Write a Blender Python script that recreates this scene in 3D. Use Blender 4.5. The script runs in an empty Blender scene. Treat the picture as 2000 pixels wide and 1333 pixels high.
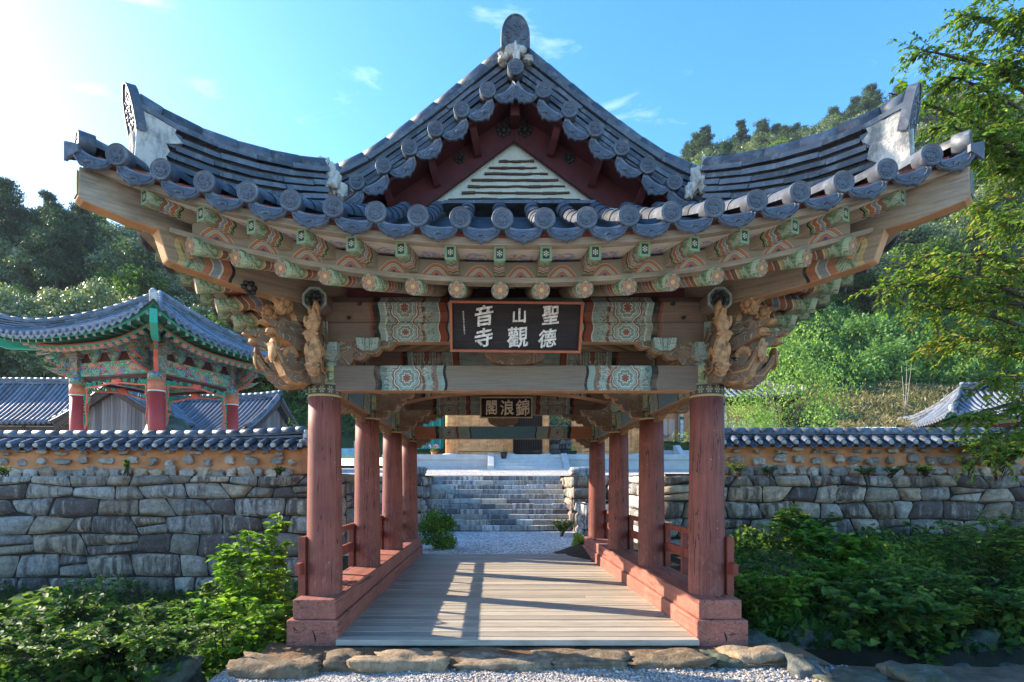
import bpy, math, random
import numpy as np
from mathutils import Vector, Matrix, noise as mnoise
R = math.radians
S = bpy.context.scene
COL = S.collection
random.seed(7)

# ---------------------------------------------------------------- camera
cam_d = bpy.data.cameras.new('camera')
cam = bpy.data.objects.new('camera', cam_d); COL.objects.link(cam)
cam.location = (-0.2745, -6.4, 1.6)
cam.rotation_euler = (R(90), 0, 0)
cam_d.sensor_width = 36.0
cam_d.lens = 1120.0 / 2000.0 * 36.0
cam_d.shift_x = 41.0 / 2000.0
cam_d.shift_y = 280.5 / 2000.0
cam_d.clip_end = 2000.0
S.camera = cam

# ---------------------------------------------------------------- sky, sun, exposure
SUN_EL, SUN_AZ = R(26.7), R(-68.7)      # azimuth from +Y, negative = to the left
sun_dir = Vector((math.sin(SUN_AZ) * math.cos(SUN_EL), math.cos(SUN_AZ) * math.cos(SUN_EL), math.sin(SUN_EL)))
W = bpy.data.worlds.new('World'); S.world = W
W.use_nodes = True
wn, wl = W.node_tree.nodes, W.node_tree.links
bg = wn['Background']
sky = wn.new('ShaderNodeTexSky'); sky.sky_type = 'NISHITA'; sky.sun_disc = False
sky.sun_elevation = SUN_EL; sky.sun_rotation = SUN_AZ
sky.air_density = 1.0; sky.dust_density = 0.8; sky.ozone_density = 2.4; sky.altitude = 200
hs = wn.new('ShaderNodeHueSaturation'); hs.inputs['Saturation'].default_value = 1.34
wl.new(sky.outputs[0], hs.inputs['Color'])
# thin high cirrus: white streaks fixed to directions of the sky
tcw = wn.new('ShaderNodeTexCoord')
mpw = wn.new('ShaderNodeMapping'); mpw.inputs['Scale'].default_value = (2.2, 2.2, 7.0); mpw.inputs['Rotation'].default_value = (R(12), R(24), R(10))
wl.new(tcw.outputs['Generated'], mpw.inputs['Vector'])
nzw = wn.new('ShaderNodeTexNoise'); nzw.inputs['Scale'].default_value = 2.4; nzw.inputs['Detail'].default_value = 8; nzw.inputs['Roughness'].default_value = 0.62
nzw.inputs['Distortion'].default_value = 0.5
wl.new(mpw.outputs[0], nzw.inputs['Vector'])
rpw = wn.new('ShaderNodeValToRGB'); rpw.color_ramp.elements[0].position = 0.60; rpw.color_ramp.elements[1].position = 0.86
rpw.color_ramp.elements[1].color = (0.24, 0.24, 0.24, 1)
wl.new(nzw.outputs['Fac'], rpw.inputs['Fac'])
mxw = wn.new('ShaderNodeMix'); mxw.data_type = 'RGBA'
wl.new(rpw.outputs[0], mxw.inputs[0]); wl.new(hs.outputs[0], mxw.inputs[6]); mxw.inputs[7].default_value = (7.5, 7.8, 8.2, 1)
wl.new(mxw.outputs[2], bg.inputs['Color'])
bg.inputs['Strength'].default_value = 0.14

sun_d = bpy.data.lights.new('sun', 'SUN'); sun_d.energy = 3.7; sun_d.angle = R(0.5); sun_d.color = (1.0, 0.86, 0.68)
sun = bpy.data.objects.new('sun', sun_d); COL.objects.link(sun)
sun.rotation_euler = sun_dir.to_track_quat('Z', 'Y').to_euler()
S.view_settings.view_transform = 'Standard'; S.view_settings.look = 'None'
S.view_settings.exposure = 1.88; S.view_settings.gamma = 1.0; S.view_settings.use_curve_mapping = False
S.cycles.max_bounces = 8; S.cycles.transparent_max_bounces = 8
S.cycles.use_denoising = True

# ---------------------------------------------------------------- helpers: objects
def tag(o, label=None, cat=None, group=None, kind=None):
    if label: o['label'] = label
    if cat: o['category'] = cat
    if group: o['group'] = group
    if kind: o['kind'] = kind
    return o
def empty(name, loc, label, cat, group=None, rz=0.0):
    o = bpy.data.objects.new(name, None); COL.objects.link(o)
    o.location = loc; o.rotation_euler = (0, 0, rz); o.empty_display_size = 0.2
    return tag(o, label, cat, group)
def origin(o):
    t = Vector((0, 0, 0))
    while o is not None:
        t += o.location; o = o.parent
    return t
def link_mesh(name, me, parent=None, loc=(0, 0, 0), mw=None):
    o = bpy.data.objects.new(name, me); COL.objects.link(o)
    o.parent = parent
    if mw is not None: o.matrix_local = mw
    else: o.location = loc
    return o
def copy_tree(o, parent=None):
    c = o.copy(); COL.objects.link(c); c.parent = parent
    for ch in list(o.children): copy_tree(ch, c)
    return c
def bevel(o, w=0.008, seg=2, ang=40):
    m = o.modifiers.new('bevel', 'BEVEL'); m.width = w; m.segments = seg; m.limit_method = 'ANGLE'; m.angle_limit = R(ang)
    return o

class MB:
    """collects faces in world (or thing-local) coordinates and links them as one mesh object"""
    def __init__(s): s.v = []; s.f = []; s.m = []; s.uv = []; s.sm = []; s.t = []
    def add(s, pts): i = len(s.v); s.v.extend([tuple(p) for p in pts]); return i
    def face(s, idx, uv=None, mat=0, smooth=False, tint=0.5):
        s.f.append(tuple(idx)); s.m.append(mat); s.sm.append(smooth); s.t.append(tint)
        s.uv.append(uv if uv is not None else [(0.0, 0.0)] * len(idx))
    def poly(s, pts, uv=None, mat=0, tint=0.5):
        i = s.add(pts); s.face(range(i, i + len(pts)), uv, mat, False, tint)
    def beam(s, p0, p1, w, h, up=(0, 0, 1), mat=0, endmat=None, w1=None, h1=None, botmat=None, tint=0.5, centred=True):
        """box from p0 to p1; w across, h along up; u = metres along, v = 0..1 over each side"""
        p0, p1, up = Vector(p0), Vector(p1), Vector(up)
        d = (p1 - p0); L = d.length; d.normalize()
        sd = d.cross(up).normalized(); up = sd.cross(d).normalized()
        w1 = w if w1 is None else w1; h1 = h if h1 is None else h1
        P = []
        for p, ww, hh in ((p0, w, h), (p1, w1, h1)):
            for a, b in ((-1, -1), (1, -1), (1, 1), (-1, 1)):
                P.append(p + sd * (a * ww / 2) + up * (b * hh / 2))
        i = s.add(P)
        u0, u1 = (-L / 2, L / 2) if centred else (0, L)
        for k in range(4):
            a, b = k, (k + 1) % 4
            if k in (0, 2): uv = [(u0, 0), (u0, 1), (u1, 1), (u1, 0)]
            elif k == 1: uv = [(u0, 0), (u0, 1), (u1, 1), (u1, 0)]
            else: uv = [(u0, 1), (u0, 0), (u1, 0), (u1, 1)]
            s.face((i + 4 + a, i + 4 + b, i + b, i + a), uv[::-1], botmat if (k == 0 and botmat is not None) else mat, False, tint)
        em = mat if endmat is None else endmat
        q = [(0, 0), (1, 0), (1, 1), (0, 1)]
        s.face((i, i + 1, i + 2, i + 3), q, em, False, tint)
        s.face((i + 7, i + 6, i + 5, i + 4), [q[3], q[2], q[1], q[0]], em, False, tint)
    def box(s, c, size, rz=0.0, mat=0, tint=0.5, rot=None):
        M = rot if rot is not None else Matrix.Rotation(rz, 3, 'Z')
        c = Vector(c); d = M @ Vector((1, 0, 0))
        s.beam(c - d * size[0] / 2, c + d * size[0] / 2, size[1], size[2], M @ Vector((0, 0, 1)), mat, tint=tint)
    def tube(s, pts, rad, n=12, mat=0, cap0=True, cap1=True, capmat=None, smooth=True, a0=0.0, a1=2 * math.pi, up=None, tint=0.5, sy=1.0, phase=0.0):
        pts = [Vector(p) for p in pts]; N = len(pts)
        rad = [rad] * N if isinstance(rad, (int, float)) else list(rad)
        T = []
        for k in range(N):
            d = pts[min(k + 1, N - 1)] - pts[max(k - 1, 0)]
            T.append(d.normalized())
        ref = Vector(up) if up is not None else (Vector((0, 0, 1)) if abs(T[0].z) < 0.9 else Vector((0, 1, 0)))
        x = T[0].cross(ref).normalized(); y = x.cross(T[0]).normalized()
        full = abs(a1 - a0) > 6.28
        cnt = n if full else n + 1
        base = []; L = 0.0; Ls = []
        for k in range(N):
            if k:
                L += (pts[k] - pts[k - 1]).length
                if up is not None:
                    x = T[k].cross(ref).normalized(); y = x.cross(T[k]).normalized()
                else:
                    x = (x - T[k] * x.dot(T[k])).normalized(); y = x.cross(T[k]).normalized()
            Ls.append(L)
            ring = []
            for j in range(cnt):
                a = a0 + phase + (a1 - a0) * j / n
                ring.append(pts[k] + x * (math.cos(a) * rad[k]) + y * (math.sin(a) * rad[k] * sy))
            base.append(s.add(ring))
        for k in range(N - 1):
            for j in range(n):
                j2 = (j + 1) % cnt
                s.face((base[k] + j, base[k + 1] + j, base[k + 1] + j2, base[k] + j2),
                       [(Ls[k], j / n), (Ls[k + 1], j / n), (Ls[k + 1], (j + 1) / n), (Ls[k], (j + 1) / n)], mat, smooth, tint)
        cm = mat if capmat is None else capmat
        cuv = [(0.5 + 0.5 * math.cos(a0 + phase + (a1 - a0) * j / n), 0.5 + 0.5 * math.sin(a0 + phase + (a1 - a0) * j / n)) for j in range(cnt)]
        if cap0: s.face(range(base[0], base[0] + cnt), cuv, cm, False, tint)
        if cap1: s.face(range(base[-1] + cnt - 1, base[-1] - 1, -1), cuv[::-1], cm, False, tint)
    def prism(s, outline, o, ax, ay, th, mat=0, edgemat=None, tint=0.5, uvs=1.0):
        """outline (2D) in plane (ax, ay) at o, thickness th centred along ax x ay"""
        o, ax, ay = Vector(o), Vector(ax), Vector(ay); an = ax.cross(ay).normalized()
        area = sum(outline[k][0] * outline[(k + 1) % len(outline)][1] - outline[(k + 1) % len(outline)][0] * outline[k][1] for k in range(len(outline)))
        if area < 0: outline = outline[::-1]
        n = len(outline)
        A = [o + ax * p[0] + ay * p[1] + an * (th / 2) for p in outline]
        B = [o + ax * p[0] + ay * p[1] - an * (th / 2) for p in outline]
        uv = [(p[0] * uvs, p[1] * uvs) for p in outline]
        i = s.add(A + B)
        s.face(range(i, i + n), uv, mat, False, tint)
        s.face(range(i + 2 * n - 1, i + n - 1, -1), uv[::-1], mat, False, tint)
        em = mat if edgemat is None else edgemat
        L = 0
        for k in range(n):
            k2 = (k + 1) % n
            d = math.dist(outline[k], outline[k2])
            s.face((i + k, i + n + k, i + n + k2, i + k2), [(L, 0), (L, 1), (L + d, 1), (L + d, 0)], em, False, tint); L += d
    def grid(s, fn, nu, nv, mat=0, smooth=True, tint=0.5, uvf=None, flip=False):
        P = [fn(a / nu, b / nv) for b in range(nv + 1) for a in range(nu + 1)]
        i = s.add(P)
        for b in range(nv):
            for a in range(nu):
                q = (i + b * (nu + 1) + a, i + b * (nu + 1) + a + 1, i + (b + 1) * (nu + 1) + a + 1, i + (b + 1) * (nu + 1) + a)
                uv = [(a / nu, b / nv), ((a + 1) / nu, b / nv), ((a + 1) / nu, (b + 1) / nv), (a / nu, (b + 1) / nv)]
                if uvf: uv = [uvf(*t) for t in uv]
                if flip: q = q[::-1]; uv = uv[::-1]
                s.face(q, uv, mat, smooth, tint)
    def rock(s, c, size, seed=0, sub=2, rough=0.25, mat=0, tint=0.5, rz=0.0, box=0.0, smooth=True):
        vs, fs = ICO[sub]
        M = Matrix.Rotation(rz, 3, 'Z'); off = Vector((seed * 3.17, seed * 1.31, seed * 7.7)); c = Vector(c)
        out = []
        for p in vs:
            q = Vector(p)
            if box:
                m = max(abs(q.x), abs(q.y), abs(q.z)); q = q.lerp(q / m * 0.82, box)
            d = 1 + rough * mnoise.noise(q * 1.3 + off) + rough * 0.45 * mnoise.noise(q * 3.1 + off) + (rough * 0.22 * mnoise.noise(q * 7.3 + off) if len(vs) > 300 else 0)
            q = q * d
            out.append(c + M @ Vector((q.x * size[0], q.y * size[1], q.z * size[2])))
        i = s.add(out)
        for f in fs: s.face([i + k for k in f], None, mat, smooth, tint)
    def mesh(s, name, mats, org=(0, 0, 0)):
        me = bpy.data.meshes.new(name)
        o = Vector(org)
        vs = s.v if o.length == 0 else [(p[0] - o.x, p[1] - o.y, p[2] - o.z) for p in s.v]
        me.from_pydata(vs, [], s.f)
        for m in (mats if isinstance(mats, (list, tuple)) else [mats]): me.materials.append(m)
        me.polygons.foreach_set('material_index', s.m)
        me.polygons.foreach_set('use_smooth', s.sm)
        ul = me.uv_layers.new(name='UVMap')
        ul.data.foreach_set('uv', [c for f in s.uv for p in f for c in p])
        at = me.attributes.new('tint', 'FLOAT', 'FACE'); at.data.foreach_set('value', s.t)
        me.update()
        return me
    def build(s, name, mats, parent=None, world=True):
        org = origin(parent) if (parent is not None and world) else Vector((0, 0, 0))
        return link_mesh(name, s.mesh(name, mats, org), parent)

def _ico(sub):
    import bmesh
    bm = bmesh.new(); bmesh.ops.create_icosphere(bm, subdivisions=sub, radius=1.0)
    vs = [tuple(v.co) for v in bm.verts]; fs = [[v.index for v in f.verts] for f in bm.faces]; bm.free()
    return vs, fs
ICO = {k: _ico(k) for k in (1, 2, 3, 4)}
def lerp(a, b, t): return a + (b - a) * t
def interp(x, tab):
    if x <= tab[0][0]: return tab[0][1]
    for (x0, y0), (x1, y1) in zip(tab, tab[1:]):
        if x <= x1: return lerp(y0, y1, (x - x0) / (x1 - x0))
    return tab[-1][1]
def smooth_path(P, n=6):
    P = [Vector(p) for p in P]; out = []
    for k in range(len(P) - 1):
        p0, p1, p2, p3 = P[max(k - 1, 0)], P[k], P[k + 1], P[min(k + 2, len(P) - 1)]
        for j in range(n):
            t = j / n
            out.append(0.5 * ((2 * p1) + (p2 - p0) * t + (2 * p0 - 5 * p1 + 4 * p2 - p3) * t * t + (3 * p1 - p0 - 3 * p2 + p3) * t ** 3))
    out.append(P[-1]); return out

# ---------------------------------------------------------------- helpers: materials
def C(h):
    h = h.lstrip('#'); v = [int(h[k:k + 2], 16) / 255 for k in (0, 2, 4)]
    return tuple((x / 12.92 if x <= 0.04045 else ((x + 0.055) / 1.055) ** 2.4) for x in v) + (1.0,)
class NT:
    def __init__(s, name):
        s.m = bpy.data.materials.new(name); s.m.use_nodes = True
        s.t = s.m.node_tree; s.t.nodes.clear()
        s.out = s.t.nodes.new('ShaderNodeOutputMaterial')
    def n(s, typ, ins=None, **kw):
        nd = s.t.nodes.new('ShaderNode' + typ)
        for k, v in kw.items(): setattr(nd, k, v)
        for k, v in (ins or {}).items(): s.set(nd.inputs[k], v)
        return nd
    def set(s, sock, v):
        if isinstance(v, bpy.types.NodeSocket): s.t.links.new(v, sock)
        else:
            if hasattr(sock.default_value, '__len__') and isinstance(v, (int, float)): v = (v,) * len(sock.default_value)
            if hasattr(sock.default_value, '__len__') and len(sock.default_value) == 4 and len(v) == 3: v = tuple(v) + (1,)
            sock.default_value = v
    def obj(s): return s.n('TexCoord').outputs['Object']
    def uv(s): return s.n('UVMap').outputs[0]
    def geo(s): return s.n('NewGeometry').outputs['Position']
    def attr(s, name): return s.n('Attribute', attribute_name=name).outputs['Fac']
    def rnd(s): return s.n('ObjectInfo').outputs['Random']
    def map(s, v, scale=(1, 1, 1), loc=(0, 0, 0), rot=(0, 0, 0)):
        return s.n('Mapping', {'Vector': v, 'Scale': scale, 'Location': loc, 'Rotation': rot}).outputs[0]
    def noise(s, v, scale, detail=4, rough=0.55, dist=0.0, col=False):
        nd = s.n('TexNoise', {'Vector': v, 'Scale': scale, 'Detail': detail, 'Roughness': rough, 'Distortion': dist})
        return nd.outputs['Color' if col else 'Fac']
    def voro(s, v, scale, feature='F1', out='Distance', rnd=1.0):
        nd = s.n('TexVoronoi', feature=feature); s.set(nd.inputs['Vector'], v); s.set(nd.inputs['Scale'], scale); s.set(nd.inputs['Randomness'], rnd)
        return nd.outputs[out]
    def ramp(s, f, stops, mode='LINEAR'):
        nd = s.n('ValToRGB', {'Fac': f}); cr = nd.color_ramp; cr.interpolation = mode
        while len(cr.elements) < len(stops): cr.elements.new(0.5)
        for e, (p, c) in zip(cr.elements, sorted(stops, key=lambda t: t[0])):
            e.position = p; e.color = c if hasattr(c, '__len__') and len(c) == 4 else ((c, c, c, 1) if not hasattr(c, '__len__') else tuple(c) + (1,))
        return nd.outputs[0]
    def mth(s, op, a, b=0.0, c=0.0, clamp=False):
        nd = s.n('Math', operation=op, use_clamp=clamp); s.set(nd.inputs[0], a); s.set(nd.inputs[1], b)
        if len(nd.inputs) > 2: s.set(nd.inputs[2], c)
        return nd.outputs[0]
    def step(s, v, lo, hi):
        nd = s.n('MapRange', {'Value': v, 'From Min': lo, 'From Max': hi}); nd.clamp = True
        return nd.outputs[0]
    def sep(s, v):
        nd = s.n('SeparateXYZ', {0: v}); return nd.outputs[0], nd.outputs[1], nd.outputs[2]
    def comb(s, x, y, z=0.0): return s.n('CombineXYZ', {0: x, 1: y, 2: z}).outputs[0]
    def mix(s, f, a, b, blend='MIX'):
        nd = s.n('Mix', data_type='RGBA', blend_type=blend); s.set(nd.inputs[0], f); s.set(nd.inputs[6], a); s.set(nd.inputs[7], b)
        return nd.outputs[2]
    def bump(s, h, strength=0.5, dist=0.01, normal=None):
        nd = s.n('Bump', {'Height': h, 'Strength': strength, 'Distance': dist})
        if normal is not None: s.set(nd.inputs['Normal'], normal)
        return nd.outputs[0]
    def pbr(s, col, rough=0.7, normal=None, spec=0.4, metal=0.0):
        p = s.n('BsdfPrincipled', {'Base Color': col, 'Roughness': rough, 'Metallic': metal, 'Specular IOR Level': spec})
        if normal is not None: s.set(p.inputs['Normal'], normal)
        s.t.links.new(p.outputs[0], s.out.inputs[0]); s.p = p
        return s.m

def m_plain(name, col, rough=0.7, var=0.25, scale=8.0, bump=0.3, spec=0.35, bscale=40.0, bdist=0.004):
    t = NT(name); o = t.obj(); a = t.noise(o, scale, 5); f = t.ramp(a, [(0.3, 1 - var), (0.7, 1 + var * 0.5)])
    return t.pbr(t.mix(1.0, col, f, 'MULTIPLY'), rough, t.bump(t.noise(o, bscale, 4), bump, bdist), spec)
# ---------------------------------------------------------------- materials
def weather(t, col, o, amount=0.45, wood=(0.20, 0.15, 0.11), sc=(3, 3, 3), lo=0.48, hi=0.72):
    """worn paint: bare wood shows through in patches"""
    m = t.noise(t.map(o, sc), 2.5, 7, 0.68)
    f = t.mth('MULTIPLY', t.step(m, lo, hi), amount)
    return t.mix(f, col, wood + (1,))
def grain(t, uv, su=1.2, sv=14.0):
    return t.noise(t.map(uv, (su, sv, 1)), 2.0, 6, 0.65, 0.4)

def m_wood(name, c0, c1, rough=0.75, su=1.2, sv=14.0, b=0.35):
    t = NT(name); uv = t.uv(); o = t.obj()
    g = grain(t, uv, su, sv)
    col = t.ramp(g, [(0.25, c0), (0.75, c1)])
    big = t.ramp(t.noise(t.map(o, (1, 1, 2)), 2.2, 6, 0.65), [(0.3, 0.55), (0.68, 1.14)])
    knot = t.step(t.voro(t.map(uv, (1.1, 2.2, 1)), 1.6), 0.03, 0.075)
    col = t.mix(1.0, col, big, 'MULTIPLY')
    col = t.mix(knot, (c0[0] * 0.25, c0[1] * 0.25, c0[2] * 0.25, 1), col)
    return t.pbr(col, rough, t.bump(g, b, 0.004), 0.25)
WOOD = m_wood('weathered_wood', (0.20, 0.16, 0.115, 1), (0.44, 0.37, 0.275, 1))
WOOD_PALE = m_wood('pale_weathered_wood', (0.36, 0.30, 0.22, 1), (0.58, 0.50, 0.385, 1))
WOOD_ORANGE = m_wood('orange_wood', (0.38, 0.19, 0.08, 1), (0.58, 0.33, 0.17, 1), b=0.2)
WOOD_NEW = m_wood('new_timber', (0.70, 0.29, 0.10, 1), (0.86, 0.43, 0.18, 1), 0.6, 0.9, 9, 0.12)
WOOD_DARK = m_wood('dark_wood', (0.055, 0.038, 0.03, 1), (0.13, 0.09, 0.065, 1))

def m_red(name, base, worn=True, beam=False):
    t = NT(name); o = t.obj(); x, y, z = t.sep(o)
    st = t.noise(t.map(o, (14, 0.7, 14) if beam else (14, 14, 0.7)), 3.0, 6, 0.65)
    col = t.ramp(st, [(0.25, tuple(c * 0.62 for c in base)), (0.55, base), (0.85, (base[0] * 1.2, base[1] * 1.55, base[2] * 1.5))])
    col = t.mix(1.0, col, t.ramp(t.noise(o, 2.1, 4), [(0.3, 0.75), (0.7, 1.15)]), 'MULTIPLY')
    if worn:
        sp = t.mth('LESS_THAN', t.voro(t.map(o, (1, 1, 0.6)), 17.0), 0.085)
        sp = t.mth('MULTIPLY', sp, t.step(t.noise(o, 3.0, 2), 0.42, 0.6))
        col = t.mix(t.mth('MULTIPLY', sp, 0.7), col, (0.55, 0.45, 0.40, 1))
        low = t.mth('MULTIPLY', t.step(z, 1.15, 0.35), t.step(t.noise(t.map(o, (5, 5, 3)), 4.0, 6, 0.7), 0.5, 0.72))
        col = t.mix(t.mth('MULTIPLY', low, 0.5), col, (0.42, 0.24, 0.19, 1))
        ck = t.noise(t.map(o, (2.5, 0.12, 9) if beam else (9, 9, 0.35)), 1.6, 3, 0.5, 0.6)
        cr = t.mth('LESS_THAN', t.mth('ABSOLUTE', t.mth('SUBTRACT', ck, 0.5)), 0.0065)
        col = t.mix(t.mth('MULTIPLY', cr, 0.85), col, (0.02, 0.008, 0.006, 1))
    return t.pbr(col, 0.62, t.bump(st, 0.25, 0.006), 0.3)
RED_COL = m_red('red_column_paint', (0.245, 0.072, 0.052))
RED_BEAM = m_red('red_sill_paint', (0.36, 0.125, 0.088), True, True)
RED_FLAT = m_plain('red_board_paint', (0.36, 0.075, 0.04, 1), 0.7, 0.35, 5.0)
RED_DARK = m_plain('maroon_board_paint', (0.075, 0.013, 0.015, 1), 0.65, 0.35, 6.0)
RED_RAIL = m_plain('red_rail_paint', (0.24, 0.055, 0.035, 1), 0.6, 0.35, 6.0)

def m_tile(name, base, relief=False):
    t = NT(name); o = t.obj(); g = t.geo()
    a = t.noise(g, 5.0, 5, 0.6); b = t.noise(g, 46.0, 3)
    col = t.mix(1.0, base + (1,), t.ramp(a, [(0.25, 0.62), (0.55, 1.0), (0.8, 1.35)]), 'MULTIPLY')
    col = t.mix(1.0, col, t.ramp(t.attr('tint'), [(0, 0.55), (0.5, 1.0), (1, 1.6)]), 'MULTIPLY')
    lich = t.mth('MULTIPLY', t.step(t.noise(g, 9.0, 6, 0.72), 0.50, 0.70), 0.65)
    col = t.mix(lich, col, (0.24, 0.26, 0.27, 1))
    h = b; st = 0.25; dist = 0.004
    if relief:
        u, v, w = t.sep(t.uv())
        dx = t.mth('SUBTRACT', u, 0.5); dy = t.mth('SUBTRACT', v, 0.5)
        r = t.mth('SQRT', t.mth('ADD', t.mth('MULTIPLY', dx, dx), t.mth('MULTIPLY', dy, dy)))
        th = t.mth('ARCTAN2', dy, dx)
        sw = t.mth('SINE', t.mth('ADD', t.mth('MULTIPLY', th, 3.0), t.mth('MULTIPLY', r, 32.0)))
        lots = t.step(t.noise(t.map(t.uv(), (7, 7, 1)), 1.0, 2, 0.5, 1.6), 0.47, 0.53)
        fl = t.mth('MAXIMUM', t.mth('MULTIPLY', t.mth('MULTIPLY', lots, t.step(sw, -0.6, 0.3)), t.step(r, 0.42, 0.36)), t.step(r, 0.43, 0.45))
        h = fl; st = 1.0; dist = 0.012
        col = t.mix(t.mth('MULTIPLY', t.mth('SUBTRACT', 1.0, fl), 0.55), col, tuple(c * 0.35 for c in base) + (1,))
    return t.pbr(col, 0.5, t.bump(h, st, dist), 0.45)
TILE = m_tile('slate_roof_tile', (0.072, 0.085, 0.108))
TILE_RELIEF = m_tile('moulded_tile_end', (0.145, 0.17, 0.215), True)
TILE_LITE = m_tile('pale_roof_tile', (0.125, 0.145, 0.18))
def m_plaster(name, base, dirt=0.6):
    t = NT(name); o = t.geo()
    a = t.noise(o, 3.2, 6, 0.7)
    a2 = t.noise(t.map(o, (9, 9, 2.2)), 1.0, 6, 0.7)
    col = t.mix(t.mth('MULTIPLY', t.step(t.mth('ADD', t.mth('MULTIPLY', a, 0.55), t.mth('MULTIPLY', a2, 0.45)), 0.47, 0.60), dirt), base + (1,), (0.13, 0.135, 0.145, 1))
    return t.pbr(col, 0.92, t.bump(t.noise(o, 20, 7, 0.7), 1.0, 0.03), 0.12)
PLASTER = m_plaster('weathered_lime_plaster', (0.62, 0.59, 0.53), 0.8)
PLASTER_WHITE = m_plaster('white_gable_plaster', (0.62, 0.66, 0.58), 0.12)
PLASTER_CREAM = m_plaster('cream_wall_plaster', (0.62, 0.54, 0.38), 0.15)

# ---- painted timber (dancheong): bands along u (metres), scroll lines where asked
GREEN = (0.17, 0.26, 0.13, 1); GREEN_L = (0.36, 0.44, 0.26, 1); OCHRE = (0.48, 0.36, 0.15, 1); ORANGE = (0.42, 0.165, 0.085, 1)
CREAM = (0.62, 0.58, 0.46, 1); SLATE = (0.24, 0.29, 0.32, 1); BROWN = (0.23, 0.125, 0.08, 1); BLACK = (0.025, 0.025, 0.022, 1)
TEAL = (0.12, 0.205, 0.18, 1); TEAL_L = (0.27, 0.35, 0.30, 1); BRICK = (0.24, 0.06, 0.035, 1); WOODC = (0.36, 0.295, 0.205, 1)
def m_bands(name, stops, length, absu=False, scroll=(0, 0), wav=0.02, wf=9.0, worn=0.4, wood=(0.22, 0.165, 0.115), scs=26.0, line=(0.06, 0.09, 0.07, 1), medal=None):
    t = NT(name); uv = t.uv(); o = t.obj(); u, v, w = t.sep(uv)
    if absu: u = t.mth('ABSOLUTE', u)
    un = t.mth('ADD', u, t.mth('MULTIPLY', t.mth('SINE', t.mth('MULTIPLY', v, wf)), wav))
    f = t.mth('DIVIDE', un, length)
    col = t.ramp(f, [(p / length, c) for p, c in stops], 'CONSTANT')
    wide = t.ramp(t.mth('FRACT', t.mth('MULTIPLY', un, 31.0)), [(0, 1.0), (0.82, 1.0), (0.86, 0.8), (1, 1.0)])
    col = t.mix(1.0, col, wide, 'MULTIPLY')
    if scroll[1] > scroll[0]:
        nz = t.noise(t.map(t.comb(u, t.mth('MULTIPLY', v, 0.35)), (1, 1, 1)), scs * 0.35, 1, 0.4, 0.9)
        ln = t.mth('LESS_THAN', t.mth('ABSOLUTE', t.mth('SUBTRACT', t.mth('FRACT', t.mth('MULTIPLY', nz, 7.0)), 0.5)), 0.09)
        mk = t.mth('MULTIPLY', t.mth('GREATER_THAN', un, scroll[0]), t.mth('LESS_THAN', un, scroll[1]))
        lt = t.mth('GREATER_THAN', t.mth('FRACT', t.mth('MULTIPLY', nz, 3.5)), 0.5)
        col = t.mix(t.mth('MULTIPLY', t.mth('MULTIPLY', lt, mk), 0.4), col, CREAM)
        col = t.mix(t.mth('MULTIPLY', t.mth('MULTIPLY', ln, mk), 0.75), col, line)
    if medal:      # painted lotus medallion: scalloped rings
        dv = t.mth('MULTIPLY', t.mth('SUBTRACT', t.mth('FRACT', v), 0.5), 0.26); du = t.mth('SUBTRACT', u, medal)
        r = t.mth('SQRT', t.mth('ADD', t.mth('MULTIPLY', du, du), t.mth('MULTIPLY', dv, dv))); th = t.mth('ARCTAN2', dv, du)
        rr = t.mth('ADD', r, t.mth('MULTIPLY', t.mth('ABSOLUTE', t.mth('SINE', t.mth('MULTIPLY', th, 4.0))), -0.018))
        mc = t.ramp(t.mth('DIVIDE', rr, 0.2), [(0, BRICK), (0.14, CREAM), (0.2, (0.16, 0.24, 0.21, 1)), (0.36, CREAM), (0.41, TEAL_L), (0.56, (0.05, 0.06, 0.055, 1)), (0.6, CREAM), (0.66, BRICK)], 'CONSTANT')
        col = t.mix(t.mth('MULTIPLY', t.mth('LESS_THAN', rr, 0.148), 0.85), col, mc)
    g = grain(t, uv)
    col = weather(t, col, o, worn, wood, (2, 2, 2))
    col = t.mix(1.0, col, t.ramp(g, [(0.25, 0.58), (0.7, 1.16)]), 'MULTIPLY')
    return t.pbr(col, 0.75, t.bump(g, 0.3, 0.004), 0.22)
RAFT = m_bands('painted_rafter', [(0, GREEN_L), (0.03, GREEN), (0.20, OCHRE), (0.225, CREAM), (0.24, BROWN), (0.30, CREAM), (0.315, ORANGE), (0.37, CREAM), (0.385, SLATE), (0.44, CREAM), (0.455, ORANGE), (0.50, GREEN), (0.53, CREAM), (0.545, BLACK), (0.57, WOODC)], 3.0, False, (0.03, 0.2), 0.025, 12.5, 0.22)
FLYER = m_bands('painted_flying_rafter', [(0, GREEN_L), (0.02, GREEN), (0.12, BROWN), (0.155, CREAM), (0.165, SLATE), (0.20, CREAM), (0.21, ORANGE), (0.25, CREAM), (0.26, GREEN), (0.285, BLACK), (0.30, WOODC)], 1.2, False, (0.015, 0.12), 0.016, 9.0, 0.2)
BEAM_P = m_bands('painted_purlin', [(0, TEAL_L), (0.74, BLACK), (0.76, BRICK), (0.84, CREAM), (0.85, TEAL_L), (1.0, BRICK), (1.03, TEAL_L), (1.30, TEAL), (1.42, CREAM), (1.44, TEAL_L), (1.50, BLACK), (1.57, BRICK), (1.60, (0.20, 0.14, 0.105, 1))], 2.6, True, (0.9, 1.44), 0.012, 6.3, 0.75, (0.22, 0.15, 0.10), medal=1.22)
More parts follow.
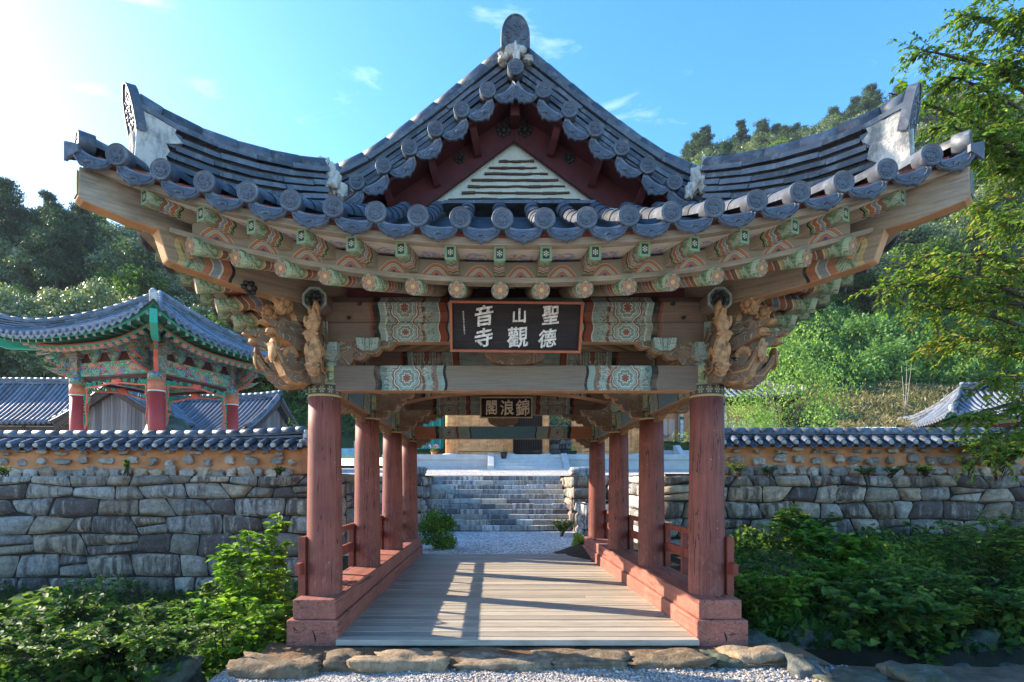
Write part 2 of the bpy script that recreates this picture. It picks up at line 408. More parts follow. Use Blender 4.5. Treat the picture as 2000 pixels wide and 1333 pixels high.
BEAM_L = m_bands('painted_lintel', [(0, (0.215, 0.18, 0.14, 1)), (0.76, BLACK), (0.79, TEAL_L), (0.86, (0.22, 0.14, 0.10, 1)), (0.92, TEAL_L), (1.0, BRICK), (1.03, TEAL_L), (1.40, TEAL), (1.48, BLACK), (1.55, (0.185, 0.145, 0.11, 1))], 2.6, True, (0.9, 1.46), 0.012, 6.3, 0.8, (0.22, 0.155, 0.11), medal=1.2)
BEAM_BLUE = m_bands('painted_rear_lintel', [(0, (0.11, 0.24, 0.30, 1)), (0.72, BLACK), (0.75, TEAL_L), (1.0, BRICK), (1.05, TEAL_L), (1.35, TEAL), (1.45, BLACK), (1.52, ORANGE)], 2.6, True, (1.05, 1.44), 0.012, 6.3, 0.45, medal=1.22)
HIPPAINT = m_bands('painted_hip_rafter', [(0, (0.30, 0.22, 0.145, 1)), (1.02, BLACK), (1.05, ORANGE), (1.13, CREAM), (1.15, SLATE), (1.22, CREAM), (1.235, ORANGE), (1.31, GREEN), (1.48, OCHRE), (1.53, (0.30, 0.22, 0.145, 1))], 2.6, False, (1.31, 1.48), 0.02, 26.0, 0.55, (0.26, 0.19, 0.12))
BEAM_S = m_bands('painted_side_lintel', [(0, (0.16, 0.27, 0.34, 1)), (0.42, BLACK), (0.46, TEAL_L), (0.62, BRICK), (0.65, TEAL_L), (0.85, BLACK), (0.9, TEAL)], 1.6, True, (0.46, 0.85), 0.03, 6.3, 0.5)
HEADPAINT = m_bands('painted_post_head', [(0, GREEN), (0.12, OCHRE), (0.15, GREEN_L), (0.21, SLATE), (0.25, BRICK), (0.29, CREAM), (0.31, GREEN)], 0.8, False, (0, 0.12), 0.02, 18.0, 0.3)
def m_neck():
    t = NT('painted_neck_band'); uv = t.uv(); u, v, w = t.sep(uv); o = t.obj()
    x, y, z = t.sep(o)
    a = t.mth('MULTIPLY', v, 12.0); fx = t.mth('SUBTRACT', t.mth('FRACT', a), 0.5)
    fy = t.mth('MULTIPLY', t.mth('SUBTRACT', u, 0.075), 8.5)
    d = t.mth('SQRT', t.mth('ADD', t.mth('MULTIPLY', fx, fx), t.mth('MULTIPLY', fy, fy)))
    th = t.mth('ARCTAN2', fy, fx)
    pet = t.mth('MULTIPLY', t.mth('LESS_THAN', d, 0.36), t.mth('GREATER_THAN', t.mth('COSINE', t.mth('MULTIPLY', th, 6.0)), -0.25))
    col = t.ramp(t.mth('DIVIDE', u, 0.15), [(0, OCHRE), (0.1, (0.30, 0.27, 0.15, 1)), (0.16, BLACK), (0.2, (0.05, 0.042, 0.032, 1)), (0.8, BLACK), (0.84, (0.30, 0.27, 0.15, 1)), (0.92, OCHRE)], 'CONSTANT')
    col = t.mix(t.mth('MULTIPLY', pet, 0.8), col, (0.32, 0.29, 0.17, 1))
    return t.pbr(weather(t, col, o, 0.3), 0.75)
NECK = m_neck()
def m_flower(name, petals=6, c=(OCHRE, ORANGE, CREAM, GREEN, BROWN), pr=0.66, amp=0.16, box=False):
    t = NT(name); u, v, w = t.sep(t.uv()); o = t.obj()
    dx = t.mth('SUBTRACT', u, 0.5); dy = t.mth('SUBTRACT', v, 0.5)
    r = t.mth('MULTIPLY', t.mth('SQRT', t.mth('ADD', t.mth('MULTIPLY', dx, dx), t.mth('MULTIPLY', dy, dy))), 2.0)
    th = t.mth('ARCTAN2', dx, dy)
    rr = t.mth('DIVIDE', r, t.mth('ADD', pr, t.mth('MULTIPLY', t.mth('ABSOLUTE', t.mth('COSINE', t.mth('MULTIPLY', th, petals / 2))), amp)))
    col = t.ramp(rr, [(0, c[1]), (0.91, c[2]), (0.97, c[3])], 'CONSTANT')
    sect = t.mth('LESS_THAN', t.mth('ABSOLUTE', t.mth('COSINE', t.mth('MULTIPLY', th, petals / 2))), 0.07)
    col = t.mix(t.mth('MULTIPLY', t.mth('MULTIPLY', sect, t.mth('LESS_THAN', rr, 0.95)), 0.8), col, c[2])
    col = t.mix(t.mth('LESS_THAN', r, 0.25), col, c[0])
    col = t.mix(t.mth('GREATER_THAN', r, 0.93), col, c[4])
    return t.pbr(weather(t, col, o, 0.3), 0.75)
FLOWER = m_flower('painted_flower_end', 6, (OCHRE, (0.33, 0.15, 0.085, 1), (0.48, 0.42, 0.30, 1), (0.10, 0.15, 0.09, 1), BROWN), 0.52, 0.42)
FLOWER_RED = m_flower('painted_red_flower_end', 6, ((0.6, 0.5, 0.2, 1), (0.55, 0.05, 0.03, 1), (0.7, 0.65, 0.6, 1), (0.1, 0.3, 0.2, 1), (0.55, 0.1, 0.06, 1)))
def m_dots():
    t = NT('painted_dot_end'); u, v, w = t.sep(t.uv()); o = t.obj()
    dx = t.mth('SUBTRACT', u, 0.5); dy = t.mth('MULTIPLY', t.mth('SUBTRACT', v, 0.5), 1.25)
    r = t.mth('SQRT', t.mth('ADD', t.mth('MULTIPLY', dx, dx), t.mth('MULTIPLY', dy, dy)))
    th = t.mth('ARCTAN2', dx, dy)
    ring = t.mth('MULTIPLY', t.mth('MULTIPLY', t.mth('GREATER_THAN', r, 0.12), t.mth('LESS_THAN', r, 0.27)), t.mth('GREATER_THAN', t.mth('COSINE', t.mth('MULTIPLY', th, 6.0)), -0.2))
    dot = t.mth('MAXIMUM', ring, t.mth('LESS_THAN', r, 0.08))
    inn = t.mth('MULTIPLY', t.mth('LESS_THAN', t.mth('ABSOLUTE', t.mth('SUBTRACT', u, 0.5)), 0.34), t.mth('LESS_THAN', t.mth('ABSOLUTE', t.mth('SUBTRACT', v, 0.5)), 0.37))
    col = t.mix(inn, GREEN, (0.02, 0.025, 0.02, 1)); col = t.mix(dot, col, (0.46, 0.42, 0.28, 1))
    return t.pbr(weather(t, col, o, 0.15), 0.75)
DOTS = m_dots()
def m_arch():
    """panel between flying rafters: orange cloud arch on a grey board (uv 0..1)"""
    t = NT('painted_arch_panel'); u, v, w = t.sep(t.uv()); o = t.obj()
    dx = t.mth('MULTIPLY', t.mth('SUBTRACT', u, 0.5), 2.0)
    r = t.mth('SQRT', t.mth('ADD', t.mth('MULTIPLY', dx, dx), t.mth('MULTIPLY', t.mth('MULTIPLY', v, v), 0.75)))
    th = t.mth('ARCTAN2', dx, v)
    rr = t.mth('ADD', r, t.mth('MULTIPLY', t.mth('COSINE', t.mth('MULTIPLY', th, 4.0)), -0.035))
    col = t.ramp(rr, [(0, (0.05, 0.08, 0.26, 1)), (0.16, ORANGE), (0.34, CREAM), (0.36, TEAL_L), (0.46, CREAM), (0.48, ORANGE), (0.64, CREAM), (0.66, (0.27, 0.235, 0.175, 1))], 'CONSTANT')
    return t.pbr(weather(t, col, o, 0.25), 0.8)
ARCH = m_arch()
def m_soffit():
    t = NT('pale_soffit_board'); o = t.geo(); u, v, w = t.sep(t.uv())
    dx = t.mth('MULTIPLY', t.mth('SUBTRACT', u, 0.5), 2.6); dy = t.mth('MULTIPLY', t.mth('SUBTRACT', v, 0.55), 2.6)
    r = t.mth('SQRT', t.mth('ADD', t.mth('MULTIPLY', dx, dx), t.mth('MULTIPLY', dy, dy)))
    nz = t.noise(t.map(o, (1, 1, 1)), 16.0, 2, 0.5, 1.0)
    blob = t.mth('MULTIPLY', t.mth('LESS_THAN', r, 0.85), t.mth('GREATER_THAN', nz, 0.52))
    col = t.mix(blob, (0.60, 0.55, 0.45, 1), (0.28, 0.28, 0.44, 1))
    blob2 = t.mth('MULTIPLY', t.mth('LESS_THAN', r, 0.7), t.mth('LESS_THAN', nz, 0.40))
    col = t.mix(blob2, col, (0.42, 0.16, 0.10, 1))
    col = t.mix(t.mth('MULTIPLY', t.step(t.noise(t.map(o, (3, 12, 3)), 2, 6), 0.5, 0.75), 0.5), col, (0.26, 0.22, 0.17, 1))
    return t.pbr(col, 0.85)
SOFFIT = m_soffit()
def m_carve():
    """carved bracket sides: worn dark paint with teal / red scroll lines"""
    t = NT('carved_bracket_paint'); u, v, w = t.sep(t.uv()); o = t.obj()
    q = t.comb(u, v)
    nz = t.noise(q, 4.2, 1, 0.4, 1.1)
    k = t.mth('FRACT', t.mth('MULTIPLY', nz, 7.0))
    col = t.ramp(k, [(0, (0.19, 0.125, 0.08, 1)), (0.52, (0.05, 0.04, 0.03, 1)), (0.57, (0.20, 0.24, 0.19, 1)), (0.68, (0.34, 0.33, 0.25, 1)), (0.74, (0.05, 0.045, 0.035, 1)), (0.79, (0.25, 0.09, 0.05, 1))], 'CONSTANT')
    col = weather(t, col, o, 0.6, (0.22, 0.145, 0.09), (4, 4, 4), 0.46, 0.62)
    return t.pbr(col, 0.75, t.bump(k, 0.6, 0.012), 0.2)
CARVE = m_carve()
def m_edge():
    t = NT('carved_edge_wood'); o = t.obj(); g = t.noise(t.map(o, (6, 6, 14)), 2.0, 5, 0.6)
    col = t.ramp(g, [(0.2, (0.22, 0.10, 0.042, 1)), (0.5, (0.40, 0.215, 0.10, 1)), (0.8, (0.52, 0.33, 0.18, 1))])
    col = t.mix(t.mth('MULTIPLY', t.step(t.noise(o, 9.0, 5, 0.7), 0.5, 0.66), 0.7), col, (0.10, 0.06, 0.035, 1))
    return t.pbr(col, 0.7, t.bump(t.noise(o, 34, 4), 0.5, 0.01), 0.2)
CARVE_EDGE = m_edge()
CAPB = m_bands('painted_capital', [(0, TEAL), (0.03, TEAL_L)], 1.0, True, (-1, 1), 0.0, 1, 0.5, (0.2, 0.15, 0.1), 50.0)
SIGN_BLACK = m_wood('blackened_sign_board', (0.012, 0.010, 0.010, 1), (0.045, 0.034, 0.032, 1), 0.8, 1.0, 22, 0.5)
SIGN_FRAME = m_plain('sign_frame_orange', (0.40, 0.11, 0.05, 1), 0.7, 0.2)
SIGN_FRAME2 = m_plain('sign_frame_pale', (0.52, 0.45, 0.30, 1), 0.7, 0.3)
LETTER = m_plain('worn_white_lettering', (0.70, 0.65, 0.60, 1), 0.8, 0.5, 40.0)
LETTER2 = m_plain('cream_lettering', (0.85, 0.74, 0.58, 1), 0.8, 0.15, 40.0)
IRON = m_plain('black_iron', (0.022, 0.022, 0.024, 1), 0.5, 0.3)
OCT = m_flower('octagon_purlin_end', 8, ((0.05, 0.06, 0.055, 1), (0.10, 0.12, 0.11, 1), (0.03, 0.04, 0.04, 1), (0.025, 0.032, 0.032, 1), (0.13, 0.20, 0.18, 1)), 0.5, 0.3)

# ---- ground, stone, plants
def m_planks():
    t = NT('weathered_deck_planks'); g = t.geo(); ti = t.attr('tint')
    gr = t.noise(t.map(g, (1.3, 26, 4)), 1.6, 7, 0.68, 0.3)
    col = t.ramp(gr, [(0.2, (0.22, 0.18, 0.135, 1)), (0.55, (0.42, 0.365, 0.295, 1)), (0.85, (0.53, 0.47, 0.39, 1))])
    col = t.mix(1.0, col, t.ramp(ti, [(0, 0.78), (1, 1.12)]), 'MULTIPLY')
    col = t.mix(t.mth('MULTIPLY', t.step(t.noise(g, 2.0, 6, 0.7), 0.5, 0.75), 0.35), col, (0.24, 0.21, 0.175, 1))
    kn = t.step(t.voro(t.map(g, (1.0, 4.0, 1)), 1.5), 0.02, 0.05)
    col = t.mix(kn, (0.06, 0.05, 0.04, 1), col)
    return t.pbr(col, 0.75, t.bump(gr, 0.5, 0.004), 0.25)
PLANK = m_planks()
def m_stone(name, c0, c1, stain=(0.075, 0.062, 0.068), amt=0.9, bs=1.0):
    t = NT(name); g = t.geo(); ti = t.attr('tint')
    n1 = t.noise(g, 6.0, 7, 0.7); n2 = t.noise(g, 42.0, 4, 0.6)
    col = t.ramp(n1, [(0.3, c0), (0.7, c1)])
    col = t.mix(1.0, col, t.ramp(ti, [(0, 0.62), (0.5, 0.95), (1, 1.25)]), 'MULTIPLY')
    hue = t.ramp(t.mth('FRACT', t.mth('MULTIPLY', ti, 7.31)), [(0, (1.12, 1.0, 0.86, 1)), (0.4, (1, 1, 1, 1)), (1, (0.92, 0.99, 1.1, 1))])
    col = t.mix(1.0, col, hue, 'MULTIPLY')
    sn = t.noise(t.map(g, (7.5, 7.5, 0.9)), 1.0, 6, 0.66)
    sa = t.mth('ADD', sn, t.mth('MULTIPLY', t.mth('SUBTRACT', t.mth('FRACT', t.mth('MULTIPLY', ti, 3.7)), 0.5), 0.34))
    col = t.mix(t.mth('MULTIPLY', t.step(sa, 0.44, 0.60), amt), col, stain + (1,))
    pit = t.step(t.voro(g, 26.0), 0.0, 0.25)
    col = t.mix(1.0, col, t.ramp(t.noise(g, 17.0, 5, 0.7), [(0.3, 0.68), (0.65, 1.14)]), 'MULTIPLY')
    sp = t.mth('LESS_THAN', t.voro(g, 34.0), 0.13); sp = t.mth('MULTIPLY', sp, t.step(t.noise(g, 2.2, 3), 0.52, 0.66))
    col = t.mix(t.mth('MULTIPLY', sp, 0.6), col, (0.52, 0.52, 0.48, 1))
    h = t.mth('ADD', t.mth('ADD', t.mth('MULTIPLY', n1, 0.6), t.mth('MULTIPLY', n2, 0.4)), t.mth('MULTIPLY', pit, 0.12))
    return t.pbr(col, 0.88, t.bump(h, 0.9 * bs, 0.03), 0.22)
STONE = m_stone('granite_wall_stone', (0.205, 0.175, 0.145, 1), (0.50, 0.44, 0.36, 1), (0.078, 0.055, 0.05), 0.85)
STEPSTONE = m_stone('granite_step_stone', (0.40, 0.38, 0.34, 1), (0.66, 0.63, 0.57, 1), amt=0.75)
BOULDER = m_stone('ochre_boulder', (0.23, 0.16, 0.095, 1), (0.48, 0.36, 0.235, 1), (0.11, 0.08, 0.05), 0.7, 1.0)
GREYROCK = m_stone('mossy_grey_rock', (0.09, 0.085, 0.072, 1), (0.22, 0.205, 0.175, 1), (0.05, 0.07, 0.035), 0.6)
FIELDSTONE = m_stone('field_stone', (0.32, 0.265, 0.205, 1), (0.62, 0.53, 0.42, 1), (0.16, 0.13, 0.10), 0.4)
GRANITE = m_plain('cut_white_granite', (0.52, 0.52, 0.51, 1), 0.7, 0.14, 3.0, 0.15, 0.3, 160.0, 0.002)
JOINT = m_plain('dark_joint', (0.03, 0.028, 0.025, 1), 0.95, 0.3)
def m_mud():
    t = NT('orange_mud_wall'); g = t.geo(); a = t.noise(g, 3.0, 6, 0.65); b = t.noise(g, 30.0, 6, 0.7)
    col = t.ramp(a, [(0.3, (0.58, 0.23, 0.10, 1)), (0.6, (0.74, 0.33, 0.15, 1)), (0.8, (0.80, 0.42, 0.22, 1))])
    return t.pbr(col, 0.95, t.bump(b, 0.9, 0.03), 0.1)
MUD = m_mud()
def m_gravel(name, c0, c1, sc=48.0):
    t = NT(name); g = t.geo()
    d = t.voro(g, sc); cc = t.voro(g, sc, 'F1', 'Color')
    r, gg, b = t.sep(cc)
    col = t.ramp(r, [(0, c0), (0.5, tuple((x + y) / 2 for x, y in zip(c0, c1))), (1, c1)])
    warm = t.mth('GREATER_THAN', gg, 0.82); col = t.mix(t.mth('MULTIPLY', warm, 0.5), col, (0.36, 0.22, 0.13, 1))
    col = t.mix(1.0, col, t.ramp(t.noise(g, 1.3, 4), [(0.3, 0.75), (0.7, 1.1)]), 'MULTIPLY')
    col = t.mix(t.step(d, 0.45, 0.75), col, tuple(x * 0.4 for x in c0[:3]) + (1,))
    return t.pbr(col, 0.85, t.bump(t.mth('SUBTRACT', 1.0, d), 0.9, 0.02), 0.25)
GRAVEL = m_gravel('crushed_gravel', (0.34, 0.315, 0.285, 1), (0.74, 0.69, 0.62, 1))
GRAVEL_COARSE = m_gravel('coarse_path_gravel', (0.42, 0.40, 0.37, 1), (0.86, 0.83, 0.78, 1), 15.0)
def m_pebble():
    t = NT('loose_gravel'); ti = t.attr('tint'); g = t.geo()
    col = t.ramp(ti, [(0, (0.14, 0.13, 0.13, 1)), (0.4, (0.32, 0.31, 0.30, 1)), (0.75, (0.50, 0.48, 0.46, 1)), (0.92, (0.42, 0.27, 0.17, 1)), (1, (0.55, 0.40, 0.30, 1))])
    return t.pbr(col, 0.8, t.bump(t.noise(g, 160, 3), 0.4, 0.004), 0.3)
PEBBLE = m_pebble()
def m_earth(name, a, b, sc=1.2):
    t = NT(name); g = t.geo()
    col = t.ramp(t.noise(g, sc, 8, 0.7), [(0.3, a), (0.7, b)])
    return t.pbr(col, 0.95, t.bump(t.noise(g, 14, 6, 0.7), 0.9, 0.05), 0.1)
EARTH = m_earth('damp_earth', (0.03, 0.025, 0.016, 1), (0.085, 0.065, 0.04, 1))
HILL = m_earth('hill_undergrowth', (0.025, 0.045, 0.018, 1), (0.07, 0.10, 0.035, 1), 0.25)
DRYGRASS = m_earth('dry_grass_slope', (0.16, 0.13, 0.06, 1), (0.34, 0.27, 0.14, 1), 1.5)
def m_leaf(name, stops, rough=0.45, trans=0.35, spec=0.35, shift=0.0):
    t = NT(name); ti = t.attr('tint')
    if shift: ti = t.mth('ADD', ti, t.mth('MULTIPLY', t.mth('SUBTRACT', t.rnd(), 0.5), shift))
    col = t.ramp(ti, stops)
    p = t.n('BsdfPrincipled', {'Base Color': col, 'Roughness': rough, 'Specular IOR Level': spec})
    tr = t.n('BsdfTranslucent', {'Color': t.mix(1.0, col, (1.5, 1.6, 0.7, 1), 'MULTIPLY')})
    mx = t.n('MixShader', {0: trans}); t.t.links.new(p.outputs[0], mx.inputs[1]); t.t.links.new(tr.outputs[0], mx.inputs[2])
    t.t.links.new(mx.outputs[0], t.out.inputs[0])
    return t.m
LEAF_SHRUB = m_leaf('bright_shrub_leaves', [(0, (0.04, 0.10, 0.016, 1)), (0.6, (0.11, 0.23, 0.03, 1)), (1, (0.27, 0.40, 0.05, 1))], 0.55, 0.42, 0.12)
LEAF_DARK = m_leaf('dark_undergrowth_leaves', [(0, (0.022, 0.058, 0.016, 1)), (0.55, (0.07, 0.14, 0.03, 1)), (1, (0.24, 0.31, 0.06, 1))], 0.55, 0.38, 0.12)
LEAF_HERB = m_leaf('mugwort_leaves', [(0, (0.07, 0.11, 0.04, 1)), (1, (0.22, 0.27, 0.11, 1))], 0.7, 0.3)
LEAF_ZELK = m_leaf('autumn_zelkova_leaves', [(0, (0.05, 0.11, 0.02, 1)), (0.5, (0.12, 0.22, 0.035, 1)), (0.82, (0.30, 0.34, 0.05, 1)), (1, (0.42, 0.22, 0.05, 1))], 0.45, 0.45, 0.25)
LEAF_OAK = m_leaf('silvery_oak_leaves', [(0, (0.06, 0.11, 0.05, 1)), (0.6, (0.16, 0.215, 0.10, 1)), (1, (0.30, 0.33, 0.16, 1))], 0.4, 0.25, 0.5, 0.5)
LEAF_PINE = m_leaf('pine_needles', [(0, (0.018, 0.05, 0.026, 1)), (0.7, (0.045, 0.10, 0.045, 1)), (1, (0.09, 0.16, 0.06, 1))], 0.6, 0.15, 0.3, 0.3)
LEAF_LIGHT = m_leaf('light_green_leaves', [(0, (0.08, 0.16, 0.035, 1)), (0.6, (0.19, 0.31, 0.06, 1)), (1, (0.36, 0.44, 0.11, 1))], 0.5, 0.4, 0.3, 0.3)
LEAF_BANK = m_leaf('bank_bush_leaves', [(0, (0.035, 0.09, 0.022, 1)), (0.6, (0.10, 0.21, 0.05, 1)), (1, (0.19, 0.32, 0.09, 1))], 0.55, 0.35, 0.3, 0.4)
GRASS = m_leaf('grass_blades', [(0, (0.05, 0.10, 0.02, 1)), (0.7, (0.14, 0.19, 0.045, 1)), (1, (0.32, 0.29, 0.11, 1))], 0.6, 0.35)
BARK = m_plain('grey_bark', (0.12, 0.095, 0.075, 1), 0.9, 0.4, 9.0, 0.8, 0.15, 22.0, 0.02)
TWIG = m_plain('brown_twig', (0.07, 0.045, 0.032, 1), 0.8, 0.3)
# ================================================================ the bridge pavilion
PAV = empty('bridge_pavilion', (0, 3.3, 0), 'wooden bridge pavilion on red columns with faded painted eaves and a curved grey tiled roof', 'pavilion')
HX, BAY = 2.13, 2.2
COLY = [0, BAY, 2 * BAY, 3 * BAY]
HALF = {'F': HX, 'B': HX, 'L': 3.3, 'R': 3.3}
def P(side, v, o, z):
    if side == 'F': return Vector((v, -o, z))
    if side == 'B': return Vector((-v, 6.6 + o, z))
    if side == 'L': return Vector((-HX - o, 3.3 - v, z))
    return Vector((HX + o, 3.3 + v, z))
OUT = {'F': Vector((0, -1, 0)), 'B': Vector((0, 1, 0)), 'L': Vector((-1, 0, 0)), 'R': Vector((1, 0, 0))}
TAN = {'F': Vector((1, 0, 0)), 'B': Vector((-1, 0, 0)), 'L': Vector((0, -1, 0)), 'R': Vector((0, 1, 0))}
def aa(side, v): return max(0.0, abs(v) - (HALF[side] - HX))
def rise(a, k=0.64): return k * (a / 3.73) ** 2.2
def eave_o(a): return 1.5 + 0.1 * (a / 3.73) ** 2
def part(mb, name, mats, bev=0.0):
    o = mb.build(name, mats, PAV)
    if bev: bevel(o, bev)
    return o

# ---- sills, deck
for sx in (-1, 1):
    m = MB(); m.beam((sx * 2.125, -0.40, 0.292), (sx * 2.125, 6.98, 0.292), 0.45, 0.205); part(m, 'upper_sill', [RED_BEAM], 0.012)
    m = MB(); m.beam((sx * 2.14, -0.43, 0.045), (sx * 2.14, 7.02, 0.045), 0.54, 0.285); part(m, 'lower_sill', [RED_BEAM], 0.02)
    # a dark drying crack on the sill end
    m = MB(); m.prism([(-0.02, 0.02), (0.0, 0.0), (0.015, -0.05), (0.008, -0.10), (-0.004, -0.05)], (sx * 2.14 + 0.03, -0.431, 0.05), (1, 0, 0), (0, 0, 1), 0.004)
    part(m, 'sill_crack', [JOINT])
m = MB(); y = -0.49; rd = random.Random(3)
while y < 6.75:
    w = rd.choice((0.135, 0.14, 0.145, 0.20, 0.24))
    n = 1 if rd.random() < 0.75 else 2
    cuts = [-1.88, 1.88] if n == 1 else [-1.88, rd.uniform(-1.1, 1.1), 1.88]
    for c0, c1 in zip(cuts, cuts[1:]):
        dz = rd.uniform(-0.004, 0.004)
        m.beam((c0 + 0.002, y + w / 2, -0.03 + dz), (c1 - 0.002, y + w / 2, -0.03 + dz), w - 0.018, 0.06, tint=rd.random())
    y += w
part(m, 'plank_deck', [PLANK], 0.004)
m = MB()
for x in (-1.5, -0.5, 0.5, 1.5): m.beam((x, -0.45, -0.2), (x, 6.7, -0.2), 0.2, 0.26)
part(m, 'deck_joist', [WOOD_DARK])

# ---- columns
def column_mesh():
    m = MB(); zs = [0.385, 0.7, 1.2, 1.7, 2.2, 2.57]; rs = [0.193, 0.194, 0.19, 0.185, 0.179, 0.174]
    m.tube([(0, 0, z) for z in zs], rs, 32, cap0=False); return m.mesh('column', [RED_COL])
def neck_mesh():
    m = MB(); m.tube([(0, 0, 2.566), (0, 0, 2.716)], [0.178, 0.178], 32); return m.mesh('neck_band', [NECK])
def head_mesh():
    m = MB(); m.tube([(0, 0, 2.71), (0, 0, 2.97)], [0.165, 0.165], 28); return m.mesh('post_head', [HEADPAINT])
def capital_mesh():
    m = MB()
    s0, s1 = 0.14, 0.19
    lo = [(-s0, -s0), (s0, -s0), (s0, s0), (-s0, s0)]; hi = [(-s1, -s1), (s1, -s1), (s1, s1), (-s1, s1)]
    i = m.add([(x, y, 2.95) for x, y in lo] + [(x, y, 3.02) for x, y in hi] + [(x, y, 3.15) for x, y in hi])
    for k in range(4):
        b = (k + 1) % 4
        m.face((i + k, i + b, i + 4 + b, i + 4 + k), [(0, 0), (0.3, 0), (0.38, 0.3), (-0.08, 0.3)])
        m.face((i + 4 + k, i + 4 + b, i + 8 + b, i + 8 + k), [(0, 0.3), (0.38, 0.3), (0.38, 0.9), (0, 0.9)])
    m.face((i + 3, i + 2, i + 1, i)); m.face((i + 8, i + 9, i + 10, i + 11)); return m.mesh('capital_block', [CAPB])
me_c, me_n, me_h, me_k = column_mesh(), neck_mesh(), head_mesh(), capital_mesh()
for sx in (-1, 1):
    for yy in COLY:
        c = link_mesh('column', me_c, PAV, Vector((sx * HX, yy, 0)) - PAV.location)
        c.rotation_euler.z = random.uniform(0, 6)
        link_mesh('neck_band', me_n, c); link_mesh('post_head', me_h, c)
        k = link_mesh('capital_block', me_k, PAV, Vector((sx * HX, yy, 0)) - PAV.location); bevel(k, 0.01)

# ---- lintels, purlins, cross beams
def octbeam(m, p0, p1, r, mat=0, endmat=1):
    p0, p1 = Vector(p0), Vector(p1); d = (p1 - p0); L = d.length; d.normalize()
    x = d.cross(Vector((0, 0, 1))).normalized(); y = Vector((0, 0, 1))
    ring = [(math.cos(math.pi / 8 + k * math.pi / 4), math.sin(math.pi / 8 + k * math.pi / 4)) for k in range(8)]
    i = m.add([p0 + x * (a * r) + y * (b * r) for a, b in ring] + [p1 + x * (a * r) + y * (b * r) for a, b in ring])
    for k in range(8):
        b = (k + 1) % 8
        m.face((i + k, i + 8 + k, i + 8 + b, i + b), [(-L / 2, k / 3), (L / 2, k / 3), (L / 2, (k + 1) / 3), (-L / 2, (k + 1) / 3)], mat)
    uv = [(0.5 + a / 2, 0.5 + b / 2) for a, b in ring]
    m.face(range(i, i + 8), uv, endmat); m.face(range(i + 15, i + 7, -1), uv[::-1], endmat)
for yy, mt in ((0, BEAM_L), (3 * BAY, BEAM_BLUE)):
    m = MB(); m.beam((-HX + 0.1, yy, 2.772), (HX - 0.1, yy, 2.772), 0.20, 0.28, mat=0, botmat=1); part(m, 'lintel', [mt, WOOD_ORANGE], 0.012)
    m = MB(); m.beam((-HX - 0.05, yy, 3.285), (HX + 0.05, yy, 3.285), 0.13, 0.22, mat=0, botmat=1); part(m, 'purlin_board', [BEAM_P, WOOD_ORANGE], 0.008)
    m = MB(); octbeam(m, (-HX - 0.42, yy, 3.535), (HX + 0.42, yy, 3.535), 0.148); part(m, 'purlin', [BEAM_P, OCT], 0.006)
for sx in (-1, 1):
    for k in range(3):
        m = MB(); m.beam((sx * HX, COLY[k] + 0.12, 2.772), (sx * HX, COLY[k + 1] - 0.12, 2.772), 0.19, 0.28, mat=0, botmat=1); part(m, 'lintel', [BEAM_S, WOOD_ORANGE], 0.012)
        m = MB()   # carved filler hanging below the side lintel
        pts = [(-0.98, 0.0), (0.98, 0.0)]
        for q in range(9):
            x = 0.98 - q * 0.245; pts.append((x, -0.02 - 0.10 * abs(x) ** 1.5 - (0.035 if q % 2 else 0.0)))
        m.prism(pts, (sx * (HX + 0.02), COLY[k] + 1.1, 2.632), (0, 1, 0), (0, 0, 1), 0.07, 0, 1); part(m, 'carved_filler', [CARVE, CARVE_EDGE])
    m = MB(); m.beam((sx * HX, -0.1, 3.285), (sx * HX, 6.7, 3.285), 0.13, 0.22, mat=0, botmat=1); part(m, 'purlin_board', [BEAM_P, WOOD_ORANGE], 0.008)
    m = MB(); octbeam(m, (sx * HX, -0.36, 3.55), (sx * HX, 6.96, 3.55), 0.138); o = part(m, 'purlin', [BEAM_P, OCT], 0.006)
    # raised rim round the purlin end
    m = MB(); ring = [(math.cos(math.pi / 8 + k * math.pi / 4), math.sin(math.pi / 8 + k * math.pi / 4)) for k in range(8)]
    for k in range(8):
        a, b = ring[k], ring[(k + 1) % 8]
        m.beam((sx * HX + a[0] * 0.124, -0.365, 3.55 + a[1] * 0.124), (sx * HX + b[0] * 0.124, -0.365, 3.55 + b[1] * 0.124), 0.025, 0.03, (0, 1, 0))
    m.build('purlin_end_rim', [CAPB], o)
    m = MB()
    for k in range(8):
        a = k * math.pi / 4
        m.rock((sx * HX + math.cos(a) * 0.06, -0.372, 3.55 + math.sin(a) * 0.06), (0.026, 0.014, 0.026), k, 1, 0.5)
    m.rock((sx * HX, -0.375, 3.55), (0.03, 0.02, 0.03), 9, 1, 0.3)
    m.build('purlin_end_boss', [IRON], o)
    # short rafter-plate blocks seen on the purlin board next to each corner
    m = MB(); m.prism([(-0.13, 0.07), (0.13, 0.07), (0.11, -0.04), (0.06, -0.07), (-0.06, -0.07), (-0.11, -0.04)], (sx * 1.62, -0.06, 3.13), (1, 0, 0), (0, 0, 1), 0.22); part(m, 'small_block', [CAPB], 0.006)
    # black iron rosette nails on the purlin
    for dx in (0.42, 0.30):
        m = MB(); m.rock((sx * (HX - dx), -0.135, 3.50 + (dx - 0.36) * 1.3), (0.03, 0.02, 0.025), dx, 1, 0.4)
        part(m, 'nail_head', [IRON])
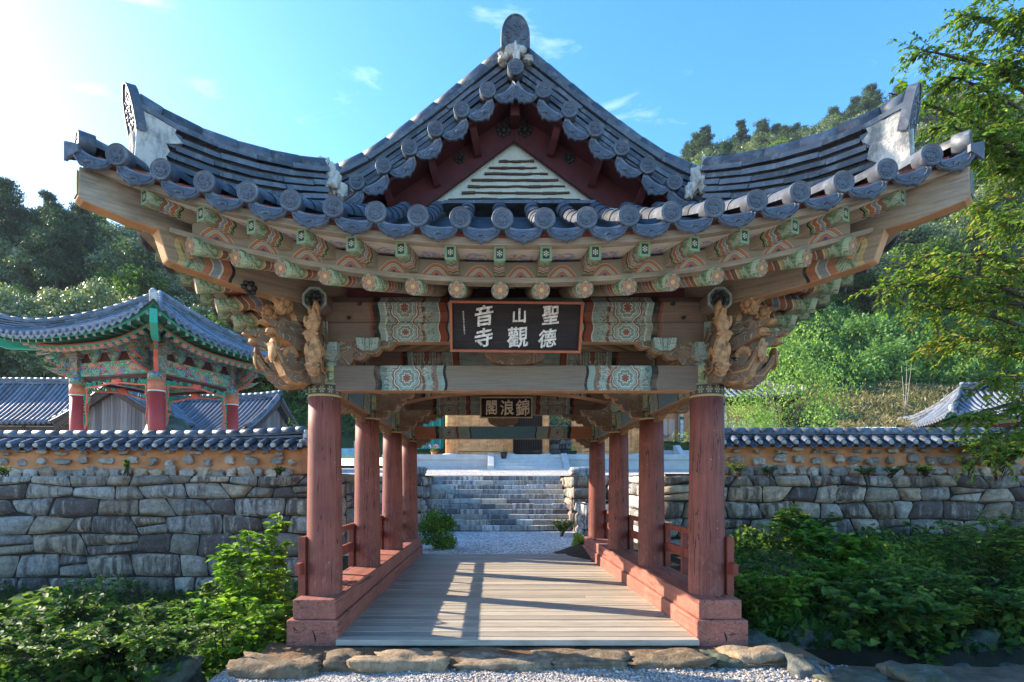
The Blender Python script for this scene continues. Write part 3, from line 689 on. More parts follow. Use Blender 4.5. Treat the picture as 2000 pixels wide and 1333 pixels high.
for yy in (BAY, 2 * BAY):
    m = MB(); top, L = 3.56, HX; up = 0.0 if yy < 3 else 0.2
    ol = [(-L, top), (L, top), (L, 2.98 + up)]
    for q in range(17):
        x = L - 0.25 - q * (2 * L - 0.5) / 16; ol.append((x, 2.93 + up + 0.18 * (1 - (abs(x) / (L - 0.25)) ** 3)))
    ol.append((-L, 2.98 + up))
    m.prism(ol, (0, yy, 0), (1, 0, 0), (0, 0, 1), 0.34, 0, 1); part(m, 'cross_beam', [BEAM_P, WOOD_ORANGE], 0.02)
    m = MB(); m.prism([(-0.5, 0), (0.5, 0), (0.42, 0.1), (0.3, 0.16), (0.28, 0.3), (-0.28, 0.3), (-0.3, 0.16), (-0.42, 0.1)], (0, yy, 3.521), (1, 0, 0), (0, 0, 1), 0.2); part(m, 'strut_block', [CAPB], 0.01)
    m = MB(); m.beam((-1.5, yy, 4.03), (1.5, yy, 4.03), 0.28, 0.42); part(m, 'upper_cross_beam', [BEAM_P], 0.02)
# cloud block standing on the front and rear lintels, middle
for yy, sgn in ((0.0, 1), (3 * BAY, 1)):
    m = MB(); ol = [(-0.34, 0.26), (0.34, 0.26)] + [(0.34 * math.cos(t) * (1.0 if abs(math.cos(t)) < 0.9 else 1), 0.14 - 0.14 * math.sin(t)) for t in [k * math.pi / 10 for k in range(11)]]
    m.prism(ol, (0, yy, 2.915), (1, 0, 0), (0, 0, 1), 0.14, 0, 1); part(m, 'cloud_block', [CARVE, CARVE_EDGE], 0.01)
for x, z in ((-1.15, 4.36), (1.15, 4.36), (0, 5.0)):
    m = MB(); octbeam(m, (x, 0.8, z), (x, 5.8, z), 0.14); part(m, 'inner_purlin', [BEAM_P, OCT])

# ---- carved brackets
def ik(u, v): return ((997 - u) * 0.00090 , 3.811 - v * 0.0009)
T1 = [(1050, 1185), (880, 1190), (860, 1215), (800, 1225), (745, 1205), (725, 1245), (680, 1258), (640, 1245), (620, 1215), (600, 1250), (560, 1258), (540, 1235), (490, 1258), (420, 1250), (375, 1215), (320, 1180), (262, 1080), (198, 990), (150, 895), (118, 812), (170, 850), (228, 885), (285, 975), (330, 1030), (360, 1032), (345, 1000), (300, 950), (250, 895), (300, 868), (400, 862), (480, 880), (545, 930), (500, 955), (470, 990), (520, 1000), (580, 950), (660, 928), (760, 930), (900, 935), (1050, 935)]
T2 = [(1050, 905), (860, 905), (700, 895), (640, 905), (590, 865), (520, 868), (480, 845), (380, 800), (300, 770), (215, 752), (160, 718), (100, 718), (48, 712), (140, 690), (150, 662), (190, 650), (140, 628), (60, 610), (-10, 572), (60, 562), (160, 566), (225, 575), (262, 545), (330, 525), (395, 560), (425, 530), (500, 520), (560, 545), (590, 610), (640, 650), (760, 690), (1050, 700)]
T3 = [(1050, 560), (780, 500), (640, 520), (520, 515), (455, 415), (435, 425), (400, 455), (330, 455), (285, 430), (240, 385), (250, 350), (180, 312), (100, 288), (190, 268), (270, 265), (268, 232), (320, 225), (390, 232), (432, 255), (440, 305), (520, 300), (600, 285), (760, 320), (1050, 300)]
def bracket_mesh(front=False):
    m = MB()
    for T, th in ((T1, 0.10), (T2, 0.09)) if front else ((T1, 0.15), (T2, 0.14), (T3, 0.11)):
        m.prism([ik(*p) for p in T], (0, 0, 0), (1, 0, 0), (0, 0, 1), th, 0, 0 if front else 1)
    # raised edge of the lower wing, tongues, scrolls and a lotus on each face
    for s in (-1, 1):
        def rib(pts, r, mt=0):
            m.tube([Vector((ik(*p)[0], s * (0.078 if mt == 0 else 0.07), ik(*p)[1])) for p in pts], r, 6, mt)
        rib([(980, 960), (820, 945), (700, 960), (600, 1010), (520, 1080), (400, 1085), (300, 1010)], 0.014)
        rib([(980, 1030), (820, 1010), (700, 1030), (620, 1080), (540, 1130), (420, 1120), (330, 1110), (250, 1000), (180, 900)], 0.016, 1)
        rib([(980, 1100), (860, 1075), (740, 1085), (650, 1130)], 0.014)
        rib([(900, 850), (760, 800), (600, 740), (440, 690), (330, 670)], 0.016)
        rib([(900, 780), (760, 730), (620, 660), (540, 590)], 0.014)
        for c, rr in (((740, 1150), 40), ((340, 592), 42), ((560, 822), 34), ((660, 440), 50)):
            rib([(c[0] + math.cos(t * 0.9) * rr * (1 - t / 12), c[1] + math.sin(t * 0.9) * rr * (1 - t / 12)) for t in range(11)], 0.010)
        for k in range(9):   # lotus petals
            a = math.pi * (0.08 + 0.84 * k / 8); c = ik(400, 935)
            m.rock((c[0] + math.cos(a) * 0.085, s * 0.072, c[1] + math.sin(a) * 0.055), (0.03, 0.022, 0.045), k, 1, 0.1, 1)
        if front: continue
        for k in range(10):
            a = 2 * math.pi * k / 10; c = ik(345, 345)
            m.rock((c[0] + math.cos(a) * 0.07, s * 0.062, c[1] + math.sin(a) * 0.07), (0.036, 0.03, 0.036), k, 1, 0.1, 1)
        m.rock((ik(345, 345)[0], s * 0.08, ik(345, 345)[1]), (0.05, 0.03, 0.05), 4, 1, 0.3, 1)
    # tongue tips widened like leaves
    for (u, v), sz, rz in () if front else (((165, 900), (0.035, 0.10, 0.13) if not front else (0.03, 0.05, 0.08), 0), ((150, 690), (0.08, 0.085, 0.05) if not front else (0.06, 0.05, 0.04), 0), ((90, 590), (0.11, 0.06, 0.035) if not front else (0.05, 0.04, 0.03), 0), ((345, 340), (0.075, 0.085, 0.075), 0) if not front else ((330, 520), (0.10, 0.09, 0.07), 0), ((560, 1245), (0.15, 0.085, 0.03), 0)):
        p = ik(u, v); m.rock((p[0], 0, p[1]), sz, u, 2, 0.25, 1)
    if front:   # curled leaf blades and petals that face outward on the end of each tongue
        for (u, v), sz, tl in (((150, 930), 0.25, 0.30), ((60, 610), 0.20, 0.45), ((250, 440), 0.14, 0.2)):
            r_, z_ = ik(u, v); ol = [(0, -0.42), (0.24, -0.36), (0.34, -0.05), (0.27, 0.28), (0.06, 0.62), (-0.02, 0.66), (-0.16, 0.30), (-0.28, 0.02), (-0.24, -0.34)]
            for s, k in ((1, 1.0), (-1, 0.55)):
                ax_ = Vector((0.25 * s, math.cos(tl) * s, -math.sin(tl) * 0.4)).normalized(); ay_ = Vector((0.35, math.sin(tl) * s, math.cos(tl)))
                ay_ = (ay_ - ax_ * ay_.dot(ax_)).normalized()
                m.prism([(p * sz * k, q * sz * 1.15 * k) for p, q in ol], (r_ + 0.03 - 0.04 * (s < 0), s * 0.03, z_), ax_, ay_, 0.05, 1, 1)
            for k in range(3): m.prism([(-0.085 + 0.01 * k, 0.0), (-0.05, -0.035), (0, -0.05), (0.05, -0.035), (0.085 - 0.01 * k, 0.0), (0.05, 0.03), (-0.05, 0.03)], (r_ - 0.01 - 0.055 * k, 0.0, z_ - sz * 0.52 - 0.03 * k), (0, 1, 0), (0.2, 0, 1), 0.05, 1, 1)
    return m.mesh('carved_bracket', [CARVE, CARVE_EDGE])
me_br, me_bf = bracket_mesh(), bracket_mesh(True)
def place_bracket(x, y, ang, sc=1.0, me=None):
    o = link_mesh('carved_bracket', me or me_br, PAV, Vector((x, y, 0)) - PAV.location)
    o.rotation_euler.z = ang; o.scale = (sc, 1, 1); bevel(o, 0.012, 2, 50)
    return o
for sx in (-1, 1):
    out = math.pi if sx < 0 else 0.0
    for k, yy in enumerate(COLY): place_bracket(sx * HX, yy, out)
    place_bracket(sx * HX, 0.0, math.radians(-90 + sx * 45), 0.80, me_br)
    place_bracket(sx * HX, 0.0, -math.pi / 2, 0.60, me_bf).scale.y = -sx; place_bracket(sx * HX, 6.6, math.pi / 2, 0.60, me_bf)
# inward scroll brackets under beams
def scroll_profile(L, H, n=4, r=0.06):
    pts = [(0.0, 0.0), (L, 0.0)]
    for k in range(n):
        x0, z0 = lerp(L, 0.16, k / n), lerp(0, -H, k / n); x1, z1 = lerp(L, 0.16, (k + 1) / n), lerp(0, -H, (k + 1) / n)
        for q in range(7):
            t = q / 6; b = math.sin(t * math.pi) * r
            nx, nz = H, -L; ln = math.hypot(nx, nz)
            pts.append((lerp(x0, x1, t) + abs(nx) / ln * b, lerp(z0, z1, t) - abs(nz) / ln * b))
    pts.append((0.0, -H - 0.03)); return pts
def scroll(x, y, z, dirv, L, H, th=0.13, n=4, r=0.05):
    m = MB(); d = Vector(dirv)
    m.prism(scroll_profile(L, H, n, r), (x, y, z), d, (0, 0, 1), th, 0, 1)
    sd = d.cross(Vector((0, 0, 1)))
    for k in range(n):
        t = (k + 0.5) / n; cx, cz = lerp(L, 0.16, t) - 0.05, lerp(0, -H, t) - 0.0
        for s in (-1, 1):
            m.tube([Vector((x, y, z)) + d * (cx + math.cos(q * 0.8) * 0.045 * (1 - q / 10)) + Vector((0, 0, cz + math.sin(q * 0.8) * 0.045 * (1 - q / 10))) + sd * (s * th / 2) for q in range(9)], 0.009, 5, 0)
    part(m, 'scroll_bracket', [CARVE, CARVE_EDGE], 0.012)
for sx in (-1, 1):
    for yy in COLY:
        d = (-sx, 0, 0)
        if yy in (BAY, 2 * BAY):
            scroll(sx * (HX - 0.05), yy, 3.0, d, 0.66, 0.40, 0.15, 4, 0.055)
        else:
            scroll(sx * (HX - 0.02), yy, 3.182, d, 0.78, 0.26, 0.13, 4, 0.045)
            if yy > 1: scroll(sx * (HX - 0.05), yy, 2.63, d, 0.44, 0.20, 0.12, 3, 0.04)

# ---- rafters
def rafter_dir(side, v):
    """tip (v, o) and inner anchor in the side's own frame"""
    a = aa(side, v); s = 1 if v >= 0 else -1; off = HALF[side] - HX
    sl = max(0.0, (a - 0.5) * 0.29)
    ain = 1.3 if sl < 0.02 else max(0.0, min(1.3, (2.06 - a + 1.13 * sl) / max(0.05, 1 - sl)))
    return s * (abs(v) - sl * (1.13 + ain)), ain
RTIP_O, FTIP_O = 1.13, 1.46
RAFT_V = {'F': [s * (0.19 + 0.40 * k) for k in range(8) for s in (-1, 1)]}
FLY_V = {'F': [s * (0.20 + 0.425 * k) for k in range(7) for s in (-1, 1)] + [-3.22, 3.22]}
RAFT_V['L'] = RAFT_V['R'] = [s * (0.2 + 0.396 * k) for k in range(10) for s in (-1, 1)]
FLY_V['L'] = FLY_V['R'] = [s * (0.2 + 0.415 * k) for k in range(10) for s in (-1, 1)] + [-4.40, 4.40]
def rtip(side, v):
    a = aa(side, v); return P(side, v, RTIP_O + 0.10 * (a / 3) ** 2, 3.385 + rise(a, 0.60))
def ftip(side, v):
    a = aa(side, v); return P(side, v, FTIP_O + 0.10 * (a / 3.73) ** 2, 3.585 + rise(a, 0.63))
for side in 'FLR':
    for v in RAFT_V[side]:
        T = rtip(side, v); av, ain = rafter_dir(side, v)
        L0 = (P(side, av, -ain, 0) - Vector((T.x, T.y, 0))).length
        dd = RTIP_O + ain; A = P(side, av, -ain, 3.385 + rise(aa(side, v), 0.60) * (1 - 0.2 * dd) + 0.335 * dd)
        d = A - T
        m = MB(); n = 8
        pts = [T + d * (k / n) for k in range(n + 1)]
        rad = [0.078, 0.083, 0.086, 0.088, 0.088, 0.088, 0.088, 0.088, 0.088]
        m.tube(pts, rad, 18, 0, capmat=1); part(m, 'rafter', [RAFT, FLOWER])
    for v in FLY_V[side]:
        T = ftip(side, v); av, ain = rafter_dir(side, v * 0.94); A = P(side, av, -ain, 0)
        d = Vector((A.x - T.x, A.y - T.y, 0)); d.normalize()
        a = aa(side, v)
        # direction in plan, shallow fall to the tip; under-edge curved
        n = 6; m = MB(); sd = d.cross(Vector((0, 0, 1))).normalized(); Lf = 1.05 if a < 2.9 else 1.25
        rows = []
        up = 0.0
        for k in range(n + 1):
            t = k / n; p = T + d * (Lf * t); p.z += 0.085 * t - up
            h = lerp(0.12, 0.165, min(1, t * 2.2)); w = lerp(0.088, 0.11, min(1, t * 1.6))
            top = 0.065
            rows.append(m.add([p + sd * (-w / 2) + Vector((0, 0, top)), p + sd * (w / 2) + Vector((0, 0, top)), p + sd * (w / 2) + Vector((0, 0, top - h)), p + sd * (-w / 2) + Vector((0, 0, top - h))]))
        for k in range(n):
            i, j = rows[k], rows[k + 1]; u0, u1 = Lf * k / n, Lf * (k + 1) / n
            for q in range(4):
                b = (q + 1) % 4
                uv = [(u0, 0), (u1, 0), (u1, 1), (u0, 1)]
                if q == 3: uv = [(u0, 1), (u1, 1), (u1, 0), (u0, 0)]
                m.face((i + q, j + q, j + b, i + b), uv, 2 if q == 2 and False else 0)
        i = rows[0]; m.face((i + 3, i + 2, i + 1, i), [(0, 0), (1, 0), (1, 1), (0, 1)], 1)
        i = rows[-1]; m.face((i, i + 1, i + 2, i + 3))
        part(m, 'flying_rafter', [FLYER, DOTS], 0.005)

# ---- boards between: eave boards, arch panels, soffits
def ribbon(m, side, fo, fz, h, th, v1, nseg=44, mat=0, h2=None):
    """board along the eave: front-bottom edge at (fo(a), fz(a)), height h, depth th"""
    pts = []
    for k in range(nseg + 1):
        v = lerp(-v1, v1, k / nseg); a = aa(side, v)
        o, z = fo(a), fz(a)
        pts.append([P(side, v, o, z), P(side, v, o, z + h), P(side, v, o - th, z + h), P(side, v, o - th, z)])
    base = [m.add(p) for p in pts]; L = 0
    for k in range(nseg):
        dL = (pts[k + 1][0] - pts[k][0]).length
        for q in range(4):
            b = (q + 1) % 4
            m.face((base[k] + q, base[k] + b, base[k + 1] + b, base[k + 1] + q), [(L, q / 4), (L, (q + 1) / 4), (L + dL, (q + 1) / 4), (L + dL, q / 4)], mat)
        L += dL
for side in 'FLRB':
    H = HALF[side]
    m = MB(); ribbon(m, side, lambda a: FTIP_O + 0.03 + 0.1 * (a / 3.73) ** 2, lambda a: 3.650 + rise(a, 0.63), 0.065, 0.10, H + 1.48); part(m, 'eave_board', [WOOD], 0.006)
    m = MB(); ribbon(m, side, lambda a: FTIP_O + 0.012 + 0.1 * (a / 3.73) ** 2, lambda a: 3.716 + rise(a, 0.63), 0.075, 0.06, H + 1.46); part(m, 'eave_strip', [RED_FLAT])
    m = MB(); ribbon(m, side, lambda a: RTIP_O - 0.02 + 0.1 * (a / 3) ** 2, lambda a: 3.462 + rise(a, 0.60), 0.05, 0.12, H + 1.05); part(m, 'lower_eave_board', [WOOD], 0.006)
    # soffit above the flying rafters, and above the round rafters
    m = MB(); fv = sorted(FLY_V.get(side, FLY_V['F'] if side == 'B' else []))
    for v0, v1 in zip(fv, fv[1:]):
        for t0, t1 in ((0, 1),):
            def q(v, o_, dz): a = aa(side, v); return P(side, v, o_ + 0.1 * (a / 3.73) ** 2, 3.652 + dz + rise(a, 0.63))
            m.poly([q(v0, 1.40, 0.0), q(v1, 1.40, 0.0), q(v1 * 0.90, 0.80, 0.06), q(v0 * 0.90, 0.80, 0.06)], [(0, 0), (1, 0), (1, 1), (0, 1)])
    part(m, 'soffit_board', [SOFFIT])
    # arch panels stand on the lower eave board
    m = MB()
    for v0, v1 in zip(fv, fv[1:]):
        k = 0.93
        def q(v, z): a = aa(side, v); return P(side, v * k, RTIP_O - 0.05 + 0.1 * (a * k / 3) ** 2, z + rise(a * k, 0.61))
        m.poly([q(v0, 3.505), q(v1, 3.505), q(v1, 3.66), q(v0, 3.66)], [(0, 0), (1, 0), (1, 1), (0, 1)])
    part(m, 'arch_panel', [ARCH])
    m = MB()
    def fs(s, t):
        v = lerp(-(H + 1.05), H + 1.05, s); a = aa(side, v); o_ = lerp(RTIP_O - 0.08, -1.4, t)
        lim = H + o_ + 0.02
        v = max(-lim, min(lim, v))
        dd = RTIP_O - o_; a_ = aa(side, v); at_ = min(3.3, max(a_, (a_ - 0.145 * dd) / max(0.3, 1 - 0.29 * dd)))
        z = 3.49 + rise(at_, 0.60) * (1 - 0.2 * dd) + 0.335 * dd
        return P(side, v, o_, z)
    m.grid(lambda s, t: fs(s, t * 0.07), 44, 1, 1, False); m.grid(lambda s, t: fs(s, 0.07 + 0.93 * t), 44, 8, 0, False, uvf=lambda a, b: (a * 8, b * 2)); part(m, 'rafter_soffit', [WOOD_PALE, RED_FLAT])
# red filler between the rafters over the purlin
for side in 'FLR':
    H = HALF[side]; m = MB()
    ribbon(m, side, lambda a: 0.02, lambda a: 3.64, 0.14, 0.05, H - 0.25, 4); part(m, 'purlin_filler', [RED_DARK])

# ---- hip rafters (lower beam with a chamfered nose, upper beam riding on it)
for sx, sy in ((-1, -1), (1, -1), (-1, 1), (1, 1)):
    c = Vector((sx * HX, 0 if sy < 0 else 6.6, 0)); dg = Vector((sx, sy, 0)).normalized(); q2 = math.sqrt(2)
    def hp(t, z): return (t * q2, z)
    low = [hp(-1.3, 3.95), hp(-1.3, 3.75), hp(-0.6, 3.60), hp(0.0, 3.545), hp(0.35, 3.535), hp(0.7, 3.555), hp(1.10, 3.625), hp(1.135, 3.645), hp(1.195, 3.90), hp(0.5, 3.98)]
    m = MB(); m.prism(low, c, dg, (0, 0, 1), 0.17, 0, 1); hr = part(m, 'hip_rafter', [m_rot if False else RAFT, WOOD_ORANGE], 0.012)
    hr.data.materials[0] = HIPPAINT
    up_ = [hp(-0.2, 3.99), hp(0.5, 3.96), hp(1.0, 3.885), hp(1.33, 3.90), hp(1.585, 3.955), hp(1.61, 3.985), hp(1.605, 4.235), hp(1.2, 4.19), hp(0.5, 4.12)]
    m = MB(); m.prism(up_, c, dg, (0, 0, 1), 0.17, 0, 1); hu = part(m, 'upper_hip_rafter', [WOOD, WOOD_ORANGE], 0.012)
    sdv = dg.cross(Vector((0, 0, 1)))
    if sy < 0:
        m = MB(); e = c + dg * (1.612 * q2) + Vector((0, 0, 4.105))
        m.box(e, (0.012, 0.13, 0.2), math.atan2(dg.y, dg.x)); m.build('carved_end_plate', [DOTS if False else OCT], hu)
        m = MB()     # iron rosette under the lower hip rafter
        e = c + dg * (0.62 * q2) + Vector((0, 0, 3.56))
        for s in (-1,):
            for k in range(6): m.rock(e + sdv * (s * 0.095) + dg * (math.cos(k) * 0.05) + Vector((0, 0, math.sin(k) * 0.05)), (0.035, 0.03, 0.03), k, 1, 0.3)
        m.build('iron_rosette', [IRON], hr)
        # wooden wedge beside the nose
        for s in (-1, 1):
         m = MB(); m.beam(c + dg * (1.0 * q2) + sdv * (s * 0.10) + Vector((0, 0, 3.70)), c + dg * (1.07 * q2) + sdv * (s * 0.12) + Vector((0, 0, 3.90)), 0.03, 0.05, dg)
         m.build('wedge', [WOOD_ORANGE], hr)
# ================================================================ the pavilion roof
BASE = [(0, 6.19), (0.33, 5.98), (0.62, 5.76), (0.91, 5.545), (1.21, 5.33), (1.5, 5.13), (1.81, 4.945), (2.6, 4.44), (3.63, 3.84)]
def zside(x, a):
    x = abs(x); return interp(x, BASE) + (rise(a) * ((x - 1.8) / 1.83) ** 1.5 if x > 1.8 else 0)
def zskirt(a_v, o):
    t = max(0.0, (o + 0.05) / 1.55); return lerp(4.70, 3.84 + rise(a_v), t) - 0.05 * math.sin(min(1, t) * math.pi)
def roof_pt(side, v, o, dz=0.0):
    if side in 'FB':
        return P(side, v, o, zskirt(abs(v), o) + dz)
    return P(side, v, o, zside(HX + o, aa(side, v)) + dz)
def inner_o(side, v):
    if side in 'FB': return max(-0.06, abs(v) - HX)
    return -HX + 0.02 if abs(v) < 3.25 else abs(v) - 3.3
# concave under-tiles (sheets)
for side in 'FBLR':
    H = HALF[side]; m = MB()
    def f(s, t):
        v = lerp(-(H + 1.58), H + 1.58, s); oi = inner_o(side, v); o_ = lerp(eave_o(aa(side, v)) + 0.0, oi, t)
        return roof_pt(side, v, o_, -0.085)
    m.grid(f, 90 if side in 'FB' else 120, 10, 0, False); part(m, 'under_tile_sheet', [TILE])
# convex rows
def row(m, pts, r=0.086, seg=0.33):
    L = [0]
    for p, q in zip(pts, pts[1:]): L.append(L[-1] + (q - p).length)
    tot = L[-1]; n = max(1, round(tot / seg))
    def at(s):
        for k in range(len(pts) - 1):
            if s <= L[k + 1] + 1e-6: return pts[k].lerp(pts[k + 1], (s - L[k]) / max(1e-6, L[k + 1] - L[k]))
        return pts[-1]
    for k in range(n):
        a, b = at(tot * k / n), at(tot * (k + 1) / n)
        m.tube([a, b + (b - a) * 0.02], [r * 1.03, r * 0.94], 10, 0, False, True, a0=-0.15, a1=math.pi + 0.15, up=(0, 0, 1), tint=random.random())
ROWV = {'F': [s * (0.1775 + 0.355 * k) for k in range(10) for s in (-1, 1)], 'L': [s * (0.176 + 0.352 * k) for k in range(13) for s in (-1, 1)]}
ROWV['B'] = ROWV['F']; ROWV['R'] = ROWV['L']
for side in 'FBLR':
    m = MB()
    for v in ROWV[side]:
        oi = inner_o(side, v); oe = eave_o(aa(side, v)); n = 6 if side in 'FB' else 12
        row(m, [roof_pt(side, v, lerp(oe, oi, k / n)) for k in range(n + 1)])
    part(m, 'tile_rows', [TILE])
# end discs and drip tiles: one mesh each, copied
def disc_mesh():
    m = MB(); r = 0.092
    m.tube([(0, 0.12, 0), (0, 0.0, 0)], [r, r], 28, 0, True, False)
    prof = [(r, 0.0), (r - 0.004, -0.006), (r - 0.014, -0.006), (r - 0.018, 0.004)]
    ring = []
    for rr, yy in prof:
        ring.append(m.add([(rr * math.cos(2 * math.pi * k / 28), yy, rr * math.sin(2 * math.pi * k / 28)) for k in range(28)]))
    for a, b in zip(ring, ring[1:]):
        for k in range(28):
            k2 = (k + 1) % 28; m.face((a + k, b + k, b + k2, a + k2), None, 0, True)
    i = ring[-1]; rr = prof[-1][0]
    m.face(range(i + 27, i - 1, -1), [(0.5 + 0.5 * math.cos(2 * math.pi * k / 28), 0.5 + 0.5 * math.sin(2 * math.pi * k / 28)) for k in range(27, -1, -1)], 1)
    # moulded flower
    for k in range(3): m.rock((math.cos(k * 2.1 + 0.4) * 0.03, 0.002, math.sin(k * 2.1 + 0.4) * 0.03 + 0.008), (0.017, 0.008, 0.012), k, 1, 0.4, 0)
    for k in range(5): m.rock((math.cos(3.5 + k * 0.6) * 0.046, 0.002, math.sin(3.5 + k * 0.6) * 0.046), (0.012, 0.007, 0.016), k + 5, 1, 0.4, 0, rz=0)
    return m.mesh('tile_end', [TILE, TILE_RELIEF])
def drip_mesh(W=0.168):
    m = MB(); N = 24
    def top(u): return -0.030 - 0.050 * (1 - (u / W) ** 2)
    def bot(u):
        s = abs(u) / W
        return -0.225 + 0.045 * s ** 0.6 + 0.075 * s ** 4 + 0.012 * abs(math.sin(s * 7.8)) + (0.03 if s > 0.97 else 0)
    us = [lerp(-W, W, k / N) for k in range(N + 1)]
    rows = []
    for y0, sh in ((0.0, 0.0), (0.028, 0.0)):
        rows.append((m.add([(u, y0, top(u)) for u in us]), m.add([(u, y0 - 0.02 * (1 - 0), bot(u)) if y0 == 0 else (u, y0 - 0.02, bot(u)) for u in us])))
    (ta, ba), (tb, bb) = rows
    for k in range(N):
        uv = [(k / N, 1), (k / N, 0.35), ((k + 1) / N, 0.35), ((k + 1) / N, 1)]
        m.face((ta + k, ba + k, ba + k + 1, ta + k + 1), uv, 1, False)
        m.face((tb + k + 1, bb + k + 1, bb + k, tb + k), None, 0)
        m.face((ba + k, bb + k, bb + k + 1, ba + k + 1), None, 0)
        m.face((ta + k + 1, tb + k + 1, tb + k, ta + k), None, 0)
    m.face((ta, tb, bb, ba)); m.face((ta + N, ba + N, bb + N, tb + N))
    # lotus in relief and a raised border
    for k in range(7):
        a = math.pi * (0.1 + 0.8 * k / 6); m.rock((math.cos(a) * 0.034, -0.012, -0.160 + math.sin(a) * 0.030), (0.012, 0.014, 0.022), k, 1, 0.2, 0)
    for s in (-1, 1): m.tube([(s * x, -0.016, z) for x, z in ((0.03, -0.165), (0.07, -0.155), (0.105, -0.135), (0.13, -0.10), (0.12, -0.085))], 0.006, 5, 0)
    m.tube([(u, -0.019, bot(u) + 0.013) for u in us[1:-1]], 0.006, 5, 0)
    # stacked concave tiles seen above the plate
    for k in range(3):
        y0 = 0.05 + 0.07 * k; dz = 0.014 * (k + 1)
        i = m.add([(u, y0, top(u) + dz) for u in us] + [(u, y0 + 0.1, top(u) + dz + 0.03) for u in us] + [(u, y0, top(u) + dz - 0.014) for u in us])
        for q in range(N):
            m.face((i + q, i + q + 1, i + N + 2 + q, i + N + 1 + q), None, 0); m.face((i + q, i + 2 * N + 2 + q, i + 2 * N + 3 + q, i + q + 1), None, 0)
    return m.mesh('drip_tile', [TILE, TILE_RELIEF])
me_disc, me_drip = disc_mesh(), drip_mesh()
def place(me, name, p, ex, ey, up, tilt=0.0, yaw=0.0):
    """ex = across, ey = into the roof"""
    ex = ex.normalized(); ez = ex.cross(ey).normalized(); ey = ez.cross(ex).normalized()
    M = Matrix((ex, ey, ez)).transposed().to_4x4()
    M = Matrix.Translation(p - PAV.location) @ M @ Matrix.Rotation(tilt, 4, 'X') @ Matrix.Rotation(yaw, 4, 'Z')
    return link_mesh(name, me, PAV, mw=M)
for side in 'FLR':
    vs = sorted(ROWV[side]); inn = -OUT[side]
    for v in vs:
        p = roof_pt(side, v, eave_o(aa(side, v)))
        place(me_disc, 'tile_end', p + OUT[side] * 0.075, TAN[side], inn, None, R(random.uniform(-3, 3)), R(random.uniform(-2, 2)))
    ed = [vs[0] - 0.34] + vs + [vs[-1] + 0.34]
    for v0, v1 in zip(ed, ed[1:]):
        p0, p1 = roof_pt(side, v0, eave_o(aa(side, v0))), roof_pt(side, v1, eave_o(aa(side, v1)))
        place(me_drip, 'drip_tile', (p0 + p1) / 2 + OUT[side] * 0.035, p1 - p0, inn, None, R(-9 + random.uniform(-2, 2)))
# corner rows along the hip
for sx, sy in ((-1, -1), (1, -1), (-1, 1), (1, 1)):
    c = Vector((sx * HX, 0 if sy < 0 else 6.6, 0)); dg = Vector((sx, sy, 0)).normalized(); q2 = math.sqrt(2)
    def hz(t): return zskirt(HX + t, t)
    m = MB(); row(m, [c + dg * (t * q2) + Vector((0, 0, hz(t) + 0.005)) for t in (1.60, 1.4, 1.2, 1.0)]); part(m, 'corner_tile_row', [TILE])
    if sy < 0:
        place(me_disc, 'tile_end', c + dg * (1.605 * q2) + Vector((0, 0, hz(1.60) + 0.005)), dg.cross(Vector((0, 0, 1))) * -1, -dg, None)
        m = MB()   # angle drip tile under the corner
        e = c + dg * (1.66 * q2) + Vector((0, 0, hz(1.6) - 0.06)); sdv = dg.cross(Vector((0, 0, 1)))
        for s in (-1, 1):
            m.prism([(0, 0.03), (0.12, 0.0), (0.12, -0.06), (0.05, -0.09), (0, -0.13)], e, (sdv * s * 0.75 - dg * 0.65).normalized(), (0, 0, 1), 0.03)
        part(m, 'corner_drip_tile', [TILE])

# ---- ridges: courses of thin tiles under a row of round cap tiles
def ridge(name, path, hts, th=0.20, capr=0.10, course=0.078, seg=0.36, parent=None, mat=None):
    m = MB(); L = [0]
    for p, q in zip(path, path[1:]): L.append(L[-1] + (q - p).length)
    tot = L[-1]
    def at(s):
        for k in range(len(path) - 1):
            if s <= L[k + 1] + 1e-6:
                t = (s - L[k]) / max(1e-6, L[k + 1] - L[k]); return path[k].lerp(path[k + 1], t), lerp(hts[k], hts[k + 1], t)
        return path[-1], hts[-1]
    rd = random.Random(len(path) * 7 + int(tot * 100))
    n = max(3, round(tot / 0.18))
    for k in range(n):   # dark clay core
        (a, ha), (b, hb) = at(tot * k / n), at(tot * (k + 1) / n)
        h = (ha + hb) / 2 - 0.06
        m.beam(a + Vector((0, 0, h / 2 - 0.06)), b + Vector((0, 0, h / 2 - 0.06)), th - 0.07, h + 0.06, mat=1)
    nc = max(2, int(min(hts) / course))
    for c in range(nc):
        s = -rd.uniform(0, seg)
        while s < tot:
            s1 = min(tot, s + seg * rd.uniform(0.9, 1.1)); s0 = max(0, s)
            if s1 - s0 > 0.03:
                (a, ha), (b, hb) = at(s0), at(s1 - 0.004)
                sc = 1.0
                za = (ha - 0.09) * (1 - (c + 0.5) / nc); zb = (hb - 0.09) * (1 - (c + 0.5) / nc)
                jit = rd.uniform(-0.007, 0.007)
                m.beam(a + Vector((0, 0, za + jit)), b + Vector((0, 0, zb + jit)), th + rd.uniform(-0.016, 0.012) + (0.05 if c == 0 else 0), course * rd.uniform(0.56, 0.68), mat=0, tint=rd.random())
            s = s1
    s = 0.0
    while s < tot - 0.02:
        s1 = min(tot, s + 0.34); (a, ha), (b, hb) = at(s), at(s1)
        m.tube([a + Vector((0, 0, ha - 0.07)), b + Vector((0, 0, hb - 0.07))], [capr, capr * 0.95], 12, 0, True, True, a0=-0.3, a1=math.pi + 0.3, up=(0, 0, 1), tint=rd.random()); s = s1
    return m.build(name, [mat or TILE, JOINT], parent or PAV)
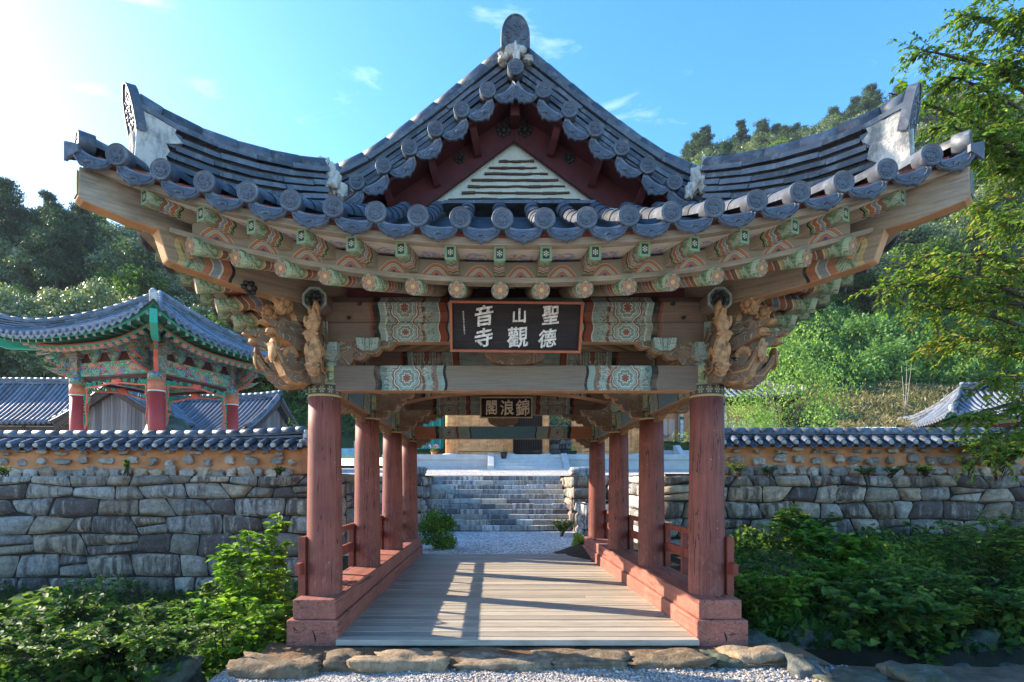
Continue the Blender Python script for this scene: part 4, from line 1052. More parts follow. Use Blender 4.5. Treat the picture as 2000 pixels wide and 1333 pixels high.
def finial_mesh(name, W, Hh, th=0.06):
    """arched end plate with a raised border and moulded face"""
    m = MB(); n = 14
    def arch(k, s):
        t = k / n
        x = W / 2 * s * (1 if t < 0.35 else math.cos((t - 0.35) / 0.65 * math.pi / 2) ** 0.95); z = Hh * (t if t < 0.35 else 0.35 + 0.65 * math.sin((t - 0.35) / 0.65 * math.pi / 2))
        return x, z
    ol = [arch(k, 1) for k in range(n + 1)] + [arch(k, -1) for k in range(n - 1, -1, -1)]
    ol = ol[:-1] + [(-W / 2, 0.0), (-W * 0.25, 0.05), (0, 0.07), (W * 0.25, 0.05)]
    m.prism(ol, (0, 0, 0), (1, 0, 0), (0, 0, 1), th, 0, 0)
    m.tube([(x * 0.93, -th / 2 - 0.004, z * 0.96 + 0.01) for x, z in ol[:2 * n + 1]], 0.011, 6, 0)
    for k in range(34):
        rd = random.Random(k); a = rd.uniform(0, 6.28); r = rd.random() ** 0.6
        m.rock((math.cos(a) * r * W * 0.36, -th / 2, Hh * 0.46 + math.sin(a) * r * Hh * 0.33), (rd.uniform(0.012, 0.03), 0.012, rd.uniform(0.012, 0.028)), k, 1, 0.5, 0)
    return m.mesh(name, [TILE])
me_fin = finial_mesh('ridge_end_plate', 0.33, 0.40)
def plaster(name, c, size, seed, rz=0.0, rough=0.35, box=0.5):
    m = MB(); m.rock(c, size, seed, 3, rough, 0, rz=rz, box=box); return part(m, name, [PLASTER])
# gable rake rows, discs and drips
GX = [0.31, 0.60, 0.89, 1.18, 1.47, 1.77]
def gz(x): return interp(abs(x), BASE)
for gy, dr in ((0.03, 1), (6.57, -1)):
    inn = Vector((0, dr, 0)); m = MB()
    pts = [0.0] + [s * x for x in GX for s in (-1, 1)]
    for x in pts: row(m, [Vector((x, gy, gz(x) + (0.06 if x == 0 else 0))), Vector((x, gy + dr * 0.36, gz(x) + (0.06 if x == 0 else 0)))])
    part(m, 'gable_tile_rows', [TILE])
    if dr > 0:
        for x in pts: place(me_disc, 'gable_tile_end', Vector((x, gy - 0.055, gz(x) + (0.06 if x == 0 else 0))), Vector((1, 0, 0)), inn, None, 0).scale = (1, 1, 1)
        for s in (-1, 1):
            for x0, x1 in zip([0.04] + GX, GX + [2.04]):
                p0, p1 = Vector((s * x0, gy, gz(x0))), Vector((s * x1, gy, gz(x1)))
                e = (p1 - p0) if s > 0 else (p0 - p1)
                d_ = place(me_drip, 'gable_drip_tile', (p0 + p1) / 2 + Vector((0, -0.01, -0.0)), e, inn, None, R(-4))
                d_.scale = (1.02 if x0 > 0.1 else 0.86, 1, 1.22)
    # descending gable ridge
    for s in (-1, 1):
        xs = [0.06, 0.4, 0.8, 1.2, 1.6, 1.9, 2.14]
        ridge('gable_ridge', [Vector((s * x, gy + dr * 0.26, gz(x))) for x in xs], [0.56, 0.51, 0.475, 0.465, 0.445, 0.465, 0.545])
# hip ridges
for sx, sy in ((-1, -1), (1, -1), (-1, 1), (1, 1)):
    c = Vector((sx * HX, 0 if sy < 0 else 6.6, 0)); dg = Vector((sx, sy, 0)).normalized(); q2 = math.sqrt(2)
    ts = [0.0, 0.25, 0.5, 0.75, 1.0, 1.2, 1.30]
    tops = [5.20, 5.10, 5.03, 4.985, 4.975, 5.02, 5.06]
    if sx > 0: tops = [z + 0.01 for z in tops]
    path = [c + dg * (t * q2) + Vector((0, 0, zskirt(HX + t, t) + 0.0)) for t in ts]
    ridge('hip_ridge', path, [tp - p.z for tp, p in zip(tops, path)])
    e = c + dg * (1.285 * q2)
    fo = link_mesh('hip_end_plate', finial_mesh('hip_end_plate', 0.27, 0.44, 0.07), PAV, mw=Matrix.Translation(Vector((e.x, e.y, 4.70)) - PAV.location) @ Matrix.Rotation(math.atan2(dg.y, dg.x) + math.pi / 2, 4, 'Z') @ Matrix.Rotation(R(10), 4, 'X'))
    m = MB(); ez = zskirt(HX + 1.2, 1.2)
    rd = random.Random(sx * 3 + sy + 9); zt_ = lambda t: interp(t, list(zip(ts, tops))) - 0.15; zb_ = lambda t: zskirt(HX + t, t) - 0.05
    ol = [(t * q2, zb_(t)) for t in (1.33, 1.25, 1.18, 1.12)] + [((1.10 + rd.uniform(-0.05, 0.06)) * q2, lerp(zb_(1.10), zt_(1.10), j / 9)) for j in range(1, 9)] + [(t * q2, zt_(t) + rd.uniform(-0.02, 0.01)) for t in (1.09, 1.14, 1.2, 1.26, 1.31)]
    m.prism(ol, c, dg, (0, 0, 1), 0.235)
    m.rock(c + dg * (1.30 * q2) + Vector((0, 0, ez + 0.20)), (0.05, 0.10, 0.20), sx + 3 * sy + 9, 3, 0.3, 0, rz=math.atan2(dg.y, dg.x), box=0.6)
    part(m, 'plaster_ridge_end', [PLASTER])
    if sy < 0:
        m = MB(); m.rock((sx * 2.03, 0.0, 4.98), (0.08, 0.09, 0.15), sx + 11, 4, 0.7, 0, box=0.3)
        m.rock((sx * 2.14, -0.02, 5.14), (0.075, 0.075, 0.09), sx + 15, 4, 0.7, 0, box=0.3); m.rock((sx * 1.93, -0.02, 4.86), (0.05, 0.045, 0.08), sx + 19, 4, 0.7, 0, box=0.3)
        part(m, 'plaster_patch', [PLASTER])
ridge('main_ridge', [Vector((0, 0.25, 6.1)), Vector((0, 1.5, 6.05)), Vector((0, 3.3, 6.0)), Vector((0, 5, 6.05)), Vector((0, 6.35, 6.1))], [0.5] * 5, 0.26, 0.12)
for gy, dr in ((0.0, 1), (6.6, -1)):
    link_mesh('ridge_end_plate', me_fin, PAV, mw=Matrix.Translation(Vector((0, gy + dr * 0.09, 6.50)) - PAV.location) @ Matrix.Rotation(0 if dr > 0 else math.pi, 4, 'Z'))
    if dr > 0:
        m = MB(); m.rock((0, 0.12, 6.52), (0.14, 0.09, 0.075), 2, 3, 0.3, 0, box=0.7); m.rock((0.01, 0.05, 6.40), (0.042, 0.04, 0.16), 4, 4, 0.6, 0, box=0.5)
        for s in (-1, 1): m.rock((s * 0.14, 0.13, 6.44), (0.06, 0.07, 0.045), 6 + s, 4, 0.6, 0, box=0.3)
        part(m, 'plaster_patch', [PLASTER])
# gable wall, barge boards, ribs: set back under the overhanging gable tiles
GS = 1.043
def gsc(x, z): return (x * GS, 1.6 + (z - 1.6) * GS)
for gy, dr in ((0.0, 1), (6.6, -1)):
    m = MB(); y0 = gy + dr * 0.47
    ol = [gsc(*p) for p in ((-1.75, 4.4), (1.75, 4.4), (1.75, 4.72), (0, 5.88), (-1.75, 4.72))]
    m.poly([(dr * x, y0, z) for x, z in ol]); part(m, 'gable_wall', [PLASTER_WHITE])
    if dr > 0:
        rd = random.Random(5); m = MB()
        for k in range(8):
            z = 4.80 + k * 0.072; hw = (5.50 - z) / 0.755 * rd.uniform(0.82, 0.95); x = -hw + rd.uniform(0, 0.06)
            while x < hw - 0.08:
                x1 = min(hw, x + rd.uniform(0.5, 1.6)); pts = []
                for q in range(9): xx, zz = gsc(lerp(x, x1, q / 8), z + rd.uniform(-0.005, 0.005)); pts.append(Vector((xx, y0 - 0.012, zz)))
                for p_, q_ in zip(pts, pts[1:]): m.beam(p_, q_, 0.03, 0.019 * rd.uniform(0.5, 1.4), tint=rd.random())
                x = x1 + rd.uniform(0.0, 0.03)
        part(m, 'gable_slats', [WOOD_DARK])
        for s in (-1, 1):
            m = MB(); m.rock((s * 1.02, y0 - 0.12, 4.80), (0.34, 0.08, 0.045), 3 + s, 3, 0.4, 0, box=0.3); part(m, 'plaster_patch', [PLASTER_WHITE])
        m = MB()
        for k in range(5): m.beam((-0.9 + 0.36 * k, y0 - 0.22, 4.80), (-0.9 + 0.36 * k + 0.35, y0 - 0.22, 4.80), 0.30, 0.035)
        for k in range(5): m.beam((-0.8 + 0.34 * k, y0 - 0.26, 4.75), (-0.8 + 0.34 * k + 0.33, y0 - 0.26, 4.75), 0.46, 0.035)
        part(m, 'gable_foot_tiles', [TILE])
    for s in (-1, 1):
        ol = [gsc(*p) for p in ((0.0, 5.50), (0.5, 5.13), (1.0, 4.76), (1.10, 4.58), (1.76, 4.40), (1.84, 4.62), (1.3, 5.0), (0.8, 5.40), (0.4, 5.70), (0.0, 6.0))]
        m = MB(); m.prism([(s * x, z) for x, z in ol], (0, gy + dr * 0.41, 0), (1, 0, 0), (0, 0, 1), 0.06)
        bb = part(m, 'barge_board', [RED_DARK], 0.008)
        if dr > 0:
            for x, z, r in ((0.12, 5.62, 0.10), (0.62, 5.30, 0.075), (1.30, 4.74, 0.075)):
                mm = MB(); x, z = gsc(x, z)
                for k in range(8): a = k * math.pi / 4; mm.rock((s * x + math.cos(a) * r * 0.68, gy + 0.37, z + math.sin(a) * r * 0.68), (r * 0.32, 0.014, r * 0.32), k, 1, 0.2)
                mm.rock((s * x, gy + 0.365, z), (r * 0.4, 0.022, r * 0.4), 1, 1, 0.2); mm.build('iron_rosette', [IRON], bb)
            for x in (0.50, 0.98, 1.48):
                zt = gz(x) - 0.14; mm = MB()
                mm.prism([(0.0, 0.06), (0.26, 0.05), (0.28, -0.08), (0.20, -0.16), (0.06, -0.25), (0.0, -0.26)], (s * x, gy + 0.38, zt), (0, -1, 0), (s * 0.30, 0, 0.95), 0.085); part(mm, 'barge_board_rib', [RED_DARK], 0.006)
    m = MB()
    for s in (-1, 1):
        ol = [(x, gz(x) - 0.14) for x in (0, 0.5, 1.0, 1.5, 1.95)] + [(x, gz(x) - 0.19) for x in (1.95, 1.5, 1.0, 0.5, 0)]
        m.prism([(s * x, z) for x, z in ol], (0, gy + dr * 0.28, 0), (1, 0, 0), (0, 0, 1), 0.46)
    part(m, 'gable_soffit', [RED_DARK])
    if dr > 0:
        m = MB(); m.beam((0, gy + 0.25, 6.0), (0, gy + 0.25, 5.80), 0.10, 0.26, (0, -1, 0)); part(m, 'barge_board_rib', [RED_DARK], 0.006)
        mm = MB()
        for k in range(8): a = k * math.pi / 4; mm.rock((math.cos(a) * 0.07, gy + 0.37, 5.93 + math.sin(a) * 0.07), (0.033, 0.014, 0.033), k, 1, 0.2)
        part(mm, 'iron_rosette', [IRON])
# railing
for sx in (-1, 1):
    X = sx * 2.335
    m = MB(); m.beam((X, -0.05, 0.99), (X, 6.9, 0.99), 0.07, 0.075); part(m, 'handrail', [RED_RAIL], 0.008)
    m = MB(); m.beam((X, -0.30, 0.69), (X, 6.9, 0.69), 0.05, 0.13); part(m, 'middle_rail', [RED_RAIL], 0.006)
    for k in range(10):
        yy = -0.12 + 0.733 * k
        m = MB(); m.beam((X, yy, 0.15), (X, yy, 1.03 if k == 0 else 0.97), 0.075, 0.075, (0, 1, 0)); part(m, 'rail_post', [RED_RAIL], 0.006)
# ================================================================ sign boards, lettering, conduit
def text_mesh(ch, size, weight=0.0, depth=0.006, aspect=1.0, shear=0.0, rough=0.0):
    cu = bpy.data.curves.new('glyph', 'FONT'); cu.body = ch; cu.size = size; cu.align_x = 'CENTER'; cu.align_y = 'CENTER'
    cu.bevel_depth = weight; cu.bevel_resolution = 0; cu.extrude = depth; cu.resolution_u = 4
    ob = bpy.data.objects.new('glyph_tmp', cu); COL.objects.link(ob)
    dg = bpy.context.evaluated_depsgraph_get(); me = bpy.data.meshes.new_from_object(ob.evaluated_get(dg))
    bpy.data.objects.remove(ob); bpy.data.curves.remove(cu)
    # recentre on its own bounds
    n = len(me.vertices)
    if n:
        co = np.empty(n * 3); me.vertices.foreach_get('co', co); co = co.reshape(-1, 3)
        lo, hi = co.min(0), co.max(0); co -= (lo + hi) / 2
        co[:, 0] *= aspect
        co[:, 1] += shear * co[:, 0]
        if rough: co[:, :2] += np.array([[mnoise.noise(Vector((p[0] / size * 4, p[1] / size * 4, 1.7))), mnoise.noise(Vector((p[0] / size * 4, p[1] / size * 4, 9.1)))] for p in co]) * rough * size
        me.vertices.foreach_set('co', co.ravel()); me.update()
    return me
def sign(name, label, M, W, H, frame, fr_mat, board_mat, glyphs, let_mat, fw=0.03, group=None):
    r = bpy.data.objects.new(name, None); COL.objects.link(r); r.matrix_world = M; tag(r, label, 'sign', group)
    m = MB(); m.box((0, 0.02, 0), (W - 2 * fw, 0.03, H - 2 * fw)); link_mesh('board', m.mesh('board', [board_mat]), r)
    m = MB()
    ox, oz = W / 2 - fw / 2, H / 2 - fw / 2
    m.beam((-W / 2, 0, oz), (W / 2, 0, oz), 0.07, fw); m.beam((-W / 2, 0, -oz), (W / 2, 0, -oz), 0.07, fw)
    m.beam((-ox, 0, -H / 2 + fw), (-ox, 0, H / 2 - fw), 0.068, fw, (1, 0, 0)); m.beam((ox, 0, -H / 2 + fw), (ox, 0, H / 2 - fw), 0.068, fw, (1, 0, 0))
    bevel(link_mesh('frame', m.mesh('frame', [fr_mat]), r), 0.006)
    rd = random.Random(4)
    for ch, x, z, sz, wt, asp, rot, shr in glyphs:
        me = text_mesh(ch, sz, wt, 0.006 if sz > 0.1 else 0.001, asp, shr, 0.035 if sz > 0.1 else 0.0); me.materials.append(let_mat)
        Mx = Matrix.Translation((x, -0.004, z)) @ Matrix.Rotation(R(90), 4, 'X') @ Matrix.Rotation(rot, 4, 'Z') @ Matrix.Shear('XY', 4, (0.0, 0.0))
        g = link_mesh('lettering', me, r, mw=Mx)
    return r
# big board under the front eave: photo columns read from the right
Mf = Matrix.Translation((-0.02, -0.56, 3.205)) @ Matrix.Rotation(R(19), 4, 'X') @ Matrix.Rotation(R(0.6), 4, 'Y')
k_ = 1.345 / 1745.0       # metres per crop pixel of the board
def gp(px, py): return ((px - 977) * k_, (462 - py) * k_)
G = []
for ch, px, py, sz, asp, rot, sh in (('聖', 1428, 305, 0.205, 0.86, 0, 0.08), ('德', 1398, 602, 0.19, 0.98, 0, 0.10), ('山', 1017, 316, 0.150, 1.05, 0, 0.06), ('觀', 1003, 592, 0.215, 1.02, 0, 0.06), ('音', 556, 318, 0.21, 0.95, 0, 0.12), ('寺', 553, 600, 0.195, 1.0, 0, 0.13)):
    x, z = gp(px, py); G.append((ch, x, z, sz, 0.0046, asp, rot, sh * 1.5))
for k, ch in enumerate('庚戌仲秋佛弟子敬書謹立之'):
    x, z = gp(280 + k * 1.5, 275 + k * 25); G.append((ch, x, z, 0.0165, 0.0003, 1.0, 0, 0))
sign('name_board', 'large black name board in an orange frame, six white characters, under the front eave', Mf, 1.345, 0.505, 0.028, SIGN_FRAME, SIGN_BLACK, G, LETTER, 0.026)
Mb = Matrix.Translation((0.055, 6.02, 3.27)) @ Matrix.Rotation(R(6), 4, 'X')
G = [('錦', 0.355, 0.0, 0.37, 0.007, 0.84, 0, 0.10), ('浪', 0.02, 0.0, 0.345, 0.007, 0.9, 0, 0.05), ('閣', -0.32, 0.0, 0.335, 0.007, 0.80, 0, 0.06)]
sign('name_board', 'small black name board in a pale frame, three cream characters, at the far end', Mb, 1.135, 0.46, 0.03, SIGN_FRAME2, SIGN_BLACK, G, LETTER2, 0.03)
m = MB()
for dx in (0.0, 0.045):
    m.tube(smooth_path([(2.315 + dx, 0.12, 2.75), (2.315 + dx, 0.12, 1.5), (2.32 + dx, 0.12, 0.62), (2.35 + dx * 1.2, 0.10, 0.45), (2.39 + dx * 1.6, 0.07, 0.40)], 6), 0.02, 10)
for z in (0.9, 1.45, 2.0, 2.5): m.tube([(2.338, 0.12, z), (2.338, 0.12, z + 0.02)], 0.048, 12, 1)
o = m.build('cable_conduit', [m_plain('grey_conduit', (0.20, 0.175, 0.15, 1), 0.6), IRON]); tag(o, 'pair of grey cable conduits strapped up the side of the front right red column', 'conduit')
# ================================================================ ground, walls, stairs, courtyard
def structure(mb, name, mats, kind='structure'):
    o = mb.build(name, mats); o['kind'] = kind; return o
def fbm(x, y, s=1.0): return mnoise.fractal(Vector((x * s, y * s, 0.37)), 0.8, 2.1, 4)
def ground_z(x, y):
    t = (y + 1.15) / 8.35
    if t <= 0: return -0.13 + 0.012 * fbm(x, y, 2)
    side = max(0.0, min(1.0, (x + 2.0) / 4.0))
    L = interp(t, [(0, -0.13), (0.06, -0.45), (0.16, -1.35), (0.5, -1.35), (0.8, -1.1), (1, -0.9)])
    Rr = interp(t, [(0, -0.13), (0.05, -0.7), (0.09, -1.45), (0.165, -1.45), (0.185, -0.40), (0.4, -0.25), (0.75, 0.0), (1, 0.2)])
    z = lerp(L, Rr, side) + 0.10 * fbm(x, y, 0.7) * min(1, t * 5)
    if abs(x) < 2.75:   # bank under the bridge foot
        f = max(0.0, min(1.0, (2.75 - abs(x)) / 0.35))
        b = interp(y, [(-1.15, -0.13), (-0.2, -0.13), (0.1, -1.3)])
        z = lerp(z, b, f) if y < 0.4 else z
    return z
def terrace_z(x, y): return 1.86 + 0.055 * max(0.0, y - 15.0)
def nonuni(a, b, fine0, fine1, df, dc):
    v = []; x = a
    while x < b:
        v.append(x); x += df if fine0 <= x <= fine1 else dc
    v.append(b); return v
def sheet(name, xs, ys, zf, mat, kind='structure', dz=0.0):
    m = MB(); P_ = [(x, y, zf(x, y) + dz) for y in ys for x in xs]; i = m.add(P_); n = len(xs)
    for b in range(len(ys) - 1):
        for a in range(n - 1): m.face((i + b * n + a, i + b * n + a + 1, i + (b + 1) * n + a + 1, i + (b + 1) * n + a), None, 0, True)
    return structure(m, name, [mat], kind)
sheet('ground', nonuni(-70, 70, -12, 14, 0.3, 3.0), nonuni(-40, 7.45, -1.6, 7.4, 0.25, 2.0), ground_z, EARTH)
sheet('gravel_yard', nonuni(-34, 34, -4, 4, 0.25, 2.0), nonuni(-38, -2.3, -3, 0, 0.12, 2.0), lambda x, y: -0.13 + 0.012 * fbm(x, y, 2), GRAVEL, dz=0.012)
sheet('gravel_verge', nonuni(-2.75, 2.95, -4, 4, 0.15, 2.0), nonuni(-2.3, -0.98, -3, 0, 0.12, 2.0), lambda x, y: -0.13 + 0.012 * fbm(x, y, 2), GRAVEL, dz=0.012)
sheet('leaf_litter', nonuni(2.95, 16, 2, 6, 0.15, 1.0), nonuni(-2.3, -0.98, -3, 0, 0.12, 2.0), lambda x, y: -0.13 + 0.03 * fbm(x, y, 3), m_earth('dry_litter_earth', (0.07, 0.05, 0.035, 1), (0.20, 0.155, 0.11, 1), 5.0), dz=0.012)
sheet('gravel_path', [-3.7, -2, 0, 2, 3.7], [6.76, 9, 11, 13.62], lambda x, y: -0.03 + 0.004 * fbm(x, y), GRAVEL_COARSE)
m = MB(); m.box((0, 6.9, -0.75), (7.4, 0.2, 1.4)); structure(m, 'path_footing', [EARTH])
m = MB()
def tz(x, y): return (x, y, terrace_z(x, y))
ys = [7.35, 10, 13.5, 15, 16.95]
for x0, x1 in ((-70, -20), (-20, -3.78), (3.78, 20), (20, 70)):
    for y0, y1 in zip(ys, ys[1:]): m.poly([tz(x0, y0), tz(x1, y0), tz(x1, y1), tz(x0, y1)])
for y0, y1 in ((16.95, 22), (22, 30), (30, 36)): m.poly([tz(-70, y0), tz(70, y0), tz(70, y1), tz(-70, y1)])
structure(m, 'courtyard', [GRAVEL_COARSE])

# loose gravel stones in front of the kerb stones: one uncountable scatter
def scatter_rocks(name, n, fn, seed, mat):
    rs = np.random.RandomState(seed)
    vs0, fs0 = ICO[1]; V0 = np.array(vs0); F0 = np.array(fs0)
    keep = []
    V = []; F = []; T = []
    for k in range(n):
        x, y, z, s = fn(rs)
        d = V0 * (1 + 0.28 * rs.randn(len(V0), 1).clip(-1.5, 1.5)) * np.array([1, rs.uniform(0.6, 1), rs.uniform(0.5, 0.9)]) * s
        a = rs.uniform(0, 6.28); c_, s_ = math.cos(a), math.sin(a)
        d = d @ np.array([[c_, s_, 0], [-s_, c_, 0], [0, 0, 1]]).T
        V.append(d + np.array([x, y, z])); F.append(F0 + k * len(V0)); T.append(np.full(len(F0), rs.rand()))
    me = bpy.data.meshes.new(name); me.from_pydata(np.concatenate(V).tolist(), [], np.concatenate(F).tolist())
    at = me.attributes.new('tint', 'FLOAT', 'FACE'); at.data.foreach_set('value', np.concatenate(T))
    me.materials.append(mat); o = link_mesh(name, me); o['kind'] = 'stuff'; return o
scatter_rocks('loose_gravel', 9000, lambda r: (r.uniform(-2.7, 3.1), r.uniform(-2.2, -0.93), -0.118, r.uniform(0.008, 0.02)), 3, PEBBLE)

# kerb stones along the stream bank, each its own boulder
KERB = [(455, 632, 1275, 1325, 'long ochre kerb boulder under the left sill, leftmost of the row', BOULDER),
        (628, 708, 1266, 1312, 'small pitted kerb stone second from the left in the row before the deck', BOULDER),
        (702, 876, 1264, 1312, 'large rounded brown kerb boulder before the deck with a dark underside', BOULDER),
        (878, 1064, 1270, 1304, 'long flat brown kerb boulder before the middle of the deck', BOULDER),
        (1060, 1222, 1264, 1302, 'smooth rounded kerb boulder right of the middle of the deck', BOULDER),
        (1220, 1378, 1262, 1302, 'mossy pitted kerb boulder before the right end of the deck', BOULDER),
        (1374, 1434, 1264, 1300, 'short grey kerb stone under the right sill', GREYROCK),
        (1430, 1548, 1254, 1302, 'yellow-green kerb boulder just outside the right sill', BOULDER),
        (1540, 1600, 1276, 1322, 'dark blue-grey rock leaning beside the yellow-green kerb boulder', GREYROCK),
        (1742, 1840, 1290, 1340, 'pale blue-grey rock alone on the right bank edge', GREYROCK),
        (1596, 1740, 1306, 1345, 'low flat grey rock half buried on the right bank edge', GREYROCK),
        (285, 375, 1275, 1335, 'dark lichen-spotted rock among the left bushes', GREYROCK)]
for k, (x0, x1, y0, y1, lab, mt) in enumerate(KERB):
    D = 1.76 * 1120 / ((y0 + y1) / 2 + 22 - 947); X = ((x0 + x1) / 2 - 959) * D / 1120 - 0.2745; w = (x1 - x0) * D / 1120
    m = MB(); m.rock((X, D - 6.4 + 0.03, -0.15), (w * 0.57, 0.26, (y1 - y0) * D / 1120 * 0.66), k + 3, 4, 0.42, 0, box=0.85, tint=0.2 + 0.07 * (k % 5))
    o = m.build('kerb_boulder', [mt]); tag(o, lab, 'boulder', 'kerb stones along the stream bank')
for k, (px, py, D, w, h, lab) in enumerate(((1560, 1245, 7.2, 0.42, 0.30, 'big shadowed boulder in the stream bank under the weeds, right of the sill'), (1685, 1262, 7.3, 0.36, 0.26, 'shadowed bank boulder behind the hanging fig branch'), (1885, 1262, 7.2, 0.30, 0.36, 'tall dark boulder standing in the right stream bank'), (1830, 1305, 7.0, 0.34, 0.20, 'low dark block at the foot of the right stream bank'), (1960, 1300, 7.1, 0.36, 0.26, 'dark bank boulder at the right edge of the photo'), (1470, 1250, 7.1, 0.28, 0.26, 'dark bank stone half hidden behind the front right sill'))):
    X = (px - 959) * D / 1120 - 0.2745; m = MB(); m.rock((X, D - 6.4, 1.6 - (py + 10 - 947) * D / 1120), (w * 0.85, 0.32, h * 0.85), k + 31, 4, 0.35, 0, box=0.7, tint=0.3 + 0.1 * k)
    tag(m.build('bank_boulder', [GREYROCK]), lab, 'boulder', 'boulders in the right stream bank')
# flat brown earth strip behind the kerb stones
sheet('bank_earth', nonuni(-2.6, 2.9, -9, 9, 0.15, 1), nonuni(-1.05, -0.3, -9, 9, 0.08, 1), lambda x, y: -0.085 + 0.02 * fbm(x, y, 3), m_earth('brown_bank_earth', (0.12, 0.07, 0.04, 1), (0.26, 0.165, 0.10, 1), 2.0))

# ---- dry stone walls: irregular coursed blocks, each rounded, in one mesh per wall
def stone_wall(name, label, org, dx, nrm, length, z0, z1, seed, mat, hrange=(0.24, 0.5), wrange=(0.46, 1.0), back=0.4, cat='wall', bulge=0.05):
    rd = random.Random(seed); org = Vector(org); dx = Vector(dx).normalized(); nrm = Vector(nrm).normalized(); up = Vector((0, 0, 1))
    m = MB()
    # course lines from the top down, wobbling
    zs = [z1]; k = 0
    while zs[-1] > z0:
        h = lerp(hrange[0], hrange[1], min(1, k / 4)) * rd.uniform(0.85, 1.15); zs.append(zs[-1] - h); k += 1
    offs = [rd.uniform(0, 99) for _ in zs]
    def line(k, s):
        if k == 0: return z1 + 0.03 * mnoise.noise(Vector((s * 0.8, offs[0], 0)))
        return zs[k] + 0.12 * mnoise.noise(Vector((s * 0.85, offs[k], 0))) + 0.05 * mnoise.noise(Vector((s * 2.1, offs[k], 3)))
    def emit(q, tint, bul):
        """q: 4 corner (s,z) BL BR TR TL -> pillowed block"""
        cx = sum(p[0] for p in q) / 4; cz = sum(p[1] for p in q) / 4
        sh = Vector((rd.uniform(0, 99), rd.uniform(0, 99), 0)); nu, nv = 8, 6
        tilt = (rd.uniform(-0.06, 0.06), rd.uniform(-0.06, 0.06)); b0 = bul * rd.uniform(0.7, 1.4)
        rows = []
        for b in range(nv + 1):
            for a in range(nu + 1):
                u, v = a / nu, b / nv
                # ease towards a rounded outline
                uu, vv = u * 2 - 1, v * 2 - 1
                k_ = 1 - 0.065 * (uu * uu) * (vv * vv)
                uu *= k_; vv *= k_
                u2, v2 = (uu + 1) / 2, (vv + 1) / 2
                s = lerp(lerp(q[0][0], q[1][0], u2), lerp(q[3][0], q[2][0], u2), v2); z = lerp(lerp(q[0][1], q[1][1], u2), lerp(q[3][1], q[2][1], u2), v2)
                e = max(abs(u * 2 - 1), abs(v * 2 - 1))
                f = 0.0 if e > 0.999 else (1 - e ** 8) ** 0.7
                n1 = mnoise.noise(Vector((s * 2.2, z * 2.2, 0)) + sh); n2 = mnoise.noise(Vector((s * 6, z * 6, 0)) + sh)
                d = -0.07 + f * (0.07 + b0 * 0.8 + 0.06 * n1 + 0.03 * n2 + tilt[0] * (u - 0.5) + tilt[1] * (v - 0.5))
                s += 0.016 * n2; z += 0.016 * n1
                rows.append(org + dx * s + up * z + nrm * d)
        i = m.add(rows)
        flip = dx.cross(up).dot(nrm) < 0
        for b in range(nv):
            for a in range(nu):
                f_ = (i + b * (nu + 1) + a, i + b * (nu + 1) + a + 1, i + (b + 1) * (nu + 1) + a + 1, i + (b + 1) * (nu + 1) + a)
                m.face(f_[::-1] if flip else f_, None, 0, True, tint)
    for k in range(len(zs) - 1):
        s = -rd.uniform(0, 0.2); h = zs[k] - zs[k + 1]
        prev = (0.0, 0.0)
        while s < length:
            w = rd.uniform(*wrange) * (0.7 + 0.6 * h / hrange[1])
            s1 = s + w
            if length - s1 < 0.25: s1 = length
            s1 = min(length, s1); a = max(0, s)
            slb, slt = prev; nb = (rd.uniform(-0.16, 0.16), rd.uniform(-0.16, 0.16)) if s1 < length else (0.0, 0.0)
            g = 0.008; tint = rd.random()
            if rd.random() < 0.08 and w > 0.6 and k > 0:   # two smaller stones over one another
                zm = 0.5 * (line(k + 1, s) + line(k, s))
                emit([(a + g + slb, line(k + 1, s) + g), (s1 - g + nb[0], line(k + 1, s1) + g), (s1 - g, zm - g + 0.05), (a + g, zm - g - 0.04)], tint, bulge)
                emit([(a + g, zm + g - 0.04), (s1 - g, zm + g + 0.05), (s1 - g + nb[1], line(k, s1) - g), (a + g + slt, line(k, s) - g)], rd.random(), bulge)
            else:
                emit([(a + g + slb, line(k + 1, s) + g), (s1 - g + nb[0], line(k + 1, s1) + g), (s1 - g + nb[1], line(k, s1) - g), (a + g + slt, line(k, s) - g)], tint, bulge)
            prev = nb; s = s1
    # backing and coping
    A, B = org - nrm * 0.075, org + dx * length - nrm * 0.075
    m.poly([A + up * z0, B + up * z0, B + up * (z1 - 0.02), A + up * (z1 - 0.02)] if dx.cross(up).dot(nrm) > 0 else [B + up * z0, A + up * z0, A + up * (z1 - 0.02), B + up * (z1 - 0.02)], None, 1)
    m.poly([A + up * (z1 - 0.02), B + up * (z1 - 0.02), B + up * (z1 - 0.02) - nrm * back, A + up * (z1 - 0.02) - nrm * back] if dx.cross(up).dot(nrm) > 0 else [B + up * (z1 - 0.02), A + up * (z1 - 0.02), A + up * (z1 - 0.02) - nrm * back, B + up * (z1 - 0.02) - nrm * back], None, 0)
    o = m.build(name, [mat, JOINT]); tag(o, label, cat); return o
stone_wall('stone_retaining_wall', 'tall coursed granite retaining wall left of the pavilion, streaked purple-grey', (-24, 7.2, 0), (1, 0, 0), (0, -1, 0), 24 - 3.72, -1.7, 1.82, 11, STONE)
stone_wall('stone_retaining_wall', 'granite retaining wall right of the pavilion with ferns along its top', (3.78, 7.2, 0), (1, 0, 0), (0, -1, 0), 22, -0.9, 1.83, 25, STONE, (0.26, 0.52), (0.4, 0.85), bulge=0.06)
stone_wall('stone_return_wall', 'shaded stone wall running back beside the path on the left', (-3.74, 7.22, 0), (0, 1, 0), (1, 0, 0), 6.3, -0.3, 1.85, 31, STONE)
